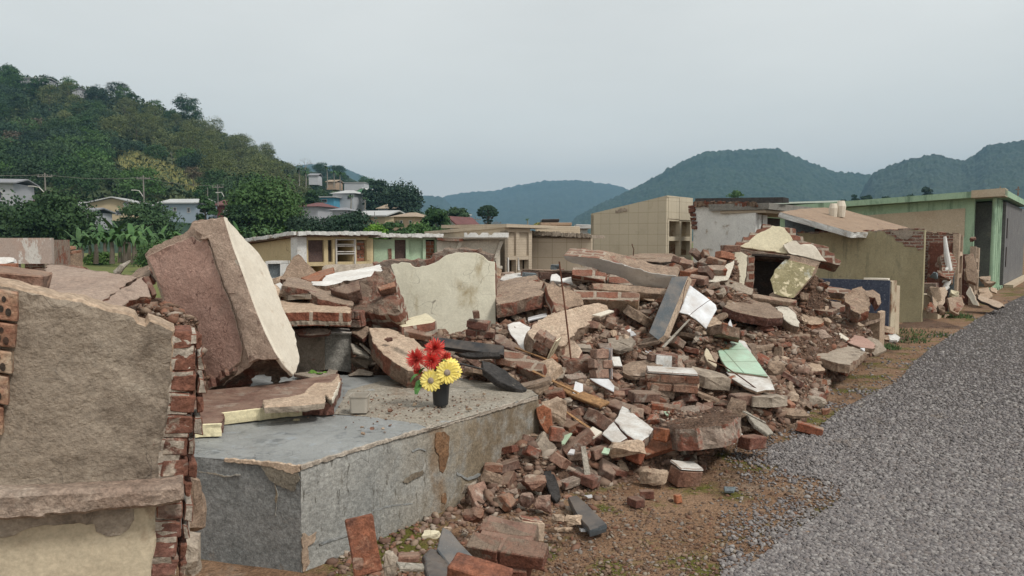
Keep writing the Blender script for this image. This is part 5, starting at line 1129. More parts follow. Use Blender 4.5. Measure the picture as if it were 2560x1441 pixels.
# brick end: real bricks laid one over the other, each course standing proud of its mortar
random.seed(21); g = MB()
xs = [(437, 830), (423, 1018), (402, 1150), (402, 1215), (388, 1290), (375, 1441), (368, 1540)]
ys_ = [832, 885, 938, 990, 1044, 1098, 1152, 1205, 1262, 1310, 1358, 1406, 1454]
def xa(y): return interp([(q[1], q[0]) for q in xs], y)
po, pn = plane(AN)
def pw(x, y, off=0): return onpl(x, y, po, pn) - pn * off
for k in range(len(ys_) - 1):
    y0, y1 = ys_[k], ys_[k + 1] - 11; x0 = xa(y0) + random.uniform(-4, 5); w0 = [50, 54, 60, 64, 66, 62, 66, 58, 66, 66, 64, 66][k]
    a, b, c, d = pw(x0, y0, .001), pw(x0 + w0, y0 - 1, .003), pw(x0 + w0 - 3, y1, .003), pw(x0 - 3, y1, .001)
    g.box(a, b - a, -pn * .11, d - a, 0 if k < 8 else 1, .0035)
    e0 = pw(x0 + w0 + 4, y0 + 14, .03); e1 = pw(x0 + w0 + 22, y0 + 12, .03)
    g.box(e0, e1 - e0, -pn * .1, pw(x0 + w0 + 4, y0 + 52, .03) - e0, 0 if random.random() < .4 else 2, .006)
a, b, d = pw(400, 836, .012), pw(448, 836, .012), pw(372, 1540, .012)
for k in range(24):
    y0 = 838 + k * 29; x0 = xa(y0); a, b, d = pw(x0 - 10, y0, .003), pw(x0 + 54 + random.uniform(-6, 6), y0, .004), pw(xa(y0 + 30) - 10, y0 + 30, .003); g.box(a, b - a, -pn * .10, d - a, 2, .004)
bm = bmesh.new(); me0 = mesh('x', g.v, g.f, ['brick_laid', 'brick_dark', 'mortar_light'], g.m, g.u); bm.from_mesh(me0); bmesh.ops.bevel(bm, geom=bm.edges[:], offset=.003, segments=1, affect='EDGES')
bmesh.ops.triangulate(bm, faces=bm.faces[:]); bmesh.ops.subdivide_edges(bm, edges=[e_ for e_ in bm.edges if e_.calc_length() > .03], cuts=2)
for v in bm.verts: v.co += noise.noise_vector(v.co * 40) * .003 + noise.noise_vector(v.co * 120) * .0012
me = bpy.data.meshes.new('brick_end'); bm.to_mesh(me); bm.free(); [me.materials.append(M[m_]) for m_ in ('brick_laid', 'brick_dark', 'mortar_light')]; link('brick_end', me, t)
# hollow bricks at the very left
g = MB(); hg = MB()
for k, (y0, y1, x1) in enumerate([(722, 795, 48), (802, 862, 42), (870, 925, 34), (932, 1000, 24), (1008, 1075, 12)]):
    a, b, d = pw(-50, y0 - 8, -.03), pw(x1, y0 + 6, -.03), pw(-50, y1 - 8, -.03); g.box(a, b - a, -pn * .03, d - a, 0, .002)
    for (hx, hy, r_) in ((x1 - 40, .62, 7), (x1 - 22, .74, 8), (x1 - 33, .3, 6)):
        c_ = pw(hx, y0 + (y1 - y0) * hy, -.0315); rr = r_ / F * 1.8; u_ = (b - a).normalized(); w_ = (d - a).normalized()
        hg.add([c_ + pn * .001] + [c_ + pn * .001 + u_ * math.cos(q * .63) * rr * .8 + w_ * math.sin(q * .63) * rr * 1.3 for q in range(10)], [(0, q + 1, (q + 1) % 10 + 1) for q in range(10)])
o_ = g.build('hollow_bricks', 'hollow_brick', t, bevel=.003); hb = hg.build('hole_shade', 'painted_shade'); hb.parent = o_  # flat dark discs paint the shade inside the brick hollows
brick_at(8, 700, 1.95, (5, 8, 20), 'red brick lying on the left end of the foreground wall', 'brick', (.2, .1, .055), name='brick')

# ---- grey painted tomb block
zt = .54; A, B, Cc = G(478, 1141, zt), G(750, 1166, zt), G(1346, 990, zt)
Dd = G(1325, 972, zt); E_ = G(1120, 940, zt); F_ = G(600, 936, zt)
t = empty('concrete_tomb', Vector((B.x, B.y, 0)), 'grey painted concrete tomb block in the foreground carrying the flower pot', 'tomb')
def quadface(nm, a, b, m, z1, z0=-.08, n=26, amp=.006):
    vs = []; fs = []; uvs = []
    nu = max(4, int((b - a).length / .03)); nv = 16; nrm = (b - a).cross(Z).normalized()
    if nrm.dot(CAM - a) < 0: nrm = -nrm
    for j in range(nv + 1):
        for i in range(nu + 1):
            p = a.lerp(b, i / nu); p = Vector((p.x, p.y, z0 + (z1 - z0) * j / nv)); d = noise.noise(p * 3) * amp * 2 + noise.noise(p * 12) * amp * .6
            if j == nv: p.z += noise.noise(p * 9) * .004; d -= .006
            vs.append(p + nrm * d)
    L0 = (b - a).length
    for j in range(nv):
        for i in range(nu):
            q = [j * (nu + 1) + i, j * (nu + 1) + i + 1, (j + 1) * (nu + 1) + i + 1, (j + 1) * (nu + 1) + i]
            fs.append(q); uvs += [((k % (nu + 1)) / nu * L0, (k // (nu + 1)) / nv * (z1 - z0)) for k in q]
    return link(nm, mesh(nm, vs, fs, [m], None, uvs, True), t)
quadface('front_face', A + (A - B) * .15, B, 'tomb_shaded', zt)
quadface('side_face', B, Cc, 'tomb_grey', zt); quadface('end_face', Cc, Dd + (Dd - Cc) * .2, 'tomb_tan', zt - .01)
def topsheet(nm, poly, m, z, amp=.004, st=.03):
    pts = []
    n = len(poly)
    for i in range(n):
        a, b = poly[i], poly[(i + 1) % n]; k = max(1, int((b - a).length / st))
        pts += [a.lerp(b, j / k) for j in range(k)]
    nb = len(pts); p2 = [Vector((p.x, p.y)) for p in pts]; xs_ = [p.x for p in p2]; ys2 = [p.y for p in p2]
    for gx in np.arange(min(xs_), max(xs_), st):
        for gy in np.arange(min(ys2), max(ys2), st): p2.append(Vector((gx + random.uniform(-.3, .3) * st, gy + random.uniform(-.3, .3) * st)))
    v, e_, f, ov, *_r = delaunay_2d_cdt(p2, [], [list(range(nb))], 1, 1e-6)
    vs = []
    for i, p in enumerate(v):
        q = Vector((p.x, p.y, z)); h = noise.noise(q * 3) * amp * 2 + noise.noise(q * 11) * amp
        if any(k < nb for k in ov[i]): h = noise.noise(q * 9) * .004 - .002
        vs.append(q + Z * h)
    return link(nm, mesh(nm, vs, [tuple(q) for q in f], [m], None, [(v[i].x, v[i].y) for q in f for i in q], True), t)
S1, S2 = G(835, 1035, zt), G(1062, 1072, zt)
topsheet('top', [A + (A - B) * .15, B, B.lerp(Cc, .40), Cc, Dd, E_, F_], 'tomb_top', zt)
jag_ = [G(x, y, zt + .004) for x, y in [(835, 1035), (900, 1040), (960, 1048), (1040, 1057), (1075, 1072), (1120, 1057), (1180, 1040), (1260, 1014), (1343, 988), (1322, 971), (1180, 950), (1060, 944), (960, 950), (870, 975), (850, 1010)]]
topsheet('cement_patch', jag_, 'tomb_cement', zt + .005, .0035)
slab('lid_seam', None, None, [(480, 1105, 4.02), (820, 1150, 3.70), (480, 1112, 3.98)], [(480, 1103), (600, 1112), (740, 1132), (820, 1146), (815, 1152), (735, 1140), (600, 1120), (480, 1112)], .012, ['tomb_top'], jag=.003, seg=.02, relief=0, parent=t, hero=False)
# worn rims, peeled patches and splits of the grey tomb block
def facepatch(nm, a, b, pts, m, out=.004, th=.006, jit=.006):
    nrm = (b - a).cross(Z).normalized(); nrm = nrm if nrm.dot(CAM - a) > 0 else -nrm; o3 = a + nrm * out; poly = []
    wp = [CAM + ray(x, y) * ((o3 - CAM).dot(nrm) / ray(x, y).dot(nrm)) for x, y in pts]
    u_ = (b - a).normalized()
    p2, _e = densify([Vector(((p - o3).dot(u_), p.z)) for p in wp], .012, jit, [])
    poly = [o3 + u_ * q.x + Z * (q.y - o3.z) for q in p2]; g = MB(); n0 = len(poly); vs = poly + [p - nrm * th for p in poly]
    g.add(vs, [tuple(range(n0))] + [(i, i + n0, (i + 1) % n0 + n0, (i + 1) % n0) for i in range(n0)]); return g.build(nm, m, t)
random.seed(19)
facepatch('worn_rim', B, Cc, [(752, 1166), (840, 1138), (960, 1102), (1078, 1068), (1180, 1038), (1345, 991), (1345, 998), (1180, 1046), (1080, 1075), (962, 1109), (850, 1142), (800, 1158), (754, 1176)], 'mortar_light', .010, .02, .004)
facepatch('worn_rim', A, B, [(560, 1147), (640, 1154), (748, 1165), (748, 1180), (730, 1186), (690, 1172), (650, 1164), (560, 1154)], 'plaster_tan', .010, .02, .004)
facepatch('peeled_patch', A, B, [(652, 1165), (745, 1172), (746, 1205), (735, 1228), (700, 1215), (672, 1200)], 'tomb_tan', .008)
facepatch('peeled_patch', B, Cc, [(756, 1335), (772, 1342), (792, 1330), (786, 1356), (770, 1366), (774, 1410), (764, 1428), (758, 1430)], 'plaster_tan', .008)
facepatch('peeled_patch', B, Cc, [(1008, 1205), (1030, 1186), (1058, 1176), (1062, 1184), (1040, 1196), (1020, 1210)], 'tomb_tan', .008, .006, .004)
facepatch('peeled_patch', B, Cc, [(1090, 1085), (1112, 1080), (1124, 1092), (1122, 1140), (1116, 1160), (1108, 1184), (1100, 1178), (1098, 1140), (1088, 1120)], 'rust_stain', .006, .006, .004)
facepatch('peeled_patch', B, Cc, [(1104, 1238), (1114, 1232), (1118, 1248), (1112, 1262), (1104, 1256)], 'rust_stain', .006, .006, .004)
for pts in ([(930, 1275), (980, 1262), (1032, 1258), (1031, 1261), (982, 1266), (930, 1279)], [(1030, 1128), (1048, 1120), (1066, 1126), (1064, 1129), (1048, 1124), (1032, 1132)], [(800, 1360), (850, 1342), (920, 1320), (921, 1323), (852, 1346), (801, 1364)], [(1230, 1240), (1250, 1216), (1290, 1200), (1330, 1185), (1331, 1188), (1292, 1204), (1253, 1220), (1234, 1242)], [(1142, 1180), (1170, 1196), (1200, 1184), (1206, 1190), (1172, 1202), (1142, 1186)]):
    facepatch('paint_ridge', B, Cc, pts, 'tomb_top', .006, .006, .003)
for pts in ([(482, 1175), (520, 1180), (560, 1190), (600, 1186), (600, 1189), (560, 1194), (520, 1184), (482, 1179)], [(690, 1172), (688, 1200), (694, 1235), (690, 1290), (687, 1290), (690, 1236), (685, 1202)]):
    facepatch('split', A, B, pts, 'tomb_grey', .006, .006, .004)
HEROES.append(([(480, 1000), (1345, 975), (1390, 1130), (760, 1435), (480, 1400)], 3.3, Vector((0, 4, .4)), 'the grey tomb block', Vector((0, 4, .02))))

# ---- the great tilted block
KB = 1.2
t = empty('tilted_block', P(600, 950, 5.1), 'huge tilted chunk of tomb wall with recessed red face and cream painted side', 'wall block')
AB = [(560, 544, 5.34), (650, 800, 5.10), (366, 636, 5.64)]
FRONT = [(362, 637), (374, 622), (420, 600), (470, 576), (480, 556), (520, 549), (560, 543), (582, 615), (610, 690), (640, 775), (665, 835), (688, 880), (700, 898), (648, 900), (600, 935), (560, 965), (520, 978), (495, 962), (440, 870), (420, 800), (392, 710)]
slab('front_rim', None, None, AB, FRONT, (600, 700, 600, 700, 5.6), ['rim_plaster', 'masonry_broken', 'masonry_broken'], {5: 'rim_plaster', 6: 'cream_pale', 7: 'cream_pale', 8: 'cream_pale', 9: 'cream_pale', 10: 'cream_pale', 11: 'cream_pale', 0: 'plaster_brown', 1: 'plaster_brown', 2: 'plaster_brown', 3: 'plaster_brown', 4: 'plaster_brown'}, clean=(6, 7, 8, 9, 10, 11), jag=.009, seg=.025, relief=.006, parent=t)
AB2 = [(560, 544, 5.322), (650, 800, 5.082), (366, 636, 5.622)]
# raised rim over the recessed red panel: the panel is a separate sheet let into the rim
slab('red_panel', None, None, AB2, [(368, 642), (390, 630), (430, 612), (474, 592), (482, 590), (500, 604), (516, 594), (526, 622), (540, 668), (556, 712), (570, 742), (586, 790), (598, 836), (606, 872), (600, 905), (560, 935), (516, 962), (498, 955), (446, 868), (426, 800), (398, 712)], .012, ['render_red', 'rim_plaster', 'rim_plaster'], jag=.004, seg=.02, relief=.006, parent=t, hero=False)
AB3 = [(560, 544, 5.28), (650, 800, 5.04), (366, 636, 5.58)]
slab('right_rim', None, None, AB3, [(478, 557), (520, 549), (560, 543), (582, 615), (610, 690), (640, 775), (665, 835), (688, 880), (700, 898), (648, 899), (622, 908), (612, 872), (604, 836), (592, 790), (576, 744), (560, 712), (545, 668), (531, 625), (520, 596), (497, 600), (505, 588), (488, 578)], .034, ['rim_plaster', 'rim_plaster', 'rim_plaster'], {3: 'cream_pale', 4: 'cream_pale', 5: 'cream_pale', 6: 'cream_pale', 7: 'cream_pale', 2: 'cream_pale'}, clean=(2, 3, 4, 5, 6, 7), jag=.005, seg=.02, relief=.006, parent=t, hero=False)
slab('cream_side', None, None, [(562, 543, 5.31), (650, 800, 5.07), (702, 755, 5.5)], [(563, 542), (600, 585), (640, 625), (662, 655), (682, 700), (703, 756), (722, 800), (738, 832), (742, 865), (749, 900), (745, 915), (735, 938), (712, 915), (699, 897), (688, 879), (665, 834), (640, 774), (611, 692), (583, 616)], .03, ['cream_pale', 'cream_pale', 'masonry_broken'], jag=.007, seg=.02, relief=.003, clean=(12, 13, 14, 15, 16, 17, 18), parent=t, hero=False)
slab('broken_underside', None, None, [(520, 975, 5.16), (640, 905, 5.14), (720, 950, 5.45)], [(520, 975), (565, 940), (640, 903), (700, 897), (735, 937), (722, 948), (700, 946), (690, 962), (665, 935), (640, 940), (600, 990), (500, 998), (488, 985)], .12, ['masonry_broken', 'brick_dark', 'brick_dark'], jag=.02, seg=.02, relief=.02, parent=t, hero=False)
HEROES.append((FRONT + [(749, 900), (640, 625)], 5.2, P(560, 760, 5.2), 'the huge tilted block', P(560, 965, 5.3)))

# ---- slabs under and beside the block
S = slab
S('concrete_chunk', 'dark mossy brick slab with cream yellow edge under the tilted block', 'rubble', [(500, 990, G(500, 990, .625).y), (850, 938, G(850, 938, .625).y), (555, 1030, G(555, 1030, .625).y)], [(470, 1000), (520, 975), (640, 965), (740, 950), (846, 934), (853, 950), (835, 1008), (755, 1010), (640, 1022), (555, 1032), (555, 1058), (487, 1062)], .075, ['brick_dark', 'brick_dark', 'masonry'], {7: 'yellow_bright', 8: 'yellow_bright', 10: 'yellow_bright'}, jag=.008, seg=.02, relief=.008, clean=(8,))
S('concrete_chunk', 'thin stepped plaster slab with ribbed pale edge on the dark slab under the block', 'rubble', [(657, 1000, G(657, 1000, .668).y), (848, 937, G(848, 937, .668).y), (757, 988, G(757, 988, .668).y)], [(657, 1000), (720, 993), (758, 984), (772, 968), (790, 957), (828, 956), (838, 945), (847, 936), (850, 955), (830, 1000), (814, 986), (812, 1006), (760, 1012), (660, 1018)], .04, ['plaster_tan', 'plaster_grey', 'masonry'], {8: 'cream_pale'}, jag=.005, seg=.02, relief=.006)
lump_at(742, 1052, 4.5, (.05, .03, .025), 'yellow_bright', 'small cream yellow plaster flake on the grey tomb top'); lump_at(545, 1072, 4.3, (.045, .03, .03), 'brick', 'small red brick bit on the grey tomb top at left')
S('concrete_chunk', 'long grey plaster slab lying behind the foreground wall', 'rubble', [(119, 659, 5.3), (340, 692, 4.9), (200, 765, 4.0)], [(80, 760), (95, 735), (104, 700), (119, 659), (150, 663), (215, 672), (300, 686), (342, 693), (290, 728), (234, 762), (240, 800), (100, 800)], .1, ['plaster_pink', 'masonry_broken'], jag=.012, seg=.03, relief=.012)
S('concrete_chunk', 'tapering grey slab beside the dark hollow left of the tilted block', 'rubble', [(345, 697, 4.75), (378, 742, 4.55), (240, 764, 4.1)], [(235, 765), (290, 731), (345, 697), (362, 690), (370, 715), (379, 742), (352, 741), (322, 754), (297, 778), (292, 800), (240, 800)], .05, ['plaster_pink', 'masonry_broken', 'masonry'], jag=.008, seg=.025, relief=.005)
S('brick_course', 'broken row of plastered bricks along the top of the grey slab', 'masonry', [(120, 660, 5.35), (345, 700, 5.0), (120, 668, 5.3)], [(115, 664), (121, 659), (185, 662), (222, 672), (226, 678), (300, 684), (345, 694), (345, 704), (300, 696), (215, 686), (150, 676)], .12, ['masonry_broken', 'plaster_brown'], jag=.01, seg=.03, relief=.01)
S('plaster_chunk', 'small pinkish slab piece behind the left edge of the tilted block', 'rubble', [(325, 690, 6.2), (372, 665, 6.2), (365, 690, 5.9)], [(325, 690), (345, 672), (372, 665), (374, 690), (345, 694)], .08, ['plaster_brown', 'masonry'], jag=.01)
g = MB(); a = P(291, 684, 5.6); g.tube([a, P(305, 668, 5.6), P(325, 653, 5.7)], [.03, .022, .008], 0, 6); g.tube([P(300, 675, 5.6), P(303, 661, 5.6)], [.02, .01], 0, 5); g.build('driftwood', 'wood_grey', None, 'bleached splintered wood stick poking up behind the grey slab', 'wood')
S('concrete_chunk', 'flat red brick slab in the hollow left of the tilted block', 'rubble', [(360, 690, 4.75), (388, 735, 4.7), (375, 700, 4.75)], [(358, 692), (372, 690), (392, 735), (380, 740)], .05, ['brick_dark', 'brick_dark'], jag=.006)

S('concrete_chunk', 'long brown slab sloping down right of the tilted block', 'rubble', [(720, 692, 6.8), (883, 752, 6.3), (704, 714, 6.4)], [(720, 692), (742, 694), (800, 712), (845, 730), (883, 750), (881, 764), (850, 758), (800, 748), (762, 723), (704, 714)], .10, ['plaster_brown', 'masonry_broken', 'masonry'], jag=.008, seg=.02, relief=.006)
S('masonry_block', 'thick slab with brick edge and tan top right of the tilted block', 'masonry', [(700, 749, 6.5), (846, 754, 6.4), (715, 779, 5.85)], [(690, 750), (760, 748), (846, 754), (878, 770), (876, 782), (790, 779), (712, 781), (695, 775)], .115, ['plaster_tan', 'masonry', 'masonry'], jag=.007, seg=.02, relief=.005)
masonry('masonry_block', 'small grey brown brick block at the right end of the brick-edged slab', 895, 795, 6.2, (0, 0, -18), 1, 2, 1, bl=.11, seed=3, mats=('mortar_brick', 'mortar_brick'))
S('plaster_flake', 'thin brown flake under the brick-edged slab', 'rubble', [(735, 824, 5.95), (825, 822, 5.95), (780, 838, 5.9)], [(735, 826), (760, 821), (815, 820), (827, 826), (820, 834), (780, 838), (745, 836)], .04, ['mortar_brick', 'brick_dark'], jag=.006)
t = empty('grey_plinth', P(810, 930, 6.2), 'grey flaking concrete grave plinth under the brick-edged slab', 'plinth')
slab('grey_side', None, None, [(812, 830, 6.15), (877, 830, 6.2), (812, 930, 6.12)], [(812, 830), (878, 831), (878, 932), (812, 925)], .5, ['grey_concrete', 'grey_concrete'], clean='all', relief=.006, seg=.03, jag=0, parent=t)
slab('brown_side', None, None, [(735, 840, 6.2), (811, 832, 6.16), (735, 940, 6.15)], [(725, 835), (811, 831), (811, 926), (725, 945)], .45, ['plaster_grey', 'plaster_grey'], clean='all', relief=.006, seg=.03, jag=0, parent=t)
slab('top_edge', None, None, [(828, 820, 6.4), (878, 820, 6.45), (828, 831, 6.12)], [(824, 821), (872, 820), (880, 831), (822, 832)], .02, ['white_dirty', 'grey_concrete'], clean='all', relief=0, jag=0, parent=t)
S('painted_chunk', 'long bright white painted slab lying on broken brickwork, centre left', 'rubble', [(780, 706, 6.7), (950, 662, 7.5), (955, 678, 7.1)], [(778, 704), (805, 703), (812, 690), (838, 682), (890, 674), (935, 665), (950, 661), (955, 676), (926, 690), (880, 700), (850, 706), (812, 714), (780, 712)], .05, ['white_paint', 'masonry_broken', 'masonry_broken'], jag=.009, seg=.025, relief=.006)
S('masonry_block', 'large broken brick mass under the white painted slab', 'masonry', [(830, 712, 6.6), (955, 680, 6.6), (890, 750, 6.4)], [(812, 716), (850, 708), (926, 692), (955, 678), (968, 668), (982, 690), (990, 720), (1000, 752), (1003, 782), (985, 790), (940, 785), (880, 780), (862, 735)], .4, ['masonry_broken', 'masonry', 'masonry'], jag=.02, seg=.03, relief=.03)
S('brick_course', 'row of red bricks jutting from the brick mass under the white slab', 'masonry', [(825, 722, 6.3), (900, 702, 6.35), (840, 745, 6.2)], [(824, 722), (897, 700), (900, 724), (868, 735), (850, 732)], .12, ['brick', 'brick'], jag=.006)
S('brick_course', 'orange brick end under the right tip of the white slab', 'masonry', [(945, 715, 6.3), (985, 700, 6.35), (950, 728, 6.25)], [(943, 718), (985, 704), (989, 716), (950, 727)], .08, ['brick_orange', 'brick'], jag=.005)
S('painted_chunk', 'small white plaster piece beside the tilted block', 'rubble', [(688, 710, 6.6), (705, 706, 6.6), (695, 738, 6.5)], [(687, 711), (700, 706), (706, 712), (702, 728), (694, 738)], .04, ['white_paint', 'white_dirty'], jag=.006)
S('clay_tile', 'orange red clay slab leaning above the white painted slab', 'rubble', [(752, 695, 7.4), (834, 668, 7.6), (800, 700, 7.2)], [(752, 695), (800, 677), (834, 668), (834, 682), (808, 690), (790, 705), (770, 702)], .06, ['brick_orange', 'brick_orange'], jag=.004, clean=(0, 1))
S('wall_chunk', 'pointed brown triangular wall chunk with brick edge before the yellow tomb', 'wall chunk', [(740, 640, 9.0), (700, 695, 8.7), (788, 678, 8.9)], [(700, 698), (718, 665), (736, 640), (746, 635), (768, 658), (792, 680), (770, 692), (752, 702)], .2, ['plaster_brown', 'masonry'], jag=.008)
S('wall_strip', 'long low grey plaster wall strip behind the white painted slab', 'wall', [(835, 664, 9.4), (1100, 656, 9.2), (960, 680, 9.2)], [(806, 668), (814, 662), (900, 660), (1090, 652), (1110, 660), (1110, 720), (806, 720)], .15, ['plaster_grey', 'mortar_brick'], jag=.006)
S('wall_chunk', 'ragged brick backing showing along the top of the cream standing wall', 'masonry', [(930, 656, 7.95), (1235, 640, 7.75), (1100, 700, 7.85)], [(930, 656), (990, 651), (1050, 652), (1078, 648), (1082, 634), (1104, 631), (1110, 622), (1150, 621), (1198, 622), (1200, 632), (1235, 637), (1236, 760), (1000, 760), (940, 690)], .15, ['mortar_brick', 'masonry_broken'], jag=.012)
S('cream_wall', 'cream plastered wall piece standing upright in the middle of the rubble', 'wall', [(977, 662, 7.6), (1237, 655, 7.4), (1010, 830, 7.35)], [(977, 662), (1003, 655), (1025, 658), (1036, 668), (1048, 668), (1078, 660), (1098, 651), (1106, 644), (1122, 636), (1155, 632), (1190, 632), (1208, 640), (1220, 652), (1237, 655), (1240, 850), (1200, 875), (1020, 860), (1006, 790), (1000, 740), (985, 692)], .12, ['cream_wall', 'masonry', 'masonry'], clean=(13,), jag=.007, seg=.03, relief=.003)
masonry('masonry_block', 'stepped lump of plastered bricks leaning at the foot of the cream standing wall', 1196, 830, 6.7, (4, 6, -12), 1, 3, 1, bl=.19, seed=5, mats=('brick_dark', 'mortar_brick'))
brick_at(1190, 787, 6.65, (5, 85, 10), 'upright brick on top of the lump at the cream wall', 'brick', (.07, .08, .055))
S('yellow_chunk', 'block with yellowish painted top before the cream wall', 'masonry', [(985, 807, 6.4), (1065, 784, 6.8), (1002, 815, 6.2)], [(985, 806), (1065, 783), (1090, 800), (1080, 806), (1005, 817)], .12, ['yellow_plaster', 'masonry', 'masonry'], jag=.005)
S('brick_course', 'thin red brick strip before the yellow-topped block', 'masonry', [(1008, 820, 5.7), (1078, 834, 5.6), (1010, 827, 5.65)], [(1008, 819), (1020, 816), (1080, 834), (1078, 842), (1010, 828)], .05, ['brick', 'brick'], jag=.004)
S('plaster_piece', 'scalloped brown plaster piece with brick bumps left of the cream wall', 'plaster', [(920, 825, 6.5), (990, 828, 6.5), (950, 780, 6.6)], [(916, 822), (922, 790), (930, 776), (940, 790), (948, 806), (955, 776), (968, 775), (978, 792), (985, 810), (992, 828), (960, 822), (935, 828)], .08, ['plaster_brown', 'brick'], jag=.006)
S('concrete_chunk', 'large tan slab propped on its edge behind the red flowers', 'rubble', [(922, 819, 6.1), (1065, 875, 5.95), (995, 912, 5.45)], [(922, 819), (970, 821), (1022, 837), (1064, 872), (1085, 910), (1078, 935), (1020, 926), (995, 911), (958, 885), (934, 858)], (995, 912, 992, 956, 5.5), ['plaster_tan', 'masonry_broken', 'masonry_broken'], jag=.007, seg=.02, relief=.003)
lump_at(971, 850, 5.76, (.07, .05, .04), 'brick_orange', 'small orange red stone lying on the propped tan slab')
S('plaster_chunk', 'small brown plate between the grey plinth and the tan slab', 'rubble', [(878, 826, 6.2), (922, 818, 6.2), (900, 850, 6.0)], [(876, 828), (890, 812), (921, 816), (922, 832), (906, 847)], .04, ['plaster_brown', 'brick_dark'], jag=.005)
S('granite_bar', 'long black granite bar with plaster spots behind the flowers', 'granite bar', [(1085, 843, 6.1), (1259, 865, 5.9), (1110, 868, 6.0)], [(1085, 842), (1259, 864), (1259, 888), (1110, 868), (1090, 862)], .05, ['granite_black'], clean='all', jag=0, relief=0, bev=.003)
S('charred_beam', 'charred black beam lying under the granite bar', 'beam', [(1150, 885, 5.75), (1245, 882, 5.7), (1200, 895, 5.7)], [(1145, 884), (1205, 880), (1248, 880), (1250, 892), (1175, 893)], .05, ['charred'], jag=.005)
S('charred_beam', 'charred black beam sloping down behind the grey tomb block', 'beam', [(1208, 900, 5.6), (1312, 975, 5.3), (1208, 915, 5.5)], [(1205, 902), (1222, 905), (1262, 924), (1318, 972), (1306, 976), (1250, 955), (1210, 925)], .05, ['charred'], jag=.006)
S('stone_pieces', 'pale cracked stone slab on the far edge of the grey tomb top', 'stone', [(1140, 925, 6.3), (1250, 955, 5.8), (1150, 945, 6.0)], [(1140, 925), (1175, 914), (1220, 925), (1250, 958), (1220, 962), (1150, 955)], .05, ['plaster_tan'], jag=.008, relief=.008)
lump_at(905, 905, 6.2, (.2, .12, .12), 'plaster_grey', 'rough tan stone in the gap beside the grey plinth'); lump_at(905, 935, 5.95, (.22, .12, .05), 'plaster_grey', 'flat grey stone at the back of the tomb top')
S('concrete_chunk', 'thin grey lath-like strip beside the grey plinth', 'rubble', [(880, 862, 6.1), (925, 895, 6.0), (885, 875, 6.0)], [(877, 858), (890, 862), (922, 885), (924, 893), (884, 878)], .02, ['wood_grey', 'wood_grey'], jag=.003)
S('concrete_chunk', 'brown grey plate leaning at the back of the grey tomb top', 'rubble', [(735, 930, 5.9), (842, 930, 6.0), (780, 940, 5.8)], [(735, 934), (778, 928), (815, 930), (822, 922), (845, 926), (838, 940), (780, 944)], .03, ['plaster_grey', 'brick_dark'], jag=.005)
# ---- centre and right
S('fallen_roof_piece', 'long fallen slab with white underside and broken brick top edge, centre', 'rubble', [(1410, 642, 8.3), (1680, 692, 7.9), (1590, 716, 8.25)], [(1408, 640), (1440, 641), (1505, 649), (1560, 662), (1617, 680), (1690, 690), (1690, 705), (1660, 722), (1590, 716), (1530, 690), (1480, 670), (1430, 658), (1413, 650)], (1560, 662, 1572, 641, 8.35), ['white_under', 'plaster_brown', 'plaster_brown'], {0: 'masonry', 1: 'masonry'}, jag=.01, seg=.03, relief=.005)
S('brick_course', 'row of red bricks set on edge under the long fallen slab', 'masonry', [(1430, 668, 7.9), (1512, 682, 7.8), (1430, 690, 7.85)], [(1432, 667), (1470, 671), (1514, 682), (1512, 704), (1470, 694), (1430, 688)], .12, ['masonry', 'masonry'], jag=.006)
S('brick_course', 'short brown brick row right of the bricks on edge under the fallen slab', 'masonry', [(1522, 686, 7.8), (1584, 708, 7.7), (1524, 706, 7.75)], [(1524, 685), (1565, 698), (1584, 714), (1566, 714), (1522, 706)], .1, ['masonry', 'brick'], jag=.005)
S('broken_beam', 'thin long brown concrete beam below the fallen slab', 'beam', [(1480, 712, 7.7), (1668, 724, 7.6), (1480, 721, 7.65)], [(1480, 709), (1500, 708), (1590, 714), (1668, 722), (1668, 736), (1590, 730), (1484, 722)], .08, ['plaster_brown', 'plaster_brown'], jag=.006)
S('masonry_chunk', 'flat wall slab showing a row of brick ends below the thin beam', 'masonry', [(1430, 724, 7.6), (1595, 731, 7.5), (1450, 750, 7.5)], [(1432, 723), (1500, 728), (1590, 730), (1600, 734), (1596, 753), (1520, 750), (1450, 749), (1436, 738)], .35, ['masonry', 'plaster_tan'], jag=.005)
S('concrete_chunk', 'broad reddish brown slab right of the cream standing wall', 'rubble', [(1240, 728, 7.5), (1362, 705, 7.7), (1300, 748, 7.2)], [(1236, 722), (1262, 710), (1290, 700), (1330, 700), (1358, 706), (1366, 722), (1352, 738), (1300, 750), (1240, 762)], .14, ['plaster_brown', 'masonry_broken'], jag=.01)
S('concrete_chunk', 'narrow layered slab on top of the broad reddish slab', 'rubble', [(1240, 705, 7.9), (1340, 695, 7.9), (1290, 712, 7.7)], [(1236, 708), (1290, 694), (1340, 688), (1345, 698), (1290, 706), (1240, 718)], .08, ['plaster_brown', 'masonry_broken'], jag=.01)
S('concrete_chunk', 'triangular purplish brown slab standing on its point, centre', 'rubble', [(1362, 706, 7.4), (1428, 726, 7.4), (1390, 778, 7.1)], [(1360, 705), (1385, 712), (1428, 724), (1452, 735), (1460, 761), (1425, 770), (1392, 780), (1376, 745)], .12, ['plaster_brown', 'masonry'], jag=.006)
S('plaster_dome', 'large cracked tan cement slab in the middle of the heap', 'rubble', [(1340, 808, 6.6), (1520, 768, 7.4), (1400, 850, 6.4)], [(1322, 838), (1330, 815), (1345, 800), (1390, 782), (1455, 764), (1495, 757), (1518, 764), (1520, 775), (1485, 792), (1468, 812), (1435, 832), (1425, 850), (1402, 866), (1375, 852), (1335, 858)], .16, ['plaster_tan', 'plaster_brown', 'masonry'], jag=.012, relief=.02)
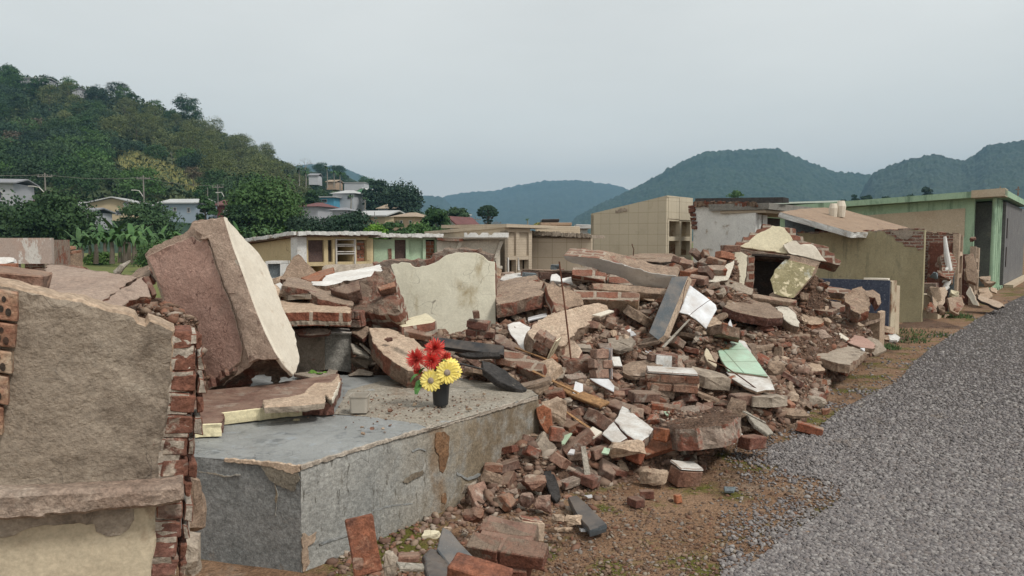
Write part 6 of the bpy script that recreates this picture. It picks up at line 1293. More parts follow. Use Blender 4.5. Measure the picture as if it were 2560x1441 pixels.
S('fallen_granite', 'dark grey granite slab leaning on its end right of centre', 'granite slab', [(1680, 692, 7.5), (1722, 692, 7.5), (1624, 832, 6.95)], [(1680, 692), (1720, 691), (1660, 838), (1645, 850), (1622, 832)], (1720, 691, 1731, 700, 7.6), ['granite_dark', 'plaster_tan', 'plaster_tan'], clean='all', jag=0, relief=0, bev=.003, seg=.1)
S('white_tile', 'large cracked white tile leaning behind the dark granite slab', 'tile', [(1725, 715, 7.6), (1792, 768, 7.5), (1700, 782, 7.3)], [(1725, 713), (1765, 742), (1790, 762), (1793, 774), (1780, 796), (1766, 822), (1742, 800), (1720, 786), (1698, 781)], .03, ['white_tile', 'plaster_brown'], jag=.003, clean=(0, 1))
t = empty('mint_tile_slab', P(1840, 980, 6.7), 'mint green cracked tile slab lying on the right slope of the heap', 'tile slab')
slab('mint_face', None, None, [(1782, 846, 7.5), (1836, 847, 7.5), (1920, 942, 6.6)], [(1781, 846), (1838, 847), (1850, 855), (1877, 880), (1900, 910), (1920, 941), (1870, 934), (1820, 928), (1808, 908), (1797, 888), (1795, 875)], .03, ['mint_tile', 'plaster_brown'], jag=.003, clean=(0, 4), seg=.03, relief=.001, parent=t)
slab('white_backing', None, None, [(1782, 849, 7.52), (1836, 850, 7.52), (1920, 948, 6.6)], [(1836, 849), (1862, 853), (1876, 874), (1878, 884), (1925, 944), (1937, 974), (1912, 974), (1892, 979), (1866, 968), (1830, 946), (1816, 930), (1860, 934), (1842, 860)], .03, ['white_dirty', 'plaster_brown'], jag=.003, seg=.03, relief=.001, parent=t)
slab('brown_core', None, None, [(1772, 852, 7.5), (1797, 890, 7.1), (1770, 880, 7.1)], [(1772, 850), (1780, 846), (1796, 876), (1799, 892), (1790, 905), (1776, 880)], .08, ['plaster_brown', 'masonry'], jag=.005, seg=.03, parent=t)
slab('fallen_leaf_stain', None, None, [(1782, 843, 7.5), (1836, 844, 7.5), (1920, 939, 6.6)], [(1805, 874), (1818, 866), (1828, 858), (1822, 868), (1824, 872), (1814, 872)], .004, ['wood'], jag=0, relief=0, bev=0, parent=t)
HEROES.append(([(1772, 846), (1840, 847), (1937, 975), (1890, 978), (1775, 880)], 6.9, P(1860, 900, 6.9), 'the mint green tile slab', P(1890, 975, 6.5)))
S('concrete_chunk', 'pale flaked plaster fragment left of the mint tile slab', 'rubble', [(1764, 880, 7.0), (1790, 910, 6.8), (1762, 905, 6.8)], [(1766, 870), (1776, 882), (1792, 908), (1790, 918), (1768, 902), (1761, 888)], .05, ['cream_stained', 'plaster_brown'], jag=.005)
S('white_strip', 'narrow white marble strip standing above the mint tile', 'strip', [(1820, 800, 7.7), (1827, 798, 7.7), (1828, 847, 7.5)], [(1820, 808), (1826, 798), (1831, 815), (1836, 848), (1827, 848)], .03, ['white_tile'], clean='all', jag=0, relief=0)
masonry('tiled_block', 'upright brick block clad with white tile on two sides, centre of the heap', 1500, 908, 6.1, (-8, 4, 24), 1, 3, 1, bl=.12, bh=.07, seed=8, plaster=('white_tile', 'right'))
S('white_tile', 'grey white tile piece under the upright brick block', 'tile', [(1475, 948, 6.0), (1522, 948, 6.0), (1535, 980, 5.85)], [(1474, 946), (1522, 947), (1536, 964), (1535, 980), (1500, 962)], .03, ['white_tile', 'brick'], jag=.002)
masonry('masonry_block', 'dark red brick block lying left of the tile-clad brick block', 1440, 908, 6.3, (5, -3, 6), 1, 1, 2, bl=.26, bh=.11, seed=9, mats=('brick', 'mortar_brick'))
masonry('masonry_block', 'big block of bricks with white plaster top, right of centre', 1680, 950, 6.2, (3, 3, -6), 2, 2, 2, bl=.2, seed=10, plaster=('white_dirty', 'top'))
masonry('masonry_block', 'upper broken brick block with white plaster end on the big block', 1662, 905, 6.6, (-4, 5, 8), 1, 2, 1, bl=.24, seed=11, mats=('brick', 'mortar_brick'), plaster=('white_dirty', 'front'))
S('plank', 'splintered orange brown timber plank lying across the heap', 'plank', [(1385, 955, 6.0), (1520, 1005, 5.6), (1425, 985, 5.75)], [(1384, 953), (1396, 951), (1450, 975), (1524, 1004), (1500, 1016), (1470, 1004), (1425, 985), (1386, 962)], .025, ['wood'], jag=.003, clean=(0, 1))
S('masonry_chunk', 'long slanting wall slab showing a row of brick ends behind the tomb block', 'masonry', [(1260, 873, 6.1), (1355, 908, 5.8), (1322, 928, 5.75)], [(1258, 872), (1300, 880), (1330, 895), (1362, 908), (1354, 926), (1322, 928), (1270, 904), (1240, 888)], .1, ['masonry', 'mortar_brick'], jag=.005)
S('masonry_chunk', 'dark red brick slab slanting down right of the cream wall foot', 'masonry', [(1240, 838, 6.5), (1322, 886, 6.2), (1250, 855, 6.4)], [(1237, 836), (1250, 834), (1290, 858), (1322, 886), (1300, 882), (1262, 868), (1236, 852)], .08, ['brick', 'brick'], jag=.004)
masonry('masonry_block', 'two-course brick block with yellowish side, left of the iron rod foot', 1364, 858, 6.2, (8, 28, -18), 1, 2, 1, bl=.13, bh=.07, seed=12, plaster=('yellow_plaster', 'right'))
S('plaster_piece', 'rounded cream slab leaning behind the foot of the iron rod', 'rubble', [(1402, 862, 6.5), (1447, 866, 6.4), (1425, 895, 6.3)], [(1400, 862), (1415, 847), (1435, 852), (1448, 866), (1455, 878), (1446, 896), (1410, 900), (1398, 892)], .05, ['plaster_tan', 'brick_dark'], jag=.004)
g = MB(); g.tube([P(1427, 897, 6.15), P(1416, 800, 6.3), P(1398, 655, 6.6)], .0075, 0, 7); g.build('iron_rod', 'rust', None, 'thin rusty iron rod standing up from the middle of the heap', 'iron rod')
S('white_chunk', 'white painted slab piece standing left of the cracked tan slab', 'rubble', [(1270, 812, 7.0), (1325, 815, 7.0), (1315, 872, 6.6)], [(1268, 812), (1282, 806), (1300, 804), (1326, 818), (1322, 836), (1332, 860), (1326, 876), (1308, 878), (1290, 850), (1277, 836)], .04, ['white_paint', 'masonry'], jag=.005)
S('white_strip', 'narrow white tile strip lying left of the cracked tan slab', 'strip', [(1320, 795, 7.2), (1368, 783, 7.3), (1322, 800, 7.1)], [(1319, 794), (1366, 782), (1368, 789), (1320, 800)], .02, ['white_tile'], clean='all', relief=0, jag=0)
S('white_strip', 'cream tile lying on the cracked tan slab', 'tile', [(1480, 788, 7.0), (1534, 775, 7.1), (1500, 790, 6.95)], [(1480, 787), (1522, 774), (1535, 777), (1500, 790)], .02, ['cream_pale'], clean='all', relief=0, jag=0)
S('white_chunk', 'white curved fragment near the top of the heap left of the iron rod', 'rubble', [(1378, 690, 8.1), (1430, 700, 8.0), (1400, 704, 8.0)], [(1376, 702), (1379, 686), (1392, 684), (1405, 696), (1428, 692), (1431, 706), (1400, 704)], .04, ['white_paint', 'white_dirty'], jag=.006)
S('white_chunk', 'flat pale slab on the heap crest right of the cream wall', 'rubble', [(1258, 694, 8.6), (1320, 680, 8.9), (1300, 700, 8.4)], [(1250, 700), (1262, 686), (1300, 682), (1324, 684), (1310, 696), (1275, 704)], .05, ['white_dirty', 'masonry'], jag=.008)
brick_at(1323, 690, 8.5, (2, 3, 12), 'dark grey box-like stone on the heap crest', 'slate', (.14, .12, .07), name='stone_block', cat='stone')
lump_at(1388, 668, 9.0, (.12, .06, .08), 'slate', 'half round grey stone sticking up on the heap crest')
masonry('masonry_block', 'long low red brick row on the heap crest behind the iron rod', 1370, 688, 8.7, (0, 2, 4), 3, 1, 1, bl=.2, bh=.09, seed=13, plaster=('plaster_tan', 'top'))
S('concrete_chunk', 'flat brown slab at the top of the heap before the tan mausoleum', 'rubble', [(1570, 640, 10.5), (1690, 636, 10.8), (1600, 644, 10.2)], [(1568, 641), (1600, 634), (1680, 634), (1692, 640), (1640, 646), (1580, 646)], .05, ['plaster_brown', 'plaster_brown'], jag=.01)
S('concrete_chunk', 'second flat brown slab stacked below before the tan mausoleum', 'rubble', [(1580, 650, 10.0), (1714, 642, 10.2), (1650, 655, 9.8)], [(1574, 649), (1640, 644), (1712, 643), (1716, 650), (1650, 656)], .09, ['plaster_brown', 'painted_shade'], jag=.012)
# broken flat slabs right
S('concrete_chunk', 'broad rough brown slab on the heap above the mint tile', 'rubble', [(1815, 762, 8.4), (1957, 788, 8.3), (1850, 740, 9.0)], [(1810, 766), (1820, 754), (1834, 736), (1862, 732), (1895, 742), (1925, 760), (1958, 784), (1955, 794), (1920, 796), (1890, 790), (1850, 782), (1830, 776)], .10, ['plaster_brown', 'brick_dark', 'masonry'], jag=.012, relief=.012)
S('plaster_piece', 'greenish grey plaster chunk right of the broad rough slab', 'plaster', [(1938, 768, 8.8), (1990, 780, 8.7), (1975, 812, 8.4)], [(1937, 768), (1950, 764), (1972, 768), (1990, 785), (2000, 806), (1998, 817), (1978, 812), (1960, 798)], .1, ['grey_white', 'plaster_brown'], jag=.01)
S('plaster_piece', 'orange stained rock beside the greenish plaster chunk', 'rubble', [(2010, 788, 9.1), (2060, 798, 9.0), (2030, 812, 8.8)], [(2006, 784), (2030, 782), (2062, 798), (2055, 808), (2030, 812), (2010, 806)], .09, ['plaster_tan', 'brick_orange'], jag=.012)
S('concrete_chunk', 'flat layered slab right of the broken arch foot', 'rubble', [(2000, 762, 9.6), (2110, 764, 9.6), (2060, 752, 10.1)], [(1998, 762), (2012, 752), (2060, 750), (2098, 756), (2112, 764), (2080, 780), (2046, 776)], .07, ['plaster_brown', 'masonry_broken'], jag=.012)
S('wall_chunk', 'jagged brown stone slab leaning before the blue granite tomb', 'rubble', [(2112, 740, 10.6), (2172, 750, 10.5), (2145, 780, 10.2)], [(2108, 742), (2130, 722), (2156, 716), (2166, 732), (2174, 750), (2172, 778), (2150, 786), (2130, 776), (2118, 758)], .16, ['plaster_brown', 'masonry_broken'], jag=.015, relief=.02)
S('broken_beam', 'brown brick beam running behind the jagged slab', 'beam', [(2025, 712, 11.2), (2125, 726, 11.0), (2030, 722, 11.1)], [(2022, 712), (2075, 716), (2126, 724), (2124, 736), (2070, 730), (2024, 722)], .12, ['masonry', 'plaster_brown'], jag=.008)
S('concrete_chunk', 'curved brown slab end right of the jagged stone slab', 'rubble', [(2160, 727, 11.0), (2200, 745, 10.9), (2170, 750, 10.8)], [(2158, 728), (2182, 724), (2200, 736), (2204, 756), (2196, 764), (2188, 744), (2166, 742)], .12, ['plaster_brown', 'brick_dark'], jag=.008)
S('concrete_chunk', 'wide flat grey brown slab lying at the road side', 'rubble', [(1955, 880, 8.6), (2165, 882, 8.8), (2050, 842, 9.8)], [(1950, 874), (1975, 860), (2000, 848), (2050, 842), (2110, 860), (2166, 880), (2150, 892), (2125, 912), (2095, 908), (2060, 898), (2010, 884), (1985, 878)], .10, ['plaster_grey', 'plaster_brown', 'masonry'], jag=.01, relief=.01)
S('concrete_chunk', 'pinkish stone slab at the right end of the wide flat slab', 'rubble', [(2122, 858, 9.6), (2187, 862, 9.6), (2140, 838, 10.2)], [(2120, 856), (2136, 838), (2160, 842), (2188, 862), (2182, 872), (2150, 868)], .06, ['render_red', 'plaster_brown'], jag=.01)
S('plaster_chunk', 'small tan slab tilted before the wide flat slab', 'rubble', [(1985, 894, 8.4), (2062, 924, 8.1), (2020, 928, 8.0)], [(1984, 892), (2005, 888), (2030, 892), (2050, 908), (2063, 925), (2040, 928), (2018, 926), (2000, 910)], .05, ['plaster_tan', 'brick'], jag=.008)
S('concrete_chunk', 'brown slab jutting over a dark gap right of the mint tile', 'rubble', [(1880, 862, 8.0), (2020, 838, 8.6), (1925, 842, 8.8)], [(1868, 862), (1890, 846), (1935, 824), (1980, 818), (2008, 822), (2024, 838), (1980, 842), (1925, 862), (1880, 872)], .06, ['plaster_brown', 'plaster_brown'], jag=.012, relief=.012)
for i, (px, py, lb) in enumerate([(2095, 836, 'white plaster stick lying at the right of the heap'), (2108, 842, 'shorter white plaster stick beside the longer one')]):
    S('white_strip', lb, 'strip', [(px - 14, py - 8, 9.9), (px + 14, py + 6, 9.8), (px - 6, py + 4, 9.75)], [(px - 14, py - 7), (px - 8, py - 10), (px + 15, py + 5), (px + 8, py + 10)], .03, ['cream_pale'], jag=.004, relief=0)
# ---- broken arch of the yellow plastered vault
t = empty('broken_vault', P(1940, 720, 9.6), 'broken yellow plastered vault gable over a dark brick-lined hollow, right of centre', 'vault')
AV = [(1860, 620, 9.7), (2050, 650, 9.5), (1931, 566, 9.75)]
slab('gable_plaster', None, None, AV, [(1848, 616), (1871, 606), (1882, 594), (1894, 585), (1912, 577), (1926, 570), (1931, 564), (1948, 566), (1961, 570), (1974, 586), (1982, 600), (1976, 606), (1962, 610), (1970, 634), (1945, 632), (1919, 628)], .04, ['yellow_plaster', 'yellow_plaster', 'masonry'], jag=.006, parent=t)
slab('gable_plaster', None, None, [(1860, 620, 9.65), (2050, 650, 9.45), (1931, 566, 9.7)], [(1982, 602), (1990, 602), (2002, 612), (2026, 610), (2038, 616), (2044, 624), (2054, 640), (2067, 654), (2047, 652), (2010, 642), (1972, 633), (1958, 612)], .04, ['cream_pale', 'cream_pale', 'masonry'], jag=.006, parent=t)
slab('gable_brick', None, None, [(1860, 620, 9.74), (2050, 650, 9.54), (1931, 566, 9.79)], [(1815, 620), (1820, 612), (1838, 614), (1841, 604), (1856, 604), (1858, 592), (1872, 592), (1876, 581), (1888, 582), (1892, 574), (1906, 572), (1906, 560), (1926, 562), (1932, 566), (1990, 573), (1990, 588), (2009, 592), (2009, 603), (2022, 606), (2048, 612), (2060, 614), (2072, 618), (2073, 630), (2086, 634), (2088, 646), (2103, 652), (2100, 664), (2066, 656), (1970, 640), (1850, 632), (1836, 626)], .28, ['masonry', 'masonry_broken', 'masonry_broken'], jag=.006, parent=t)
slab('lintel', None, None, [(1850, 628, 9.6), (1968, 642, 9.5), (1850, 636, 9.6)], [(1848, 624), (1920, 633), (1970, 640), (1960, 650), (1905, 645), (1855, 637)], .25, ['mortar_brick', 'mortar_brick'], jag=.006, parent=t)
slab('left_wall', None, None, [(1832, 626, 9.5), (1870, 640, 9.45), (1860, 700, 9.3)], [(1832, 624), (1850, 628), (1871, 640), (1868, 662), (1866, 690), (1858, 722), (1815, 712), (1822, 672)], .06, ['cream_paint', 'mortar_brick'], jag=.006, parent=t)
slab('brick_pillar', None, None, [(1872, 638, 9.42), (1887, 640, 9.4), (1872, 735, 9.3)], [(1871, 638), (1887, 640), (1886, 690), (1880, 736), (1858, 728), (1866, 690)], .1, ['masonry', 'masonry'], jag=.006, parent=t)
slab('inner_wall', None, None, [(1880, 640, 10.0), (1975, 650, 10.0), (1880, 745, 9.9)], [(1872, 636), (1985, 640), (1985, 760), (1872, 760)], .1, ['painted_shade'], clean='all', jag=0, relief=0, parent=t)  # back wall coloured near-black for the shade of the hollow
slab('roof_of_hollow', None, None, [(1885, 642, 9.6), (1965, 648, 9.6), (1885, 645, 10.0)], [(1880, 640), (1975, 646), (1975, 650), (1880, 646)], .03, ['painted_shade'], clean='all', jag=0, relief=0, parent=t)
HEROES.append(([(1815, 620), (1905, 560), (1990, 573), (2103, 655), (1980, 740), (1880, 740), (1815, 700)], 9.4, P(1940, 650, 9.4), 'the broken yellow vault', P(1930, 742, 9.2)))
S('mossy_panel', 'mossy yellow patterned slab tilted in front of the dark hollow', 'rubble', [(1965, 648, 9.3), (2040, 668, 9.25), (1980, 745, 8.9)], [(1964, 648), (2038, 668), (2030, 690), (2005, 720), (1982, 746), (1955, 742), (1935, 735), (1930, 715), (1925, 700), (1940, 672)], (2038, 668, 2050, 660, 9.35), ['moss_tile', 'plaster_brown', 'plaster_brown'], jag=.005)
S('plaster_chunk', 'brown upper rim slab above the mossy patterned slab', 'rubble', [(1968, 638, 9.35), (2050, 656, 9.3), (1965, 648, 9.32)], [(1968, 637), (2010, 644), (2052, 656), (2040, 667), (2000, 658), (1962, 648)], .06, ['plaster_brown', 'plaster_brown'], jag=.004)
S('grey_wall_piece', 'smooth grey plaster slab leaning left of the broken vault', 'rubble', [(1836, 652, 9.2), (1770, 700, 8.9), (1818, 698, 8.95)], [(1836, 650), (1832, 672), (1820, 700), (1790, 706), (1758, 704), (1785, 684), (1812, 665)], .05, ['grey_white', 'mortar_brick'], jag=.005)
S('concrete_chunk', 'brown plinth slab under the left wall of the broken vault', 'rubble', [(1815, 705, 9.1), (1880, 735, 9.0), (1815, 718, 9.05)], [(1812, 696), (1845, 706), (1884, 722), (1880, 738), (1845, 728), (1814, 714)], .1, ['plaster_grey', 'plaster_brown'], jag=.008)
S('broken_beam', 'thin brown ledge beam running out below the mossy slab', 'beam', [(1890, 738, 8.9), (1985, 752, 8.8), (1890, 744, 8.85)], [(1880, 734), (1935, 742), (1992, 750), (1990, 758), (1935, 750), (1884, 744)], .06, ['plaster_brown', 'plaster_brown'], jag=.006)
random.seed(31)
for i, (px, py, D, rt, m_) in enumerate([(1700, 655, 9.6, (10, 20, 40), 'brick'), (1722, 662, 9.3, (25, 10, -20), 'brick'), (1745, 640, 9.6, (0, 40, 10), 'brick'), (1760, 660, 9.3, (15, -10, 60), 'mortar_brick'), (1775, 640, 9.5, (40, 10, 15), 'brick'), (1790, 655, 9.2, (5, 15, -30), 'brick'), (1812, 640, 9.3, (-5, 10, 25), 'brick_orange'), (1735, 680, 9.0, (20, -20, 5), 'brick'), (1765, 684, 8.9, (0, 30, 50), 'brick'), (1792, 676, 9.0, (30, 0, 10), 'mortar_brick'), (1712, 690, 8.8, (10, 10, 80), 'brick_orange'), (1690, 672, 9.3, (-10, 15, 30), 'mortar_brick'), (1745, 700, 8.7, (15, 5, -40), 'brick'), (1720, 708, 8.6, (0, 0, 30), 'brick'), (1826, 622, 9.4, (0, 0, 10), 'brick')]):
    brick_at(px, py, D, rt, ['red', 'broken', 'tilted'][i % 3] + ' brick in the jumble left of the broken yellow vault', m_, (.22, .12, .085), i % 3 == 1, name='brick', group='bricks jumbled left of the vault', seed=300 + i)

# ---- lower slope, centre right
S('plaster_piece', 'large pale cracked plaster slab low on the heap, bigger right half', 'rubble', [(1535, 1060, 5.3), (1632, 1074, 5.2), (1600, 1102, 5.0)], [(1536, 1052), (1545, 1040), (1556, 1014), (1575, 1026), (1600, 1046), (1634, 1072), (1622, 1090), (1600, 1104), (1578, 1092), (1562, 1080)], .07, ['white_dirty', 'mortar_brick'], jag=.005)
S('plaster_piece', 'pale cracked plaster slab low on the heap, left part', 'rubble', [(1510, 1082, 5.15), (1562, 1084, 5.1), (1540, 1110, 5.0)], [(1505, 1085), (1522, 1064), (1534, 1054), (1552, 1078), (1568, 1094), (1545, 1108), (1530, 1104)], .07, ['white_dirty', 'brick'], jag=.005)
lump_at(1568, 1125, 4.95, (.26, .18, .12), 'plaster_tan', 'large flat orange tan stone low on the heap', seed=5)
lump_at(1385, 1030, 5.2, (.2, .12, .22), 'plaster_tan', 'tall tan stone beside the corner of the grey tomb block', seed=8)
S('masonry_block', 'wide masonry block topped with rubble at the foot of the heap', 'masonry', [(1640, 1060, 5.5), (1835, 1030, 5.7), (1740, 1030, 6.1)], [(1640, 1062), (1680, 1040), (1740, 1024), (1810, 1020), (1842, 1040), (1830, 1056), (1800, 1062), (1740, 1070), (1690, 1072)], .15, ['mound_soil', 'mortar_brick', 'masonry_broken'], jag=.018, relief=.03)
lump_at(1640, 1192, 4.85, (.22, .1, .1), 'plaster_tan', 'pale stone block at the foot of the heap, left of the brick with plaster', seed=6)
masonry('masonry_block', 'brick with white plaster lump at the foot of the heap', 1715, 1188, 4.9, (5, 8, 20), 1, 1, 1, bl=.18, bh=.11, bw=.12, seed=14, plaster=('white_dirty', 'top'))
S('brick_course', 'orange red brick side wall piece at the right end of the grey tomb block', 'masonry', [(1345, 1022, 5.15), (1382, 1075, 5.1), (1350, 1085, 5.1)], [(1340, 1020), (1358, 1012), (1378, 1024), (1382, 1078), (1368, 1092), (1350, 1060)], .08, ['brick_orange', 'brick'], jag=.006)
brick_at(1610, 992, 5.9, (4, 6, 20), 'dark red brick below the big plaster-topped block', 'brick', (.24, .12, .075)); brick_at(1552, 1052 - 28, 5.7, (12, 5, -50), 'red brick tilted above the pale cracked slabs', 'brick', (.24, .12, .08))
brick_at(1497, 1053, 5.4, (0, 35, 30), 'dark red brick with whitish end left of the pale slabs', 'brick', (.2, .12, .1)); brick_at(1448, 1108, 5.0, (0, -38, 5), 'long brown brick leaning up to the right low on the slope', 'brick', (.24, .09, .07))
brick_at(1390, 1085, 5.1, (80, 10, 0), 'small brick standing against the grey tomb block end', 'mortar_brick', (.1, .1, .2), seed=77)
brick_at(1655, 1112 - 26, 5.1, (0, 8, 60), 'small orange red brick on a pale stone low on the heap', 'brick_orange', (.11, .1, .09), 1); brick_at(1862, 998, 6.4, (0, 0, 15), 'flat brown red brick below the mint tile slab', 'brick', (.26, .12, .09))
S('wood_strip', 'long pale splintered wood piece at the foot of the heap right', 'wood', [(1860, 1030, 6.2), (1925, 1085, 5.8), (1880, 1050, 6.0)], [(1858, 1022), (1876, 1034), (1915, 1060), (1934, 1082), (1922, 1086), (1888, 1062)], .03, ['wood_grey'], jag=.004)
brick_at(1880, 1105, 5.5, (0, 5, 35), 'purplish brown brick at the gravel edge', 'brick_dark', (.2, .12, .09)); S('plaster_piece', 'pale two-lobed plaster flake near the gravel edge', 'rubble', [(1805, 1090, 5.6), (1858, 1080, 5.7), (1830, 1112, 5.4)], [(1804, 1080), (1828, 1076), (1836, 1062), (1856, 1084), (1860, 1092), (1830, 1112)], .02, ['white_dirty', 'plaster_brown'], jag=.004)
lump_at(1990, 1068, 6.4, (.24, .14, .1), 'plaster_brown', 'brown double stone at the heap foot near the gravel'); brick_at(2022, 1072, 6.2, (0, 12, -25), 'grey brown brick half in the soil near the gravel', 'mortar_brick', (.22, .1, .07))
lump_at(1838, 1036 - 12, 6.2, (.2, .14, .2), 'plaster_brown', 'rounded brown block below the mint tile slab', seed=3)
lump_at(1880, 870 + 10, 7.6, (.12, .1, .2), 'plaster_brown', 'tall brown stone right of the mint tile slab', seed=9); lump_at(1940, 925, 7.3, (.2, .15, .18), 'plaster_brown', 'round brown boulder right of the mint tile slab', seed=14)

# ---- bottom foreground pieces
def stand(px, py, D, rot, dims, m_, lb, seed): return brick_at(px, py, D, rot, lb, m_, dims, seed=seed)
o = stand(908, 1362, 3.30, (14, -4, 82), (.065, .125, .25), 'brick_orange', 'reddish brick standing on end against the grey tomb block', 41)
o.rotation_euler = (R(-14), R(-7), R(18)); o.data = brick_mesh('brick', 42, (.125, .065, .25), 'brick_clean', 0, .003)
S('granite_shard', 'speckled dark blue grey granite shard at the bottom centre', 'granite shard', [(1110, 1320, 3.35), (1185, 1395, 3.15), (1100, 1370, 3.2)], [(1106, 1318), (1126, 1326), (1152, 1358), (1188, 1395), (1165, 1410), (1145, 1440), (1110, 1395), (1092, 1372), (1098, 1345)], .03, ['granite_dark', 'granite_black'], jag=.003, clean=(1, 2), relief=0)
S('granite_shard', 'rough black stone slab beside the speckled shard', 'stone', [(1062, 1385, 3.15), (1100, 1375, 3.2), (1090, 1440, 3.0)], [(1057, 1388), (1075, 1372), (1094, 1374), (1112, 1398), (1145, 1445), (1130, 1480), (1078, 1470)], .04, ['granite_black', 'granite_black'], jag=.006, relief=.008)
o = brick_at(1200, 1440, 2.85, (8, 12, -12), 'bright orange brick cut by the bottom edge of the picture', 'brick_clean', (.24, .11, .075), seed=50)
masonry('masonry_block', 'weathered clump of mortared bricks at the bottom centre', 1268, 1372, 3.45, (12, 3, -14), 1, 2, 2, bl=.27, bh=.075, bw=.12, seed=15, mats=('masonry_broken', 'brick_dark'))
masonry('masonry_block', 'pale plaster lump on the clump of mortared bricks', 1325, 1318, 3.65, (-10, 12, 20), 1, 1, 1, bl=.13, bh=.09, bw=.1, seed=16, mats=('plaster_tan', 'mortar_brick'))
S('granite_plank', 'dark granite strip lying flat on the soil, bottom centre right', 'granite bar', [(1430, 1240, 4.45), (1515, 1312, 4.0), (1475, 1322, 3.95)], [(1420, 1243), (1442, 1238), (1470, 1262), (1517, 1310), (1496, 1318), (1474, 1324), (1440, 1284)], .045, ['granite_black', 'granite_dark'], jag=.002, relief=0)
S('slate_chunk', 'dark splintered slate chunk beside the tomb block base', 'slate', [(1362, 1182, 4.75), (1390, 1195, 4.7), (1395, 1252, 4.5)], [(1360, 1178), (1378, 1176), (1392, 1202), (1402, 1240), (1390, 1254), (1370, 1222)], .05, ['charred', 'charred'], jag=.006)
for i, (px, py, D, dm, lb) in enumerate([(1335, 1208, 4.6, (.17, .13, .12), 'rounded red brick lump at the tomb block base'), (1315, 1250, 4.4, (.1, .09, .09), 'smaller red brick lump below the rounded one'), (1360, 1258, 4.35, (.13, .1, .12), 'angular red brick piece beside the slate chunk'), (1183, 1292, 3.95, (.12, .08, .1), 'reddish stone with grey tip at the tomb block base'), (895, 1410, 3.05, (.05, .05, .05), 'small grey stone at the foot of the standing brick')]):
    lump_at(px, py, D, dm, 'brick', lb, name='brick_piece', cat='brick')
for i, (px, py, D, dm, m_, lb) in enumerate([(1078, 1336, 3.6, (.1, .06, .03), 'yellow_plaster', 'ochre yellow stone flake near the tomb block'), (1395, 1297, 4.05, (.08, .06, .07), 'plaster_tan', 'pale angular stone left of the dark granite strip'), (1432, 1300, 4.05, (.12, .06, .06), 'plaster_tan', 'tan stone touching the dark granite strip'), (1410, 1322, 3.9, (.1, .05, .03), 'plaster_tan', 'flat pale stone below the dark granite strip'), (975, 1410, 3.15, (.07, .06, .12), 'plaster_grey', 'grey brown stone right of the standing brick'), (1120, 1318, 3.75, (.05, .05, .05), 'plaster_tan', 'small tan stone behind the granite shard'), (1228, 1345, 3.9, (.06, .05, .06), 'plaster_grey', 'small grey stone behind the brick clump'), (485, 1280, 3.0, (.06, .12, .3), 'plaster_brown', 'tall brown stone in the gap between wall and tomb block'), (478, 1385, 2.7, (.08, .1, .16), 'plaster_grey', 'grey stone at the bottom of the gap by the foreground wall')]):
    lump_at(px, py, D, dm, m_, lb)
S('brick_course', 'flat red brick piece lying before the granite shard', 'brick', [(995, 1382, 3.3), (1050, 1380, 3.3), (1000, 1390, 3.2)], [(993, 1381), (1048, 1379), (1048, 1388), (995, 1391)], .03, ['brick'], jag=.003)
S('wood_strip', 'brown broken lath before the standing brick', 'wood', [(992, 1404, 3.1), (1062, 1412, 3.1), (995, 1412, 3.05)], [(990, 1404), (1060, 1409), (1062, 1418), (1000, 1416)], .02, ['wood_grey'], jag=.003)
for i, (px, py, w_, m_, lb) in enumerate([(1463, 1330, 26, 'white_tile', 'white tile shard below the dark granite strip'), (1470, 1246, 22, 'white_tile', 'white tile shard beside the upper end of the granite strip'), (1340, 1236, 26, 'white_plastic', 'short white pipe piece by the red lumps'), (1422, 1205, 12, 'white_plastic', 'tiny white fragment beside the slate chunk'), (1813, 1228, 46, 'slate', 'flat blue grey slate lying on the bare soil'), (2035, 994, 22, 'white_tile', 'white tile shard at the gravel edge, left one'), (2052, 998, 16, 'white_tile', 'white tile shard at the gravel edge, right one'), (1980, 1000, 24, 'white_dirty', 'grey white tile sliver right of the mint slab foot'), (1955, 1012, 30, 'white_tile', 'long white tile sliver below the mint slab foot'), (2195, 870, 18, 'white_tile', 'small upright white shard at the end of the wide flat slab'), (1600, 1258, 60, 'brick_dark', 'brown brick half sunk in the soil'), (1700, 1250, 28, 'brick_orange', 'small orange brick bit on the soil'), (1618, 1240, 36, 'brick_dark', 'dark flat brick piece behind the half sunk brick'), (2070, 1032, 30, 'brick', 'flat red brick bit at the gravel edge'), (2000, 1050, 30, 'brick', 'red brick bit below the double stone'), (1745, 1168, 40, 'brick', 'red brick flake above the bare soil')]):
    p = G(px, py, .02); wd = w_ / F * p.y
    o = link(['shard', 'brick_piece'][m_.startswith('brick')], brick_mesh('shard', 70 + i, (wd, wd * .6, .05 if m_.startswith('brick') else .014), m_, 1, .001)); o.location = p + Vector((0, 0, .01)); o.rotation_euler = (random.uniform(-.15, .15), random.uniform(-.15, .15), random.uniform(-.6, .6))
    tag(o, lb, 'shard' if not m_.startswith('brick') else 'brick')
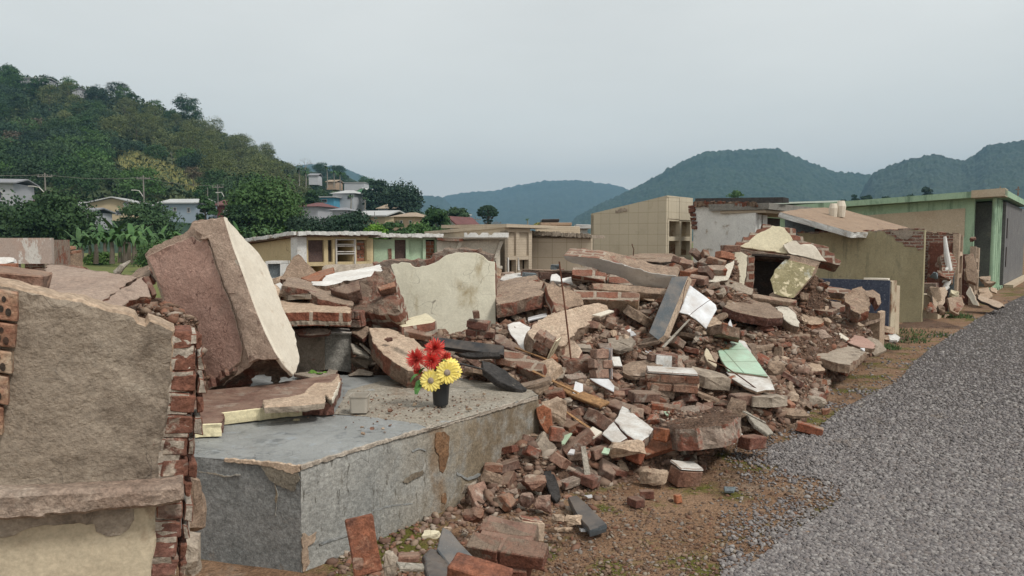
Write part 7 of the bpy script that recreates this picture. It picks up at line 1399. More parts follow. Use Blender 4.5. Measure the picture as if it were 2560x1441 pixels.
# stones and grit on the tomb top
random.seed(17)
for i, (px, py, s_) in enumerate([(1172, 1022, .03), (1196, 1013, .026), (1000, 1012, .025), (1035, 1010, .03), (1056, 1020, .03), (975, 1026, .03), (1210, 985, .02), (1184, 988, .014), (930, 1000, .022), (942, 990, .014), (905, 1068, .016), (930, 1072, .02), (957, 1072, .014), (908, 1084, .02)]):
    p = G(px, py, zt + .02 + s_ * .3); o = link('pebble', lump_mesh('pebble', 900 + i, (s_ * 1.3, s_, s_ * .8), ['plaster_tan', 'plaster_brown', 'brick'][i % 3], 12, .002, 1)); o.location = p
    tag(o, ['tan', 'brown', 'reddish'][i % 3] + ' pebble on the tomb top ' + ('right of the flower pot' if px > 1120 else 'between cup and flower pot' if px > 960 else 'beside the plastic cup' if py < 1040 else 'below the plastic cup'), 'pebble', 'pebbles on the tomb top')

# ---- plastic cup and flower pot
cup = G(900, 1029, zt + .016); t = empty('plastic_cup', cup, 'square translucent dirty white plastic cup on the tomb top', 'cup'); k = 44 / F * cup.y; g = MB()
def ringbox(z, s, rr=.25, n=5):
    out = []
    for cx_, cy_, a0 in ((1, 1, 0), (-1, 1, 90), (-1, -1, 180), (1, -1, 270)):
        for i in range(n): a = R(a0 + 90 * i / (n - 1)); out.append(cup + Vector(((cx_ * (1 - rr) + math.cos(a) * rr) * s, (cy_ * (1 - rr) + math.sin(a) * rr) * s, z)))
    return out
rs = [ringbox(0, k * .46), ringbox(k * .9, k * .51), ringbox(k * .905, k * .55), ringbox(k * 1.0, k * .555), ringbox(k * 1.0, k * .51), ringbox(k * .08, k * .43)]
vs = [v for r_ in rs for v in r_]; n_ = len(rs[0]); fs = [(a * n_ + i, a * n_ + (i + 1) % n_, (a + 1) * n_ + (i + 1) % n_, (a + 1) * n_ + i) for a in range(5) for i in range(n_)] + [tuple(range(n_))[::-1], tuple(range(5 * n_, 6 * n_))]
g.add(vs, fs); g.build('body', 'white_plastic', t, smooth=False)
pot = G(1102, 1012, zt + .02); t = empty('flower_pot', pot, 'black plastic pot of red and yellow artificial flowers on the grey tomb', 'flower pot'); s_ = pot.y / F
g = MB(); prof = [(0, 18), (3, 19), (45, 22), (52, 23), (52.5, 25), (58, 25.5), (58, 22), (8, 17)]; n_ = 24; vs = []; fs = []
for z_, r_ in prof: vs += [pot + Vector((math.cos(2 * math.pi * i / n_) * r_ * s_, math.sin(2 * math.pi * i / n_) * r_ * s_, z_ * s_)) for i in range(n_)]
for a in range(len(prof) - 1): fs += [(a * n_ + i, a * n_ + (i + 1) % n_, (a + 1) * n_ + (i + 1) % n_, (a + 1) * n_ + i) for i in range(n_)]
fs += [tuple(range(n_))[::-1], tuple(range((len(prof) - 1) * n_, len(prof) * n_))]; g.add(vs, fs); g.build('pot', 'black_plastic', t, smooth=False)
def petal(g, c, d, nrm, L, W, curl, m=0, n=4):
    s = d.cross(nrm).normalized(); pr = None
    for i in range(n + 1):
        q = i / n; w_ = W * (math.sin(math.pi * (.12 + .8 * q)) ** .7); p = c + d * L * q + nrm * (curl * L * q * q)
        cur = (p - s * w_, p - nrm * w_ * .25, p + s * w_)
        if pr: g.add([pr[0], pr[1], cur[1], cur[0]], [(0, 1, 2, 3)], m); g.add([pr[1], pr[2], cur[2], cur[1]], [(0, 1, 2, 3)], m)
        pr = cur
def bloom(nm, px, py, D, r_px, face, kind, seed):
    random.seed(seed); c = P(px, py, D); r_ = r_px / F * D; nf = Vector(face).normalized(); u = nf.orthogonal().normalized(); w_ = nf.cross(u)
    if kind == 'red':
        g = MB()
        for L_i in range(9):
            el_ = L_i / 8 * 1.45
            for k in range(20):
                a = k / 20 * 6.283 + L_i * .4 + random.uniform(-.15, .15); e = el_ + random.uniform(-.12, .12) - .25; d = (u * math.cos(a) + w_ * math.sin(a)) * math.cos(e) + nf * math.sin(e)
                petal(g, c, d.normalized(), (nf * math.cos(e) - (u * math.cos(a) + w_ * math.sin(a)) * math.sin(e)).normalized(), r_ * random.uniform(.8, 1.08) * (1 - .25 * el_ / 1.45), r_ * .055, .12 * random.uniform(.3, 2), 0 if random.random() < .72 else 1)
        fl = g.build(nm, ['petal_red', 'petal_pink'], t)
    else:
        g = MB()
        for lay, (rr, el_, off) in enumerate(((1, -.05, 0), (.88, .22, .2))):
            for k in range(15):
                a = k / 15 * 6.283 + off + random.uniform(-.05, .05); e = el_ + random.uniform(-.08, .08); rd = (u * math.cos(a) + w_ * math.sin(a)); d = (rd * math.cos(e) + nf * math.sin(e)).normalized()
                petal(g, c + rd * r_ * .12, d, (nf * math.cos(e) - rd * math.sin(e)).normalized(), r_ * .88 * rr, r_ * .14, -.12)
        fl = g.build(nm, ['petal_yellow'], t)
        g = MB(); vs = []; fs = []
        for j in range(5):
            e = j / 4 * 1.5; vs += [c + nf * (math.sin(e) * r_ * .13 + r_ * .04) + (u * math.cos(2 * math.pi * i / 14) + w_ * math.sin(2 * math.pi * i / 14)) * math.cos(e) * r_ * .27 for i in range(14)]
        for j in range(4): fs += [(j * 14 + i, j * 14 + (i + 1) % 14, (j + 1) * 14 + (i + 1) % 14, (j + 1) * 14 + i) for i in range(14)]
        g.add(vs, fs); ey = g.build('eye', 'flower_eye'); ey.parent = fl
    return fl
DP = pot.y
bloom('red_flower', 1088, 872, DP - .01, 29, (0, -1, .35), 'red', 1); bloom('red_flower', 1042, 898, DP - .02, 30, (-.35, -1, .2), 'red', 2); bloom('red_flower', 1079, 902, DP - .06, 25, (-.05, -1, .0), 'red', 3)
bloom('red_flower', 1112, 893, DP + .02, 18, (.5, -1, .1), 'red', 4); bloom('red_flower', 1046, 925, DP + .02, 17, (-.5, -1, -.3), 'red', 5)
bloom('yellow_flower', 1118, 932, DP - .09, 31, (.12, -1, .05), 'y', 6); bloom('yellow_flower', 1077, 952, DP - .09, 30, (-.15, -1, .08), 'y', 7); bloom('yellow_flower', 1125, 912, DP - .03, 26, (.2, -.6, .8), 'y', 8); bloom('yellow_flower', 1142, 928, DP + .0, 22, (.9, -.6, .2), 'y', 9)
g = MB(); top = pot + Vector((0, 0, 50 * s_))
for px, py in ((1088, 878), (1046, 900), (1080, 906), (1112, 896), (1048, 928), (1116, 934), (1079, 954), (1124, 915), (1140, 930)):
    e_ = P(px, py, DP + .02); g.tube([top, top.lerp(e_, .5) + Vector((0, .01, .01)), e_], .0035, 0, 5)
g.build('stems', 'plastic_leaf', t)
random.seed(5)
for px, py, az, L_ in ((1045, 935, 3.6, .07), (1055, 948, 4.0, .07), (1062, 920, 2.6, .06), (1105, 900, .9, .07), (1112, 908, .4, .06), (1090, 895, 1.8, .05), (1050, 960, 4.4, .08), (1098, 925, 5.0, .05)):
    g = MB(); frond(g, P(px, py, DP - .03), az, L_, 1.0, .014, 5, 0, .3); g.build('leaf', 'plastic_leaf', t)
# a weed by the grey plinth
g = MB(); b0 = P(792, 940, 5.9); random.seed(2)
for k in range(16): frond(g, b0 + Vector((random.uniform(-.03, .03), 0, 0)), random.uniform(0, 6.28), random.uniform(.06, .11), .9, .014, 4, 0, random.uniform(.5, 1.3))
g.build('weed', 'leaf_bright', None, 'small green weed growing beside the grey plinth', 'plant')

# laths, wires and bars sticking out of the heap
random.seed(88)
def stick(nm, a, b, r_, m_, lb, cat, flat=False):
    g = MB(); pa, pb = P(*a), P(*b)
    if flat: d = pb - pa; s_ = d.cross(Z).normalized() * r_ * 2.2; g.box(pa, d, s_, Z * r_ * .8, 0, r_ * .3)
    else: g.tube([pa, pa.lerp(pb, .35) + Vector((random.uniform(-.02, .02), 0, .03)), pa.lerp(pb, .7) + Vector((0, 0, random.uniform(-.03, .04))), pb], r_, 0, 6)
    g.build(nm, m_, None, lb, cat)
for a, b, r_, m_, lb, cat, fl in [((1720, 700, 7.2), (1700, 775, 7.2), .003, 'rust', 'thin wire in front of the cracked white tile', 'wire', 0), ((1790, 745, 7.1), (1722, 790, 7.1), .003, 'rust', 'bent wire lying across the cracked white tile', 'wire', 0), ((1770, 900, 6.7), (1895, 975, 6.4), .006, 'rust', 'curved dark rod under the mint green tile slab', 'rod', 0), ((1583, 640, 9.9), (1580, 610, 9.9), .006, 'rust', 'short rusty rod end on the flat slabs before the mausoleum', 'rod', 0),
    ((1860, 1030, 5.9), (1915, 1058, 5.7), .008, 'wood_grey', 'thin grey lath at the heap foot near the gravel', 'lath', 1), ((1655, 870, 6.6), (1720, 800, 6.9), .012, 'wood_grey', 'pale lath leaning right of the dark granite slab', 'lath', 1), ((1335, 930, 5.7), (1450, 985, 5.4), .014, 'wood', 'brown lath lying above the orange timber plank', 'lath', 1), ((1380, 1005, 5.3), (1480, 1075, 5.1), .01, 'wood', 'narrow dark lath below the orange timber plank', 'lath', 1), ((1465, 1120, 4.9), (1478, 1200, 4.8), .018, 'wood_grey', 'upright pinkish splinter low on the heap', 'lath', 1), ((905, 860, 6.1), (975, 925, 5.9), .012, 'wood_grey', 'grey lath beside the propped tan slab', 'lath', 1),
    ((1290, 870, 6.3), (1380, 905, 6.1), .01, 'wood', 'splintered lath left of the iron rod foot', 'lath', 1), ((1310, 745, 7.6), (1375, 762, 7.5), .02, 'wood_grey', 'grey fibrous bundle in the gap under the reddish slab', 'fibre', 0), ((1130, 905, 5.5), (1210, 925, 5.4), .012, 'charred', 'black lath under the granite bar', 'lath', 1), ((2010, 740, 9.3), (2110, 752, 9.2), .014, 'wood', 'brown batten lying right of the mossy slab', 'lath', 1)]:
    stick({'wire': 'wire', 'rod': 'iron_rod', 'lath': 'lath', 'fibre': 'fibre_bundle'}[cat], a, b, r_, m_, lb, cat, fl)
for i, (px, py, D, w_, m_, lb) in enumerate([(1630, 885, 6.9, .1, 'white_tile', 'small white tile piece above the plaster-topped block'), (1582, 835, 7.0, .06, 'white_tile', 'white tile bit on the crumbs left of the dark granite slab'), (1437, 970, 5.8, .12, 'white_tile', 'white tile resting on the orange timber plank'), (1548, 905, 6.3, .1, 'white_dirty', 'grey white tile right of the tile-clad block'), (1418, 1098, 5.0, .07, 'mint_paint', 'pale green flake beside the grey tomb block end'), (1480, 1085, 5.0, .09, 'cream_pale', 'cream flaked brick end low on the heap'), (1663, 1035, 5.7, .05, 'mint_paint', 'small mint flake on the wide masonry block'), (1425, 1130, 4.9, .05, 'white_tile', 'white tile crumb left of the brown leaning brick'), (1520, 1130, 4.85, .06, 'mint_paint', 'mint grey flake left of the orange tan stone'), (1575, 830, 7.1, .05, 'white_tile', 'tiny white tile on the brown crumbs'), (2160, 875, 8.9, .06, 'white_tile', 'white shard at the corner of the wide flat slab')]):
    o = link('shard', plate_ := brick_mesh('shard', 860 + i, (w_ * 1.2, w_, .014), m_, 1, .001)); o.location = P(px, py, D); o.rotation_euler = (random.uniform(.2, .9), random.uniform(-.4, .4), random.uniform(-.6, .6)); tag(o, lb, 'shard')
# ================================================================ mound under the pieces and loose rubble on it
ctrl = []
for px, py, D in [(1450, 1075, 5.5), (1600, 1015, 6), (1700, 925, 7.4), (1560, 940, 6.5), (1500, 850, 6.9), (1600, 800, 7.5), (1650, 850, 7.3), (1300, 870, 6.5), (1230, 915, 6.2), (1300, 780, 7.6), (1400, 745, 8.6), (1500, 765, 8.2), (1250, 745, 8.6), (1700, 740, 8.8), (1850, 830, 8.3), (1780, 800, 8.2), (1800, 740, 9.0), (2000, 790, 9.6), (2100, 870, 9.6), (2000, 880, 8.6), (2080, 800, 10.8), (1930, 900, 7.6), (1800, 960, 6.9), (1750, 1040, 6.1), (1850, 1030, 6.4), (1560, 1120, 5.3), (1480, 1150, 5.0), (1700, 1130, 5.4), (1420, 1130, 5.2), (1600, 1180, 4.95),
                   (900, 870, 7.0), (1000, 860, 6.8), (950, 800, 7.2), (860, 800, 7.4), (780, 800, 7.4), (1060, 830, 7.2), (1150, 890, 6.6), (900, 740, 7.6), (700, 760, 6.6), (800, 720, 7.8), (1350, 1000, 5.6), (1400, 960, 6.0), (1260, 960, 5.7), (330, 800, 7.2), (400, 800, 7.0), (200, 750, 6.2), (100, 740, 6.5), (1100, 720, 8.6), (1300, 700, 9.0), (1600, 680, 9.6), (1480, 690, 9.2), (1750, 700, 9.6), (1700, 670, 10.5), (1350, 690, 10), (1000, 690, 9.6), (860, 690, 9.8), (620, 760, 8), (1960, 830, 8.9)]:
    p = P(px, py, D); ctrl.append((p.x, p.y, max(p.z, -.02)))
FOOT = [(1180, 1330), (1320, 1280), (1480, 1240), (1600, 1215), (1750, 1205), (1850, 1120), (1960, 1095), (2060, 1040), (2100, 960), (2180, 900), (2215, 870), (2300, 860), (2330, 835)]
for px, py in FOOT: p = G(px, py); ctrl.append((p.x, p.y, 0))
for px, py in [(1250, 1441), (1450, 1441), (1600, 1330), (1750, 1290), (1900, 1200), (2050, 1120), (2150, 1020), (2250, 930), (900, 1441), (2400, 840)]: p = G(px, py); ctrl.append((p.x, p.y, -.02))
for x, y, z in [(-1.2, 3.2, -.02), (-.3, 3.2, -.02), (-1.4, 2.6, 0), (-3, 3.0, .2), (-3, 4, .5), (-3, 6, .8), (-5, 8, .6), (-5, 12, .3), (-2, 12, .3), (0, 12, .5), (2, 12.5, .6), (4, 13, .4), (5.4, 12.2, .3), (6.5, 13, 0), (-2.5, 4.8, .65), (0, 14.5, .2), (4, 16, .2), (-4, 14.5, .1), (7, 15, 0), (-1.2, 4.5, .3), (0, 4.4, .2), (-.6, 3.9, .1), (-1.6, 3.6, -.02), (-1.5, 4.2, .05), (-1.2, 3.7, 0), (-1.9, 3.2, -.02), (-.6, 3.4, -.02), (-.2, 3.9, -.02), (.2, 4.5, -.02)]: ctrl.append((x, y, z))
for ol, D, c, lb, low in HEROES:
    if 4.7 < low.y < 12.5 and low.z > .06: ctrl.append((low.x, low.y + .08, max(0, low.z - .03)))
CT = np.array(ctrl)
def Hn(X, Y):
    d2 = (X[..., None] - CT[:, 0]) ** 2 + (Y[..., None] - CT[:, 1]) ** 2 + .012
    w_ = d2 ** -1.9; return (w_ * CT[:, 2]).sum(-1) / w_.sum(-1)
FP = [(-3.2, 2.6), (-1.3, 2.7), (-.75, 3.45)] + [(G(*q).x, G(*q).y) for q in [(960, 1330), (1120, 1260)]] + [(G(*q).x, G(*q).y) for q in FOOT] + [(9.5, 13.5), (12, 17), (-9, 17), (-9, 6)]
def footmask(X, Y):
    n = len(FP); ins = np.zeros(X.shape, bool); d = np.full(X.shape, 1e9)
    for i in range(n):
        x1, y1 = FP[i]; x2, y2 = FP[i - 1]
        c = ((y1 > Y) != (y2 > Y)) & (X < (x2 - x1) * (Y - y1) / ((y2 - y1) if y2 != y1 else 1e-9) + x1); ins ^= c
        t = np.clip(((X - x1) * (x2 - x1) + (Y - y1) * (y2 - y1)) / ((x2 - x1) ** 2 + (y2 - y1) ** 2), 0, 1)
        d = np.minimum(d, np.hypot(X - x1 - t * (x2 - x1), Y - y1 - t * (y2 - y1)))
    m = np.clip(d / .32, 0, 1) * ins; return m * m * (3 - 2 * m)
gx = np.arange(-6.4, 8.4, .055); gy = np.concatenate([np.arange(2.4, 7, .045), np.arange(7, 16, .09)])
XX, YY = np.meshgrid(gx, gy); HH = Hn(XX, YY) * footmask(XX, YY)
TP_ = [A + (A - B) * .3, B, Cc, Dd, E_, F_]; T2 = TP_[:5] + [Vector((-.9, 6.42, 0)), Vector((-2.45, 6.42, 0))]; ins_ = np.zeros(XX.shape, bool)
for i in range(7):
    x1, y1, x2, y2 = T2[i].x, T2[i].y, T2[i - 1].x, T2[i - 1].y; ins_ ^= ((y1 > YY) != (y2 > YY)) & (XX < (x2 - x1) * (YY - y1) / (y2 - y1) + x1)
HH = np.where(ins_, np.minimum(HH, .4), HH)
def H(x, y):
    fx = (x - gx[0]) / .055; i = int(min(max(fx, 0), len(gx) - 2)); j = int(min(max(np.searchsorted(gy, y) - 1, 0), len(gy) - 2))
    a = min(max(fx - i, 0), 1); b = min(max((y - gy[j]) / (gy[j + 1] - gy[j]), 0), 1)
    return (HH[j, i] * (1 - a) + HH[j, i + 1] * a) * (1 - b) + (HH[j + 1, i] * (1 - a) + HH[j + 1, i + 1] * a) * b
vs = []
for j in range(len(gy)):
    for i in range(len(gx)):
        h = HH[j, i]; q = Vector((gx[i], gy[j], 0)); k = min(1, max(0, h / .15))
        vs.append((gx[i], gy[j], h - .012 + k * (.05 * noise.noise(q * 2.5) + .03 * noise.noise(q * 8)) + (-.03 if h < .02 else 0)))
nx = len(gx); fs = [(j * nx + i, j * nx + i + 1, (j + 1) * nx + i + 1, (j + 1) * nx + i) for j in range(len(gy) - 1) for i in range(nx - 1)]
tag(link('rubble_mound', mesh('rubble_mound', vs, fs, ['mound_soil'], smooth=True)), kind='structure')

# loose bricks, lumps and plaster plates
BR = [brick_mesh('brick', 500 + i, (random.uniform(.19, .23), .1, random.uniform(.055, .075)), ['brick', 'brick', 'mortar_brick'][i % 3], 0 if i < 4 else 1 + (i % 2)) for i in range(10)]
BR2 = [brick_mesh('brick', 520 + i, (random.uniform(.19, .23), .1, .065), ['brick_orange', 'mortar_brick', 'brick_dark', 'mortar_brick', 'masonry_broken'][i % 5], i % 2) for i in range(10)]
LU = [lump_mesh('rubble_chunk', 540 + i, (.2, .14, .1), ['plaster_brown', 'plaster_tan', 'plaster_grey', 'plaster_pink', 'plaster_tan', 'mortar_brick'][i % 6], 14, .007) for i in range(12)]
def plate_mesh(seed, m_, th=.03):
    random.seed(seed); n = random.randint(5, 7); bm = bmesh.new(); a0 = random.uniform(0, 6)
    pts = [Vector((math.cos(a0 + 6.283 * i / n) * random.uniform(.07, .14), math.sin(a0 + 6.283 * i / n) * random.uniform(.05, .1), 0)) for i in range(n)]
    f = bm.faces.new([bm.verts.new(p) for p in pts]); r = bmesh.ops.extrude_face_region(bm, geom=[f]); bmesh.ops.translate(bm, vec=(0, 0, th), verts=[v for v in r['geom'] if isinstance(v, bmesh.types.BMVert)])
    bmesh.ops.recalc_face_normals(bm, faces=bm.faces[:]); bmesh.ops.triangulate(bm, faces=bm.faces[:]); bmesh.ops.subdivide_edges(bm, edges=bm.edges[:], cuts=2)
    for v in bm.verts: v.co += noise.noise_vector(v.co * 25 + Vector((seed, 0, 0))) * .009
    me = bpy.data.meshes.new('plaster_plate'); bm.to_mesh(me); bm.free(); me.materials.append(M[m_]); return me
PL = [plate_mesh(i, ['plaster_brown', 'plaster_tan', 'plaster_grey', 'white_dirty', 'masonry_broken', 'cream_stained', 'plaster_brown', 'plaster_grey'][i % 8], random.choice((.02, .035, .05))) for i in range(16)]
def inside(px, py, poly):
    c = False; n = len(poly)
    for i in range(n):
        (x1, y1), (x2, y2) = poly[i], poly[i - 1]
        if (y1 > py) != (y2 > py) and px < (x2 - x1) * (py - y1) / (y2 - y1) + x1: c = not c
    return c
VP_ = [h for h in HEROES]
def near_hero(p):
    b = min(VP_, key=lambda h: (h[2] - p).length); return b[3]
SHORT = [(x[2], x[3]) for x in HEROES]
spots = []
def place(meshes, n, kind, cols, group, smin, smax, tilt, region=None, dmin=.1, maxtry=30):
    done = 0; tr = 0
    while done < n and tr < n * maxtry:
        tr += 1; py = random.uniform(690, 1290) if region is None else random.uniform(*region[1]); px = random.uniform(640, 2230) if region is None else random.uniform(*region[0])
        # march the ray to the mound
        d = ray(px, py); y = 3.4; hit = None
        while y < 13:
            p = CAM + d * (y / d.y)
            if p.z <= H(p.x, p.y): hit = p; break
            y += .06
        if hit is None or hit.y > 12.8: continue
        h = H(hit.x, hit.y)
        if h < .035: continue
        if hit.x > .784 * (hit.y - 4) + 2.6: continue
        if hit.x < .35 and hit.y < 6.5 and inside(hit.x, hit.y, [(q.x, q.y) for q in T2]): continue
        if px < 430 and py > 740: continue
        s = random.uniform(smin, smax); rp = .085 * s / hit.y * F; rq = rp * .75
        if any(hit.y < hh[1] + .25 and (inside(px, py, hh[0]) or inside(px - rp, py, hh[0]) or inside(px + rp, py, hh[0]) or inside(px, py - rq, hh[0])) for hh in HEROES): continue
        if any((hit.x - q[0]) ** 2 + (hit.y - q[1]) ** 2 < (dmin * (s + q[2]) * .5) ** 2 for q in spots): continue
        spots.append((hit.x, hit.y, s)); me = random.choice(meshes); o = bpy.data.objects.new(kind, me); C.objects.link(o)
        o.location = (hit.x, hit.y, h + random.uniform(.0, .045) * s); o.scale = (s, s, s * random.uniform(.85, 1.1)); o.rotation_euler = (random.gauss(0, tilt), random.gauss(0, tilt), random.uniform(0, 6.28))
        bs = min(SHORT, key=lambda q: (q[0] - hit).length)[1]
        ws = bs.replace('the ', '', 1).split()
        PLACED.append((px, o, cols.get(me.materials[0].name, 'brown'), s, bs)); done += 1
    return done
PLACED = []
colb = {'brick': 'red brick', 'brick_orange': 'orange brick', 'mortar_brick': 'mortar-crusted brick', 'brick_dark': 'dark brick', 'masonry_broken': 'crumbling brick'}
coll = {'plaster_pink': 'pinkish beige chunk', 'plaster_brown': 'brown rubble chunk', 'plaster_tan': 'tan stone chunk', 'plaster_grey': 'grey brown chunk', 'masonry_broken': 'brick and mortar chunk', 'mortar_brick': 'brick and mortar chunk', 'white_dirty': 'whitish plaster plate', 'cream_stained': 'cream plaster plate'}
random.seed(77)
place([p_ for p_ in PL if p_.materials[0].name not in ('white_dirty', 'cream_stained')], 34, 'plaster_plate', coll, '', 1.6, 2.2, .3, ((640, 2230), (690, 1050)), dmin=.16)
place(BR + BR + BR2, 165, 'brick', colb, '', .75, 1.15, .35, dmin=.15)
place(BR + BR2, 40, 'brick', colb, '', .6, 1.0, .3, ((1380, 1800), (1000, 1230)), dmin=.12)
place(LU, 250, 'rubble_chunk', coll, '', .45, 1.25, .5, dmin=.13)
place(LU, 40, 'rubble_chunk', coll, '', .4, .9, .5, ((1390, 1900), (1000, 1240)), dmin=.11)
place(PL, 215, 'plaster_plate', coll, '', .8, 2.0, .3, dmin=.12)
# labels: what it is, how big, and what it lies beside
items = {}
for px, o, c_, s, bs in PLACED:
    key = bs.lower(); words = [w_ for w_ in key.split() if w_ not in ('a', 'the')][:7]
    while words and words[-1] in ('of', 'with', 'and', 'on', 'in', 'at', 'behind', 'under', 'before', 'left', 'right', 'beside', 'its', 'to', 'by', 'from', 'against', 'showing', 'lying', 'low', 'running', 'right,'): words.pop()
    sz = 'small ' if s < .7 else 'large ' if s > 1.15 else ''
    o['label'] = f"{sz}{c_} by {' '.join(words)}"; o['category'] = 'brick' if o.name.startswith('brick') else 'rubble'; o['group'] = 'loose bricks on the heap' if o.name.startswith('brick') else 'loose rubble on the heap'
dedupe([(q[0], q[1]) for q in PLACED])
dedupe([(proj(o.location)[0], o) for o in bpy.data.objects if o.parent is None and o.get('group') in ('bricks jumbled left of the vault', 'pebbles on the tomb top', 'banana plants behind the tombs')])

# ---- stuff: chips on the heap, grit on the soil, the road gravel
ico = bmesh.new(); bmesh.ops.create_icosphere(ico, subdivisions=1, radius=1); IV = np.array([v.co[:] for v in ico.verts]); IF = np.array([[v.index for v in f.verts] for f in ico.faces]); ico.free()
def scatter(name, pts, sizes, m_, label, flat=.6, seed=1):
    r = np.random.default_rng(seed); n = len(pts); nv = len(IV)
    base = IV[None] * r.uniform(.62, 1.25, (n, nv, 1)); sc_ = np.stack([r.uniform(.8, 1.4, n), r.uniform(.6, 1.0, n), r.uniform(flat * .6, flat * 1.2, n)], 1)[:, None]
    v = base * sc_ * sizes[:, None, None]; a = r.uniform(0, 6.283, n); b = r.normal(0, .4, n)
    ca, sa, cb, sb = np.cos(a), np.sin(a), np.cos(b), np.sin(b)
    x, y, z = v[..., 0], v[..., 1], v[..., 2]; x, z = x * cb[:, None] + z * sb[:, None], -x * sb[:, None] + z * cb[:, None]; x, y = x * ca[:, None] - y * sa[:, None], x * sa[:, None] + y * ca[:, None]
    V = np.stack([x, y, z], -1) + pts[:, None]; V = V.reshape(-1, 3); Fc = (IF[None] + (np.arange(n) * nv)[:, None, None]).reshape(-1, 3)
    me = bpy.data.meshes.new(name); me.vertices.add(len(V)); me.vertices.foreach_set('co', V.astype(np.float32).ravel()); me.loops.add(Fc.size); me.loops.foreach_set('vertex_index', Fc.astype(np.int32).ravel())
    me.polygons.add(len(Fc)); me.polygons.foreach_set('loop_start', np.arange(0, Fc.size, 3, dtype=np.int32)); me.update(calc_edges=True); me.materials.append(M[m_])
    at = me.attributes.new('tone', 'FLOAT', 'FACE'); at.data.foreach_set('value', np.repeat(r.uniform(0, 1, n), len(IF)).astype(np.float32))
    return tag(link(name, me), label, name.replace('_', ' '), kind='stuff')
def tone(m_, cols):
    t = M[m_].node_tree; b = next(n for n in t.nodes if n.type == 'BSDF_PRINCIPLED'); a = t.nodes.new('ShaderNodeAttribute'); a.attribute_name = 'tone'; r = t.nodes.new('ShaderNodeValToRGB'); r.color_ramp.interpolation = 'CONSTANT'
    e = r.color_ramp.elements; e[0].color = (*cols[0], 1); e[1].position = 1 / len(cols); e[1].color = (*cols[1], 1)
    for i, c in enumerate(cols[2:]): q = e.new((i + 2) / len(cols)); q.color = (*c, 1)
    x = t.nodes.new('ShaderNodeMix'); x.data_type = 'RGBA'; x.inputs[0].default_value = .7; old = b.inputs['Base Color'].links[0].from_socket
    t.links.new(a.outputs['Fac'], r.inputs[0]); t.links.new(old, x.inputs[6]); t.links.new(r.outputs[0], x.inputs[7]); t.links.new(x.outputs[2], b.inputs['Base Color'])
tone('chip', [(.17, .085, .055), (.22, .15, .11), (.13, .075, .05), (.3, .23, .17), (.10, .06, .045), (.24, .11, .07), (.19, .13, .1), (.38, .33, .27), (.14, .1, .08), (.22, .16, .12)])
tone('grit', [(.20, .125, .085), (.13, .08, .055), (.26, .18, .125), (.17, .08, .05), (.10, .06, .042), (.21, .19, .17), (.15, .1, .07), (.3, .26, .21)])
tone('gravel_stone', [(.145, .128, .12), (.20, .18, .168), (.10, .088, .084), (.25, .228, .212), (.17, .142, .125), (.12, .106, .102), (.31, .288, .265), (.18, .157, .143)])
EDGE = [(1800, 1520), (1855, 1441), (1969, 1338), (2041, 1302), (2120, 1232), (2101, 1212), (1981, 1184), (1918, 1156), (1921, 1118), (2023, 1088), (2107, 1022), (2180, 985), (2245, 955), (2281, 911), (2325, 872), (2378, 840), (2445, 797), (2525, 755), (2590, 725)]
ew = [G(*q) for q in EDGE]; ROAD = [(p.x, p.y) for p in ew] + [(ew[-1].x + 14, ew[-1].y + 20), (60, 40), (60, -6), (1.2, -6)]
ground_poly = [(x, y, .004) for x, y in ROAD]
tag(link('gravel_road', mesh('gravel_road', ground_poly, [tuple(range(len(ground_poly)))], ['gravel_bed'])), kind='structure')
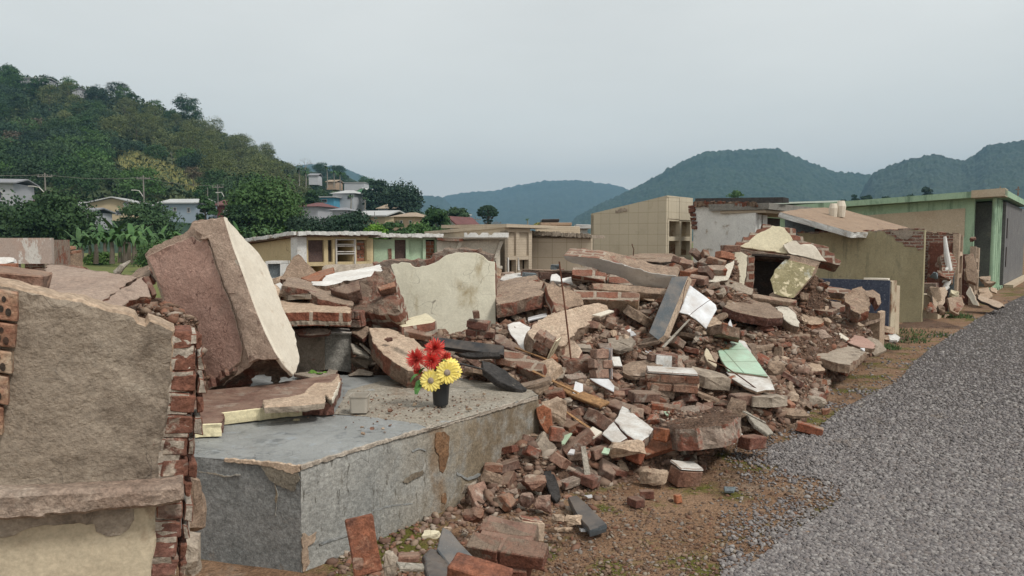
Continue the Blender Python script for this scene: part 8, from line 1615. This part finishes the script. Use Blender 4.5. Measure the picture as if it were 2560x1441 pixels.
if True:
    n = 120000; r = np.random.default_rng(4); py = 604 + (1500 - 604) * r.uniform(.16, 1, n) ** 1.0; px = r.uniform(1800, 2620, n); pts = []; sz = []
    for a, b in zip(px, py):
        p = G(a, b); ins = inside(p.x, p.y, ROAD)
        if not ins:
            dd = min((p.x - q.x) ** 2 + (p.y - q.y) ** 2 for q in ew) ** .5
            if dd > .9 or random.random() > .6 * math.exp(-dd / .16): continue
        elif p.y > 30: continue
        pts.append((p.x, p.y, .006)); sz.append(.0088 * random.choice((.5, .7, .8, .9, 1.0, 1.2, 1.5, 2.1)) * (1 + .045 * max(0, p.y - 4)))
    scatter('road_gravel', np.array(pts), np.array(sz), 'gravel_stone', 'grey purple crushed stone covering the road', .7, 4)
    # chips on the heap
    pts = []; sz = []; n = 0
    while n < 60000:
        x = random.uniform(-2.6, 6.2); y = random.uniform(3.4, 11.5); h = H(x, y)
        if h < .03: continue
        if y > 8 and random.random() < .4: continue
        n += 1; pts.append((x, y, h + .05 * noise.noise(Vector((x, y, 0)) * 2.5) + .03 * noise.noise(Vector((x, y, 0)) * 8) - .008)); sz.append(random.choice((.008, .011, .011, .015, .015, .022, .022, .034, .05)) * random.uniform(.7, 1.3))
    for _ in range(2600):
        p = G(random.uniform(820, 1500), random.uniform(1190, 1460))
        q = (p.x - B.x, p.y - B.y); e_ = (Cc.x - B.x, Cc.y - B.y)
        if q[0] * e_[1] - q[1] * e_[0] < .0 or random.random() < (q[0] * e_[1] - q[1] * e_[0]) / 2.0: continue
        pts.append((p.x, p.y, .004)); sz.append(random.choice((.006, .009, .013, .02, .03)) * random.uniform(.7, 1.2))
    for _ in range(420):                  # crumbs lying on the tomb top and on the wide masonry block
        p = G(random.gauss(1030, 130), random.gauss(1015, 22), zt + .006)
        if inside(p.x, p.y, [(q.x, q.y) for q in TP_]): pts.append((p.x, p.y, zt + .008 + random.random() * .003)); sz.append(random.choice((.003, .004, .006, .009)))
    for _ in range(260):
        p = P(random.uniform(1655, 1830), random.uniform(1028, 1066), 5.75); p = G(proj(p)[0], proj(p)[1], .30); pts.append((p.x, p.y, .30)); sz.append(random.choice((.008, .012, .018, .026)))
    scatter('rubble_chips', np.array(pts), np.array(sz), 'chip', 'brick and plaster chips covering the heap', .6, 5)
    # grit on the bare soil
    pts = []; sz = []; n = 0
    while n < 8000:
        px_ = random.uniform(760, 2400); py_ = random.uniform(800, 1500); p = G(px_, py_)
        if H(p.x, p.y) > .04 or inside(p.x, p.y, ROAD) and random.random() < .97: continue
        if p.x < .45 and p.y > 3.25 + (p.x + 1) * 1.15 and p.y < 5.6: continue
        if noise.noise(Vector((p.x * 1.3, p.y * 1.3, 2))) < -.15 and random.random() < .7: continue
        n += 1; pts.append((p.x, p.y, .002)); sz.append(random.choice((.004, .005, .006, .009, .016)) * random.uniform(.7, 1.2) * (1 + .03 * (p.y - 3)))
    scatter('soil_grit', np.array(pts), np.array(sz), 'grit', 'small stones and brick crumbs scattered on the brown soil', .6, 6)
# tufts of grass at the feet of the tombs by the road
gv = []; gf = []; random.seed(9)
for cx, cy, rad, n in [(2250, 850, .5, 260), (2365, 790, .6, 500), (2300, 835, .6, 200), (2215, 870, .25, 200)]:
    c0 = G(cx, cy)
    for _ in range(n):
        a = random.uniform(0, 6.28); r_ = rad * random.random() ** .5; x, y = c0.x + math.cos(a) * r_ * .8, c0.y + math.sin(a) * r_; h = random.uniform(.02, .09); b = len(gv); a = random.uniform(0, 3.14)
        gv += [(x - math.cos(a) * .01, y - math.sin(a) * .01, 0), (x + math.cos(a) * .01, y + math.sin(a) * .01, 0), (x + random.uniform(-.04, .04), y + random.uniform(-.04, .04), h)]; gf.append((b, b + 1, b + 2))
tag(link('grass', mesh('grass', gv, gf, ['leaf_mid'])), 'low green grass at the foot of the tombs along the road', 'grass', kind='stuff')
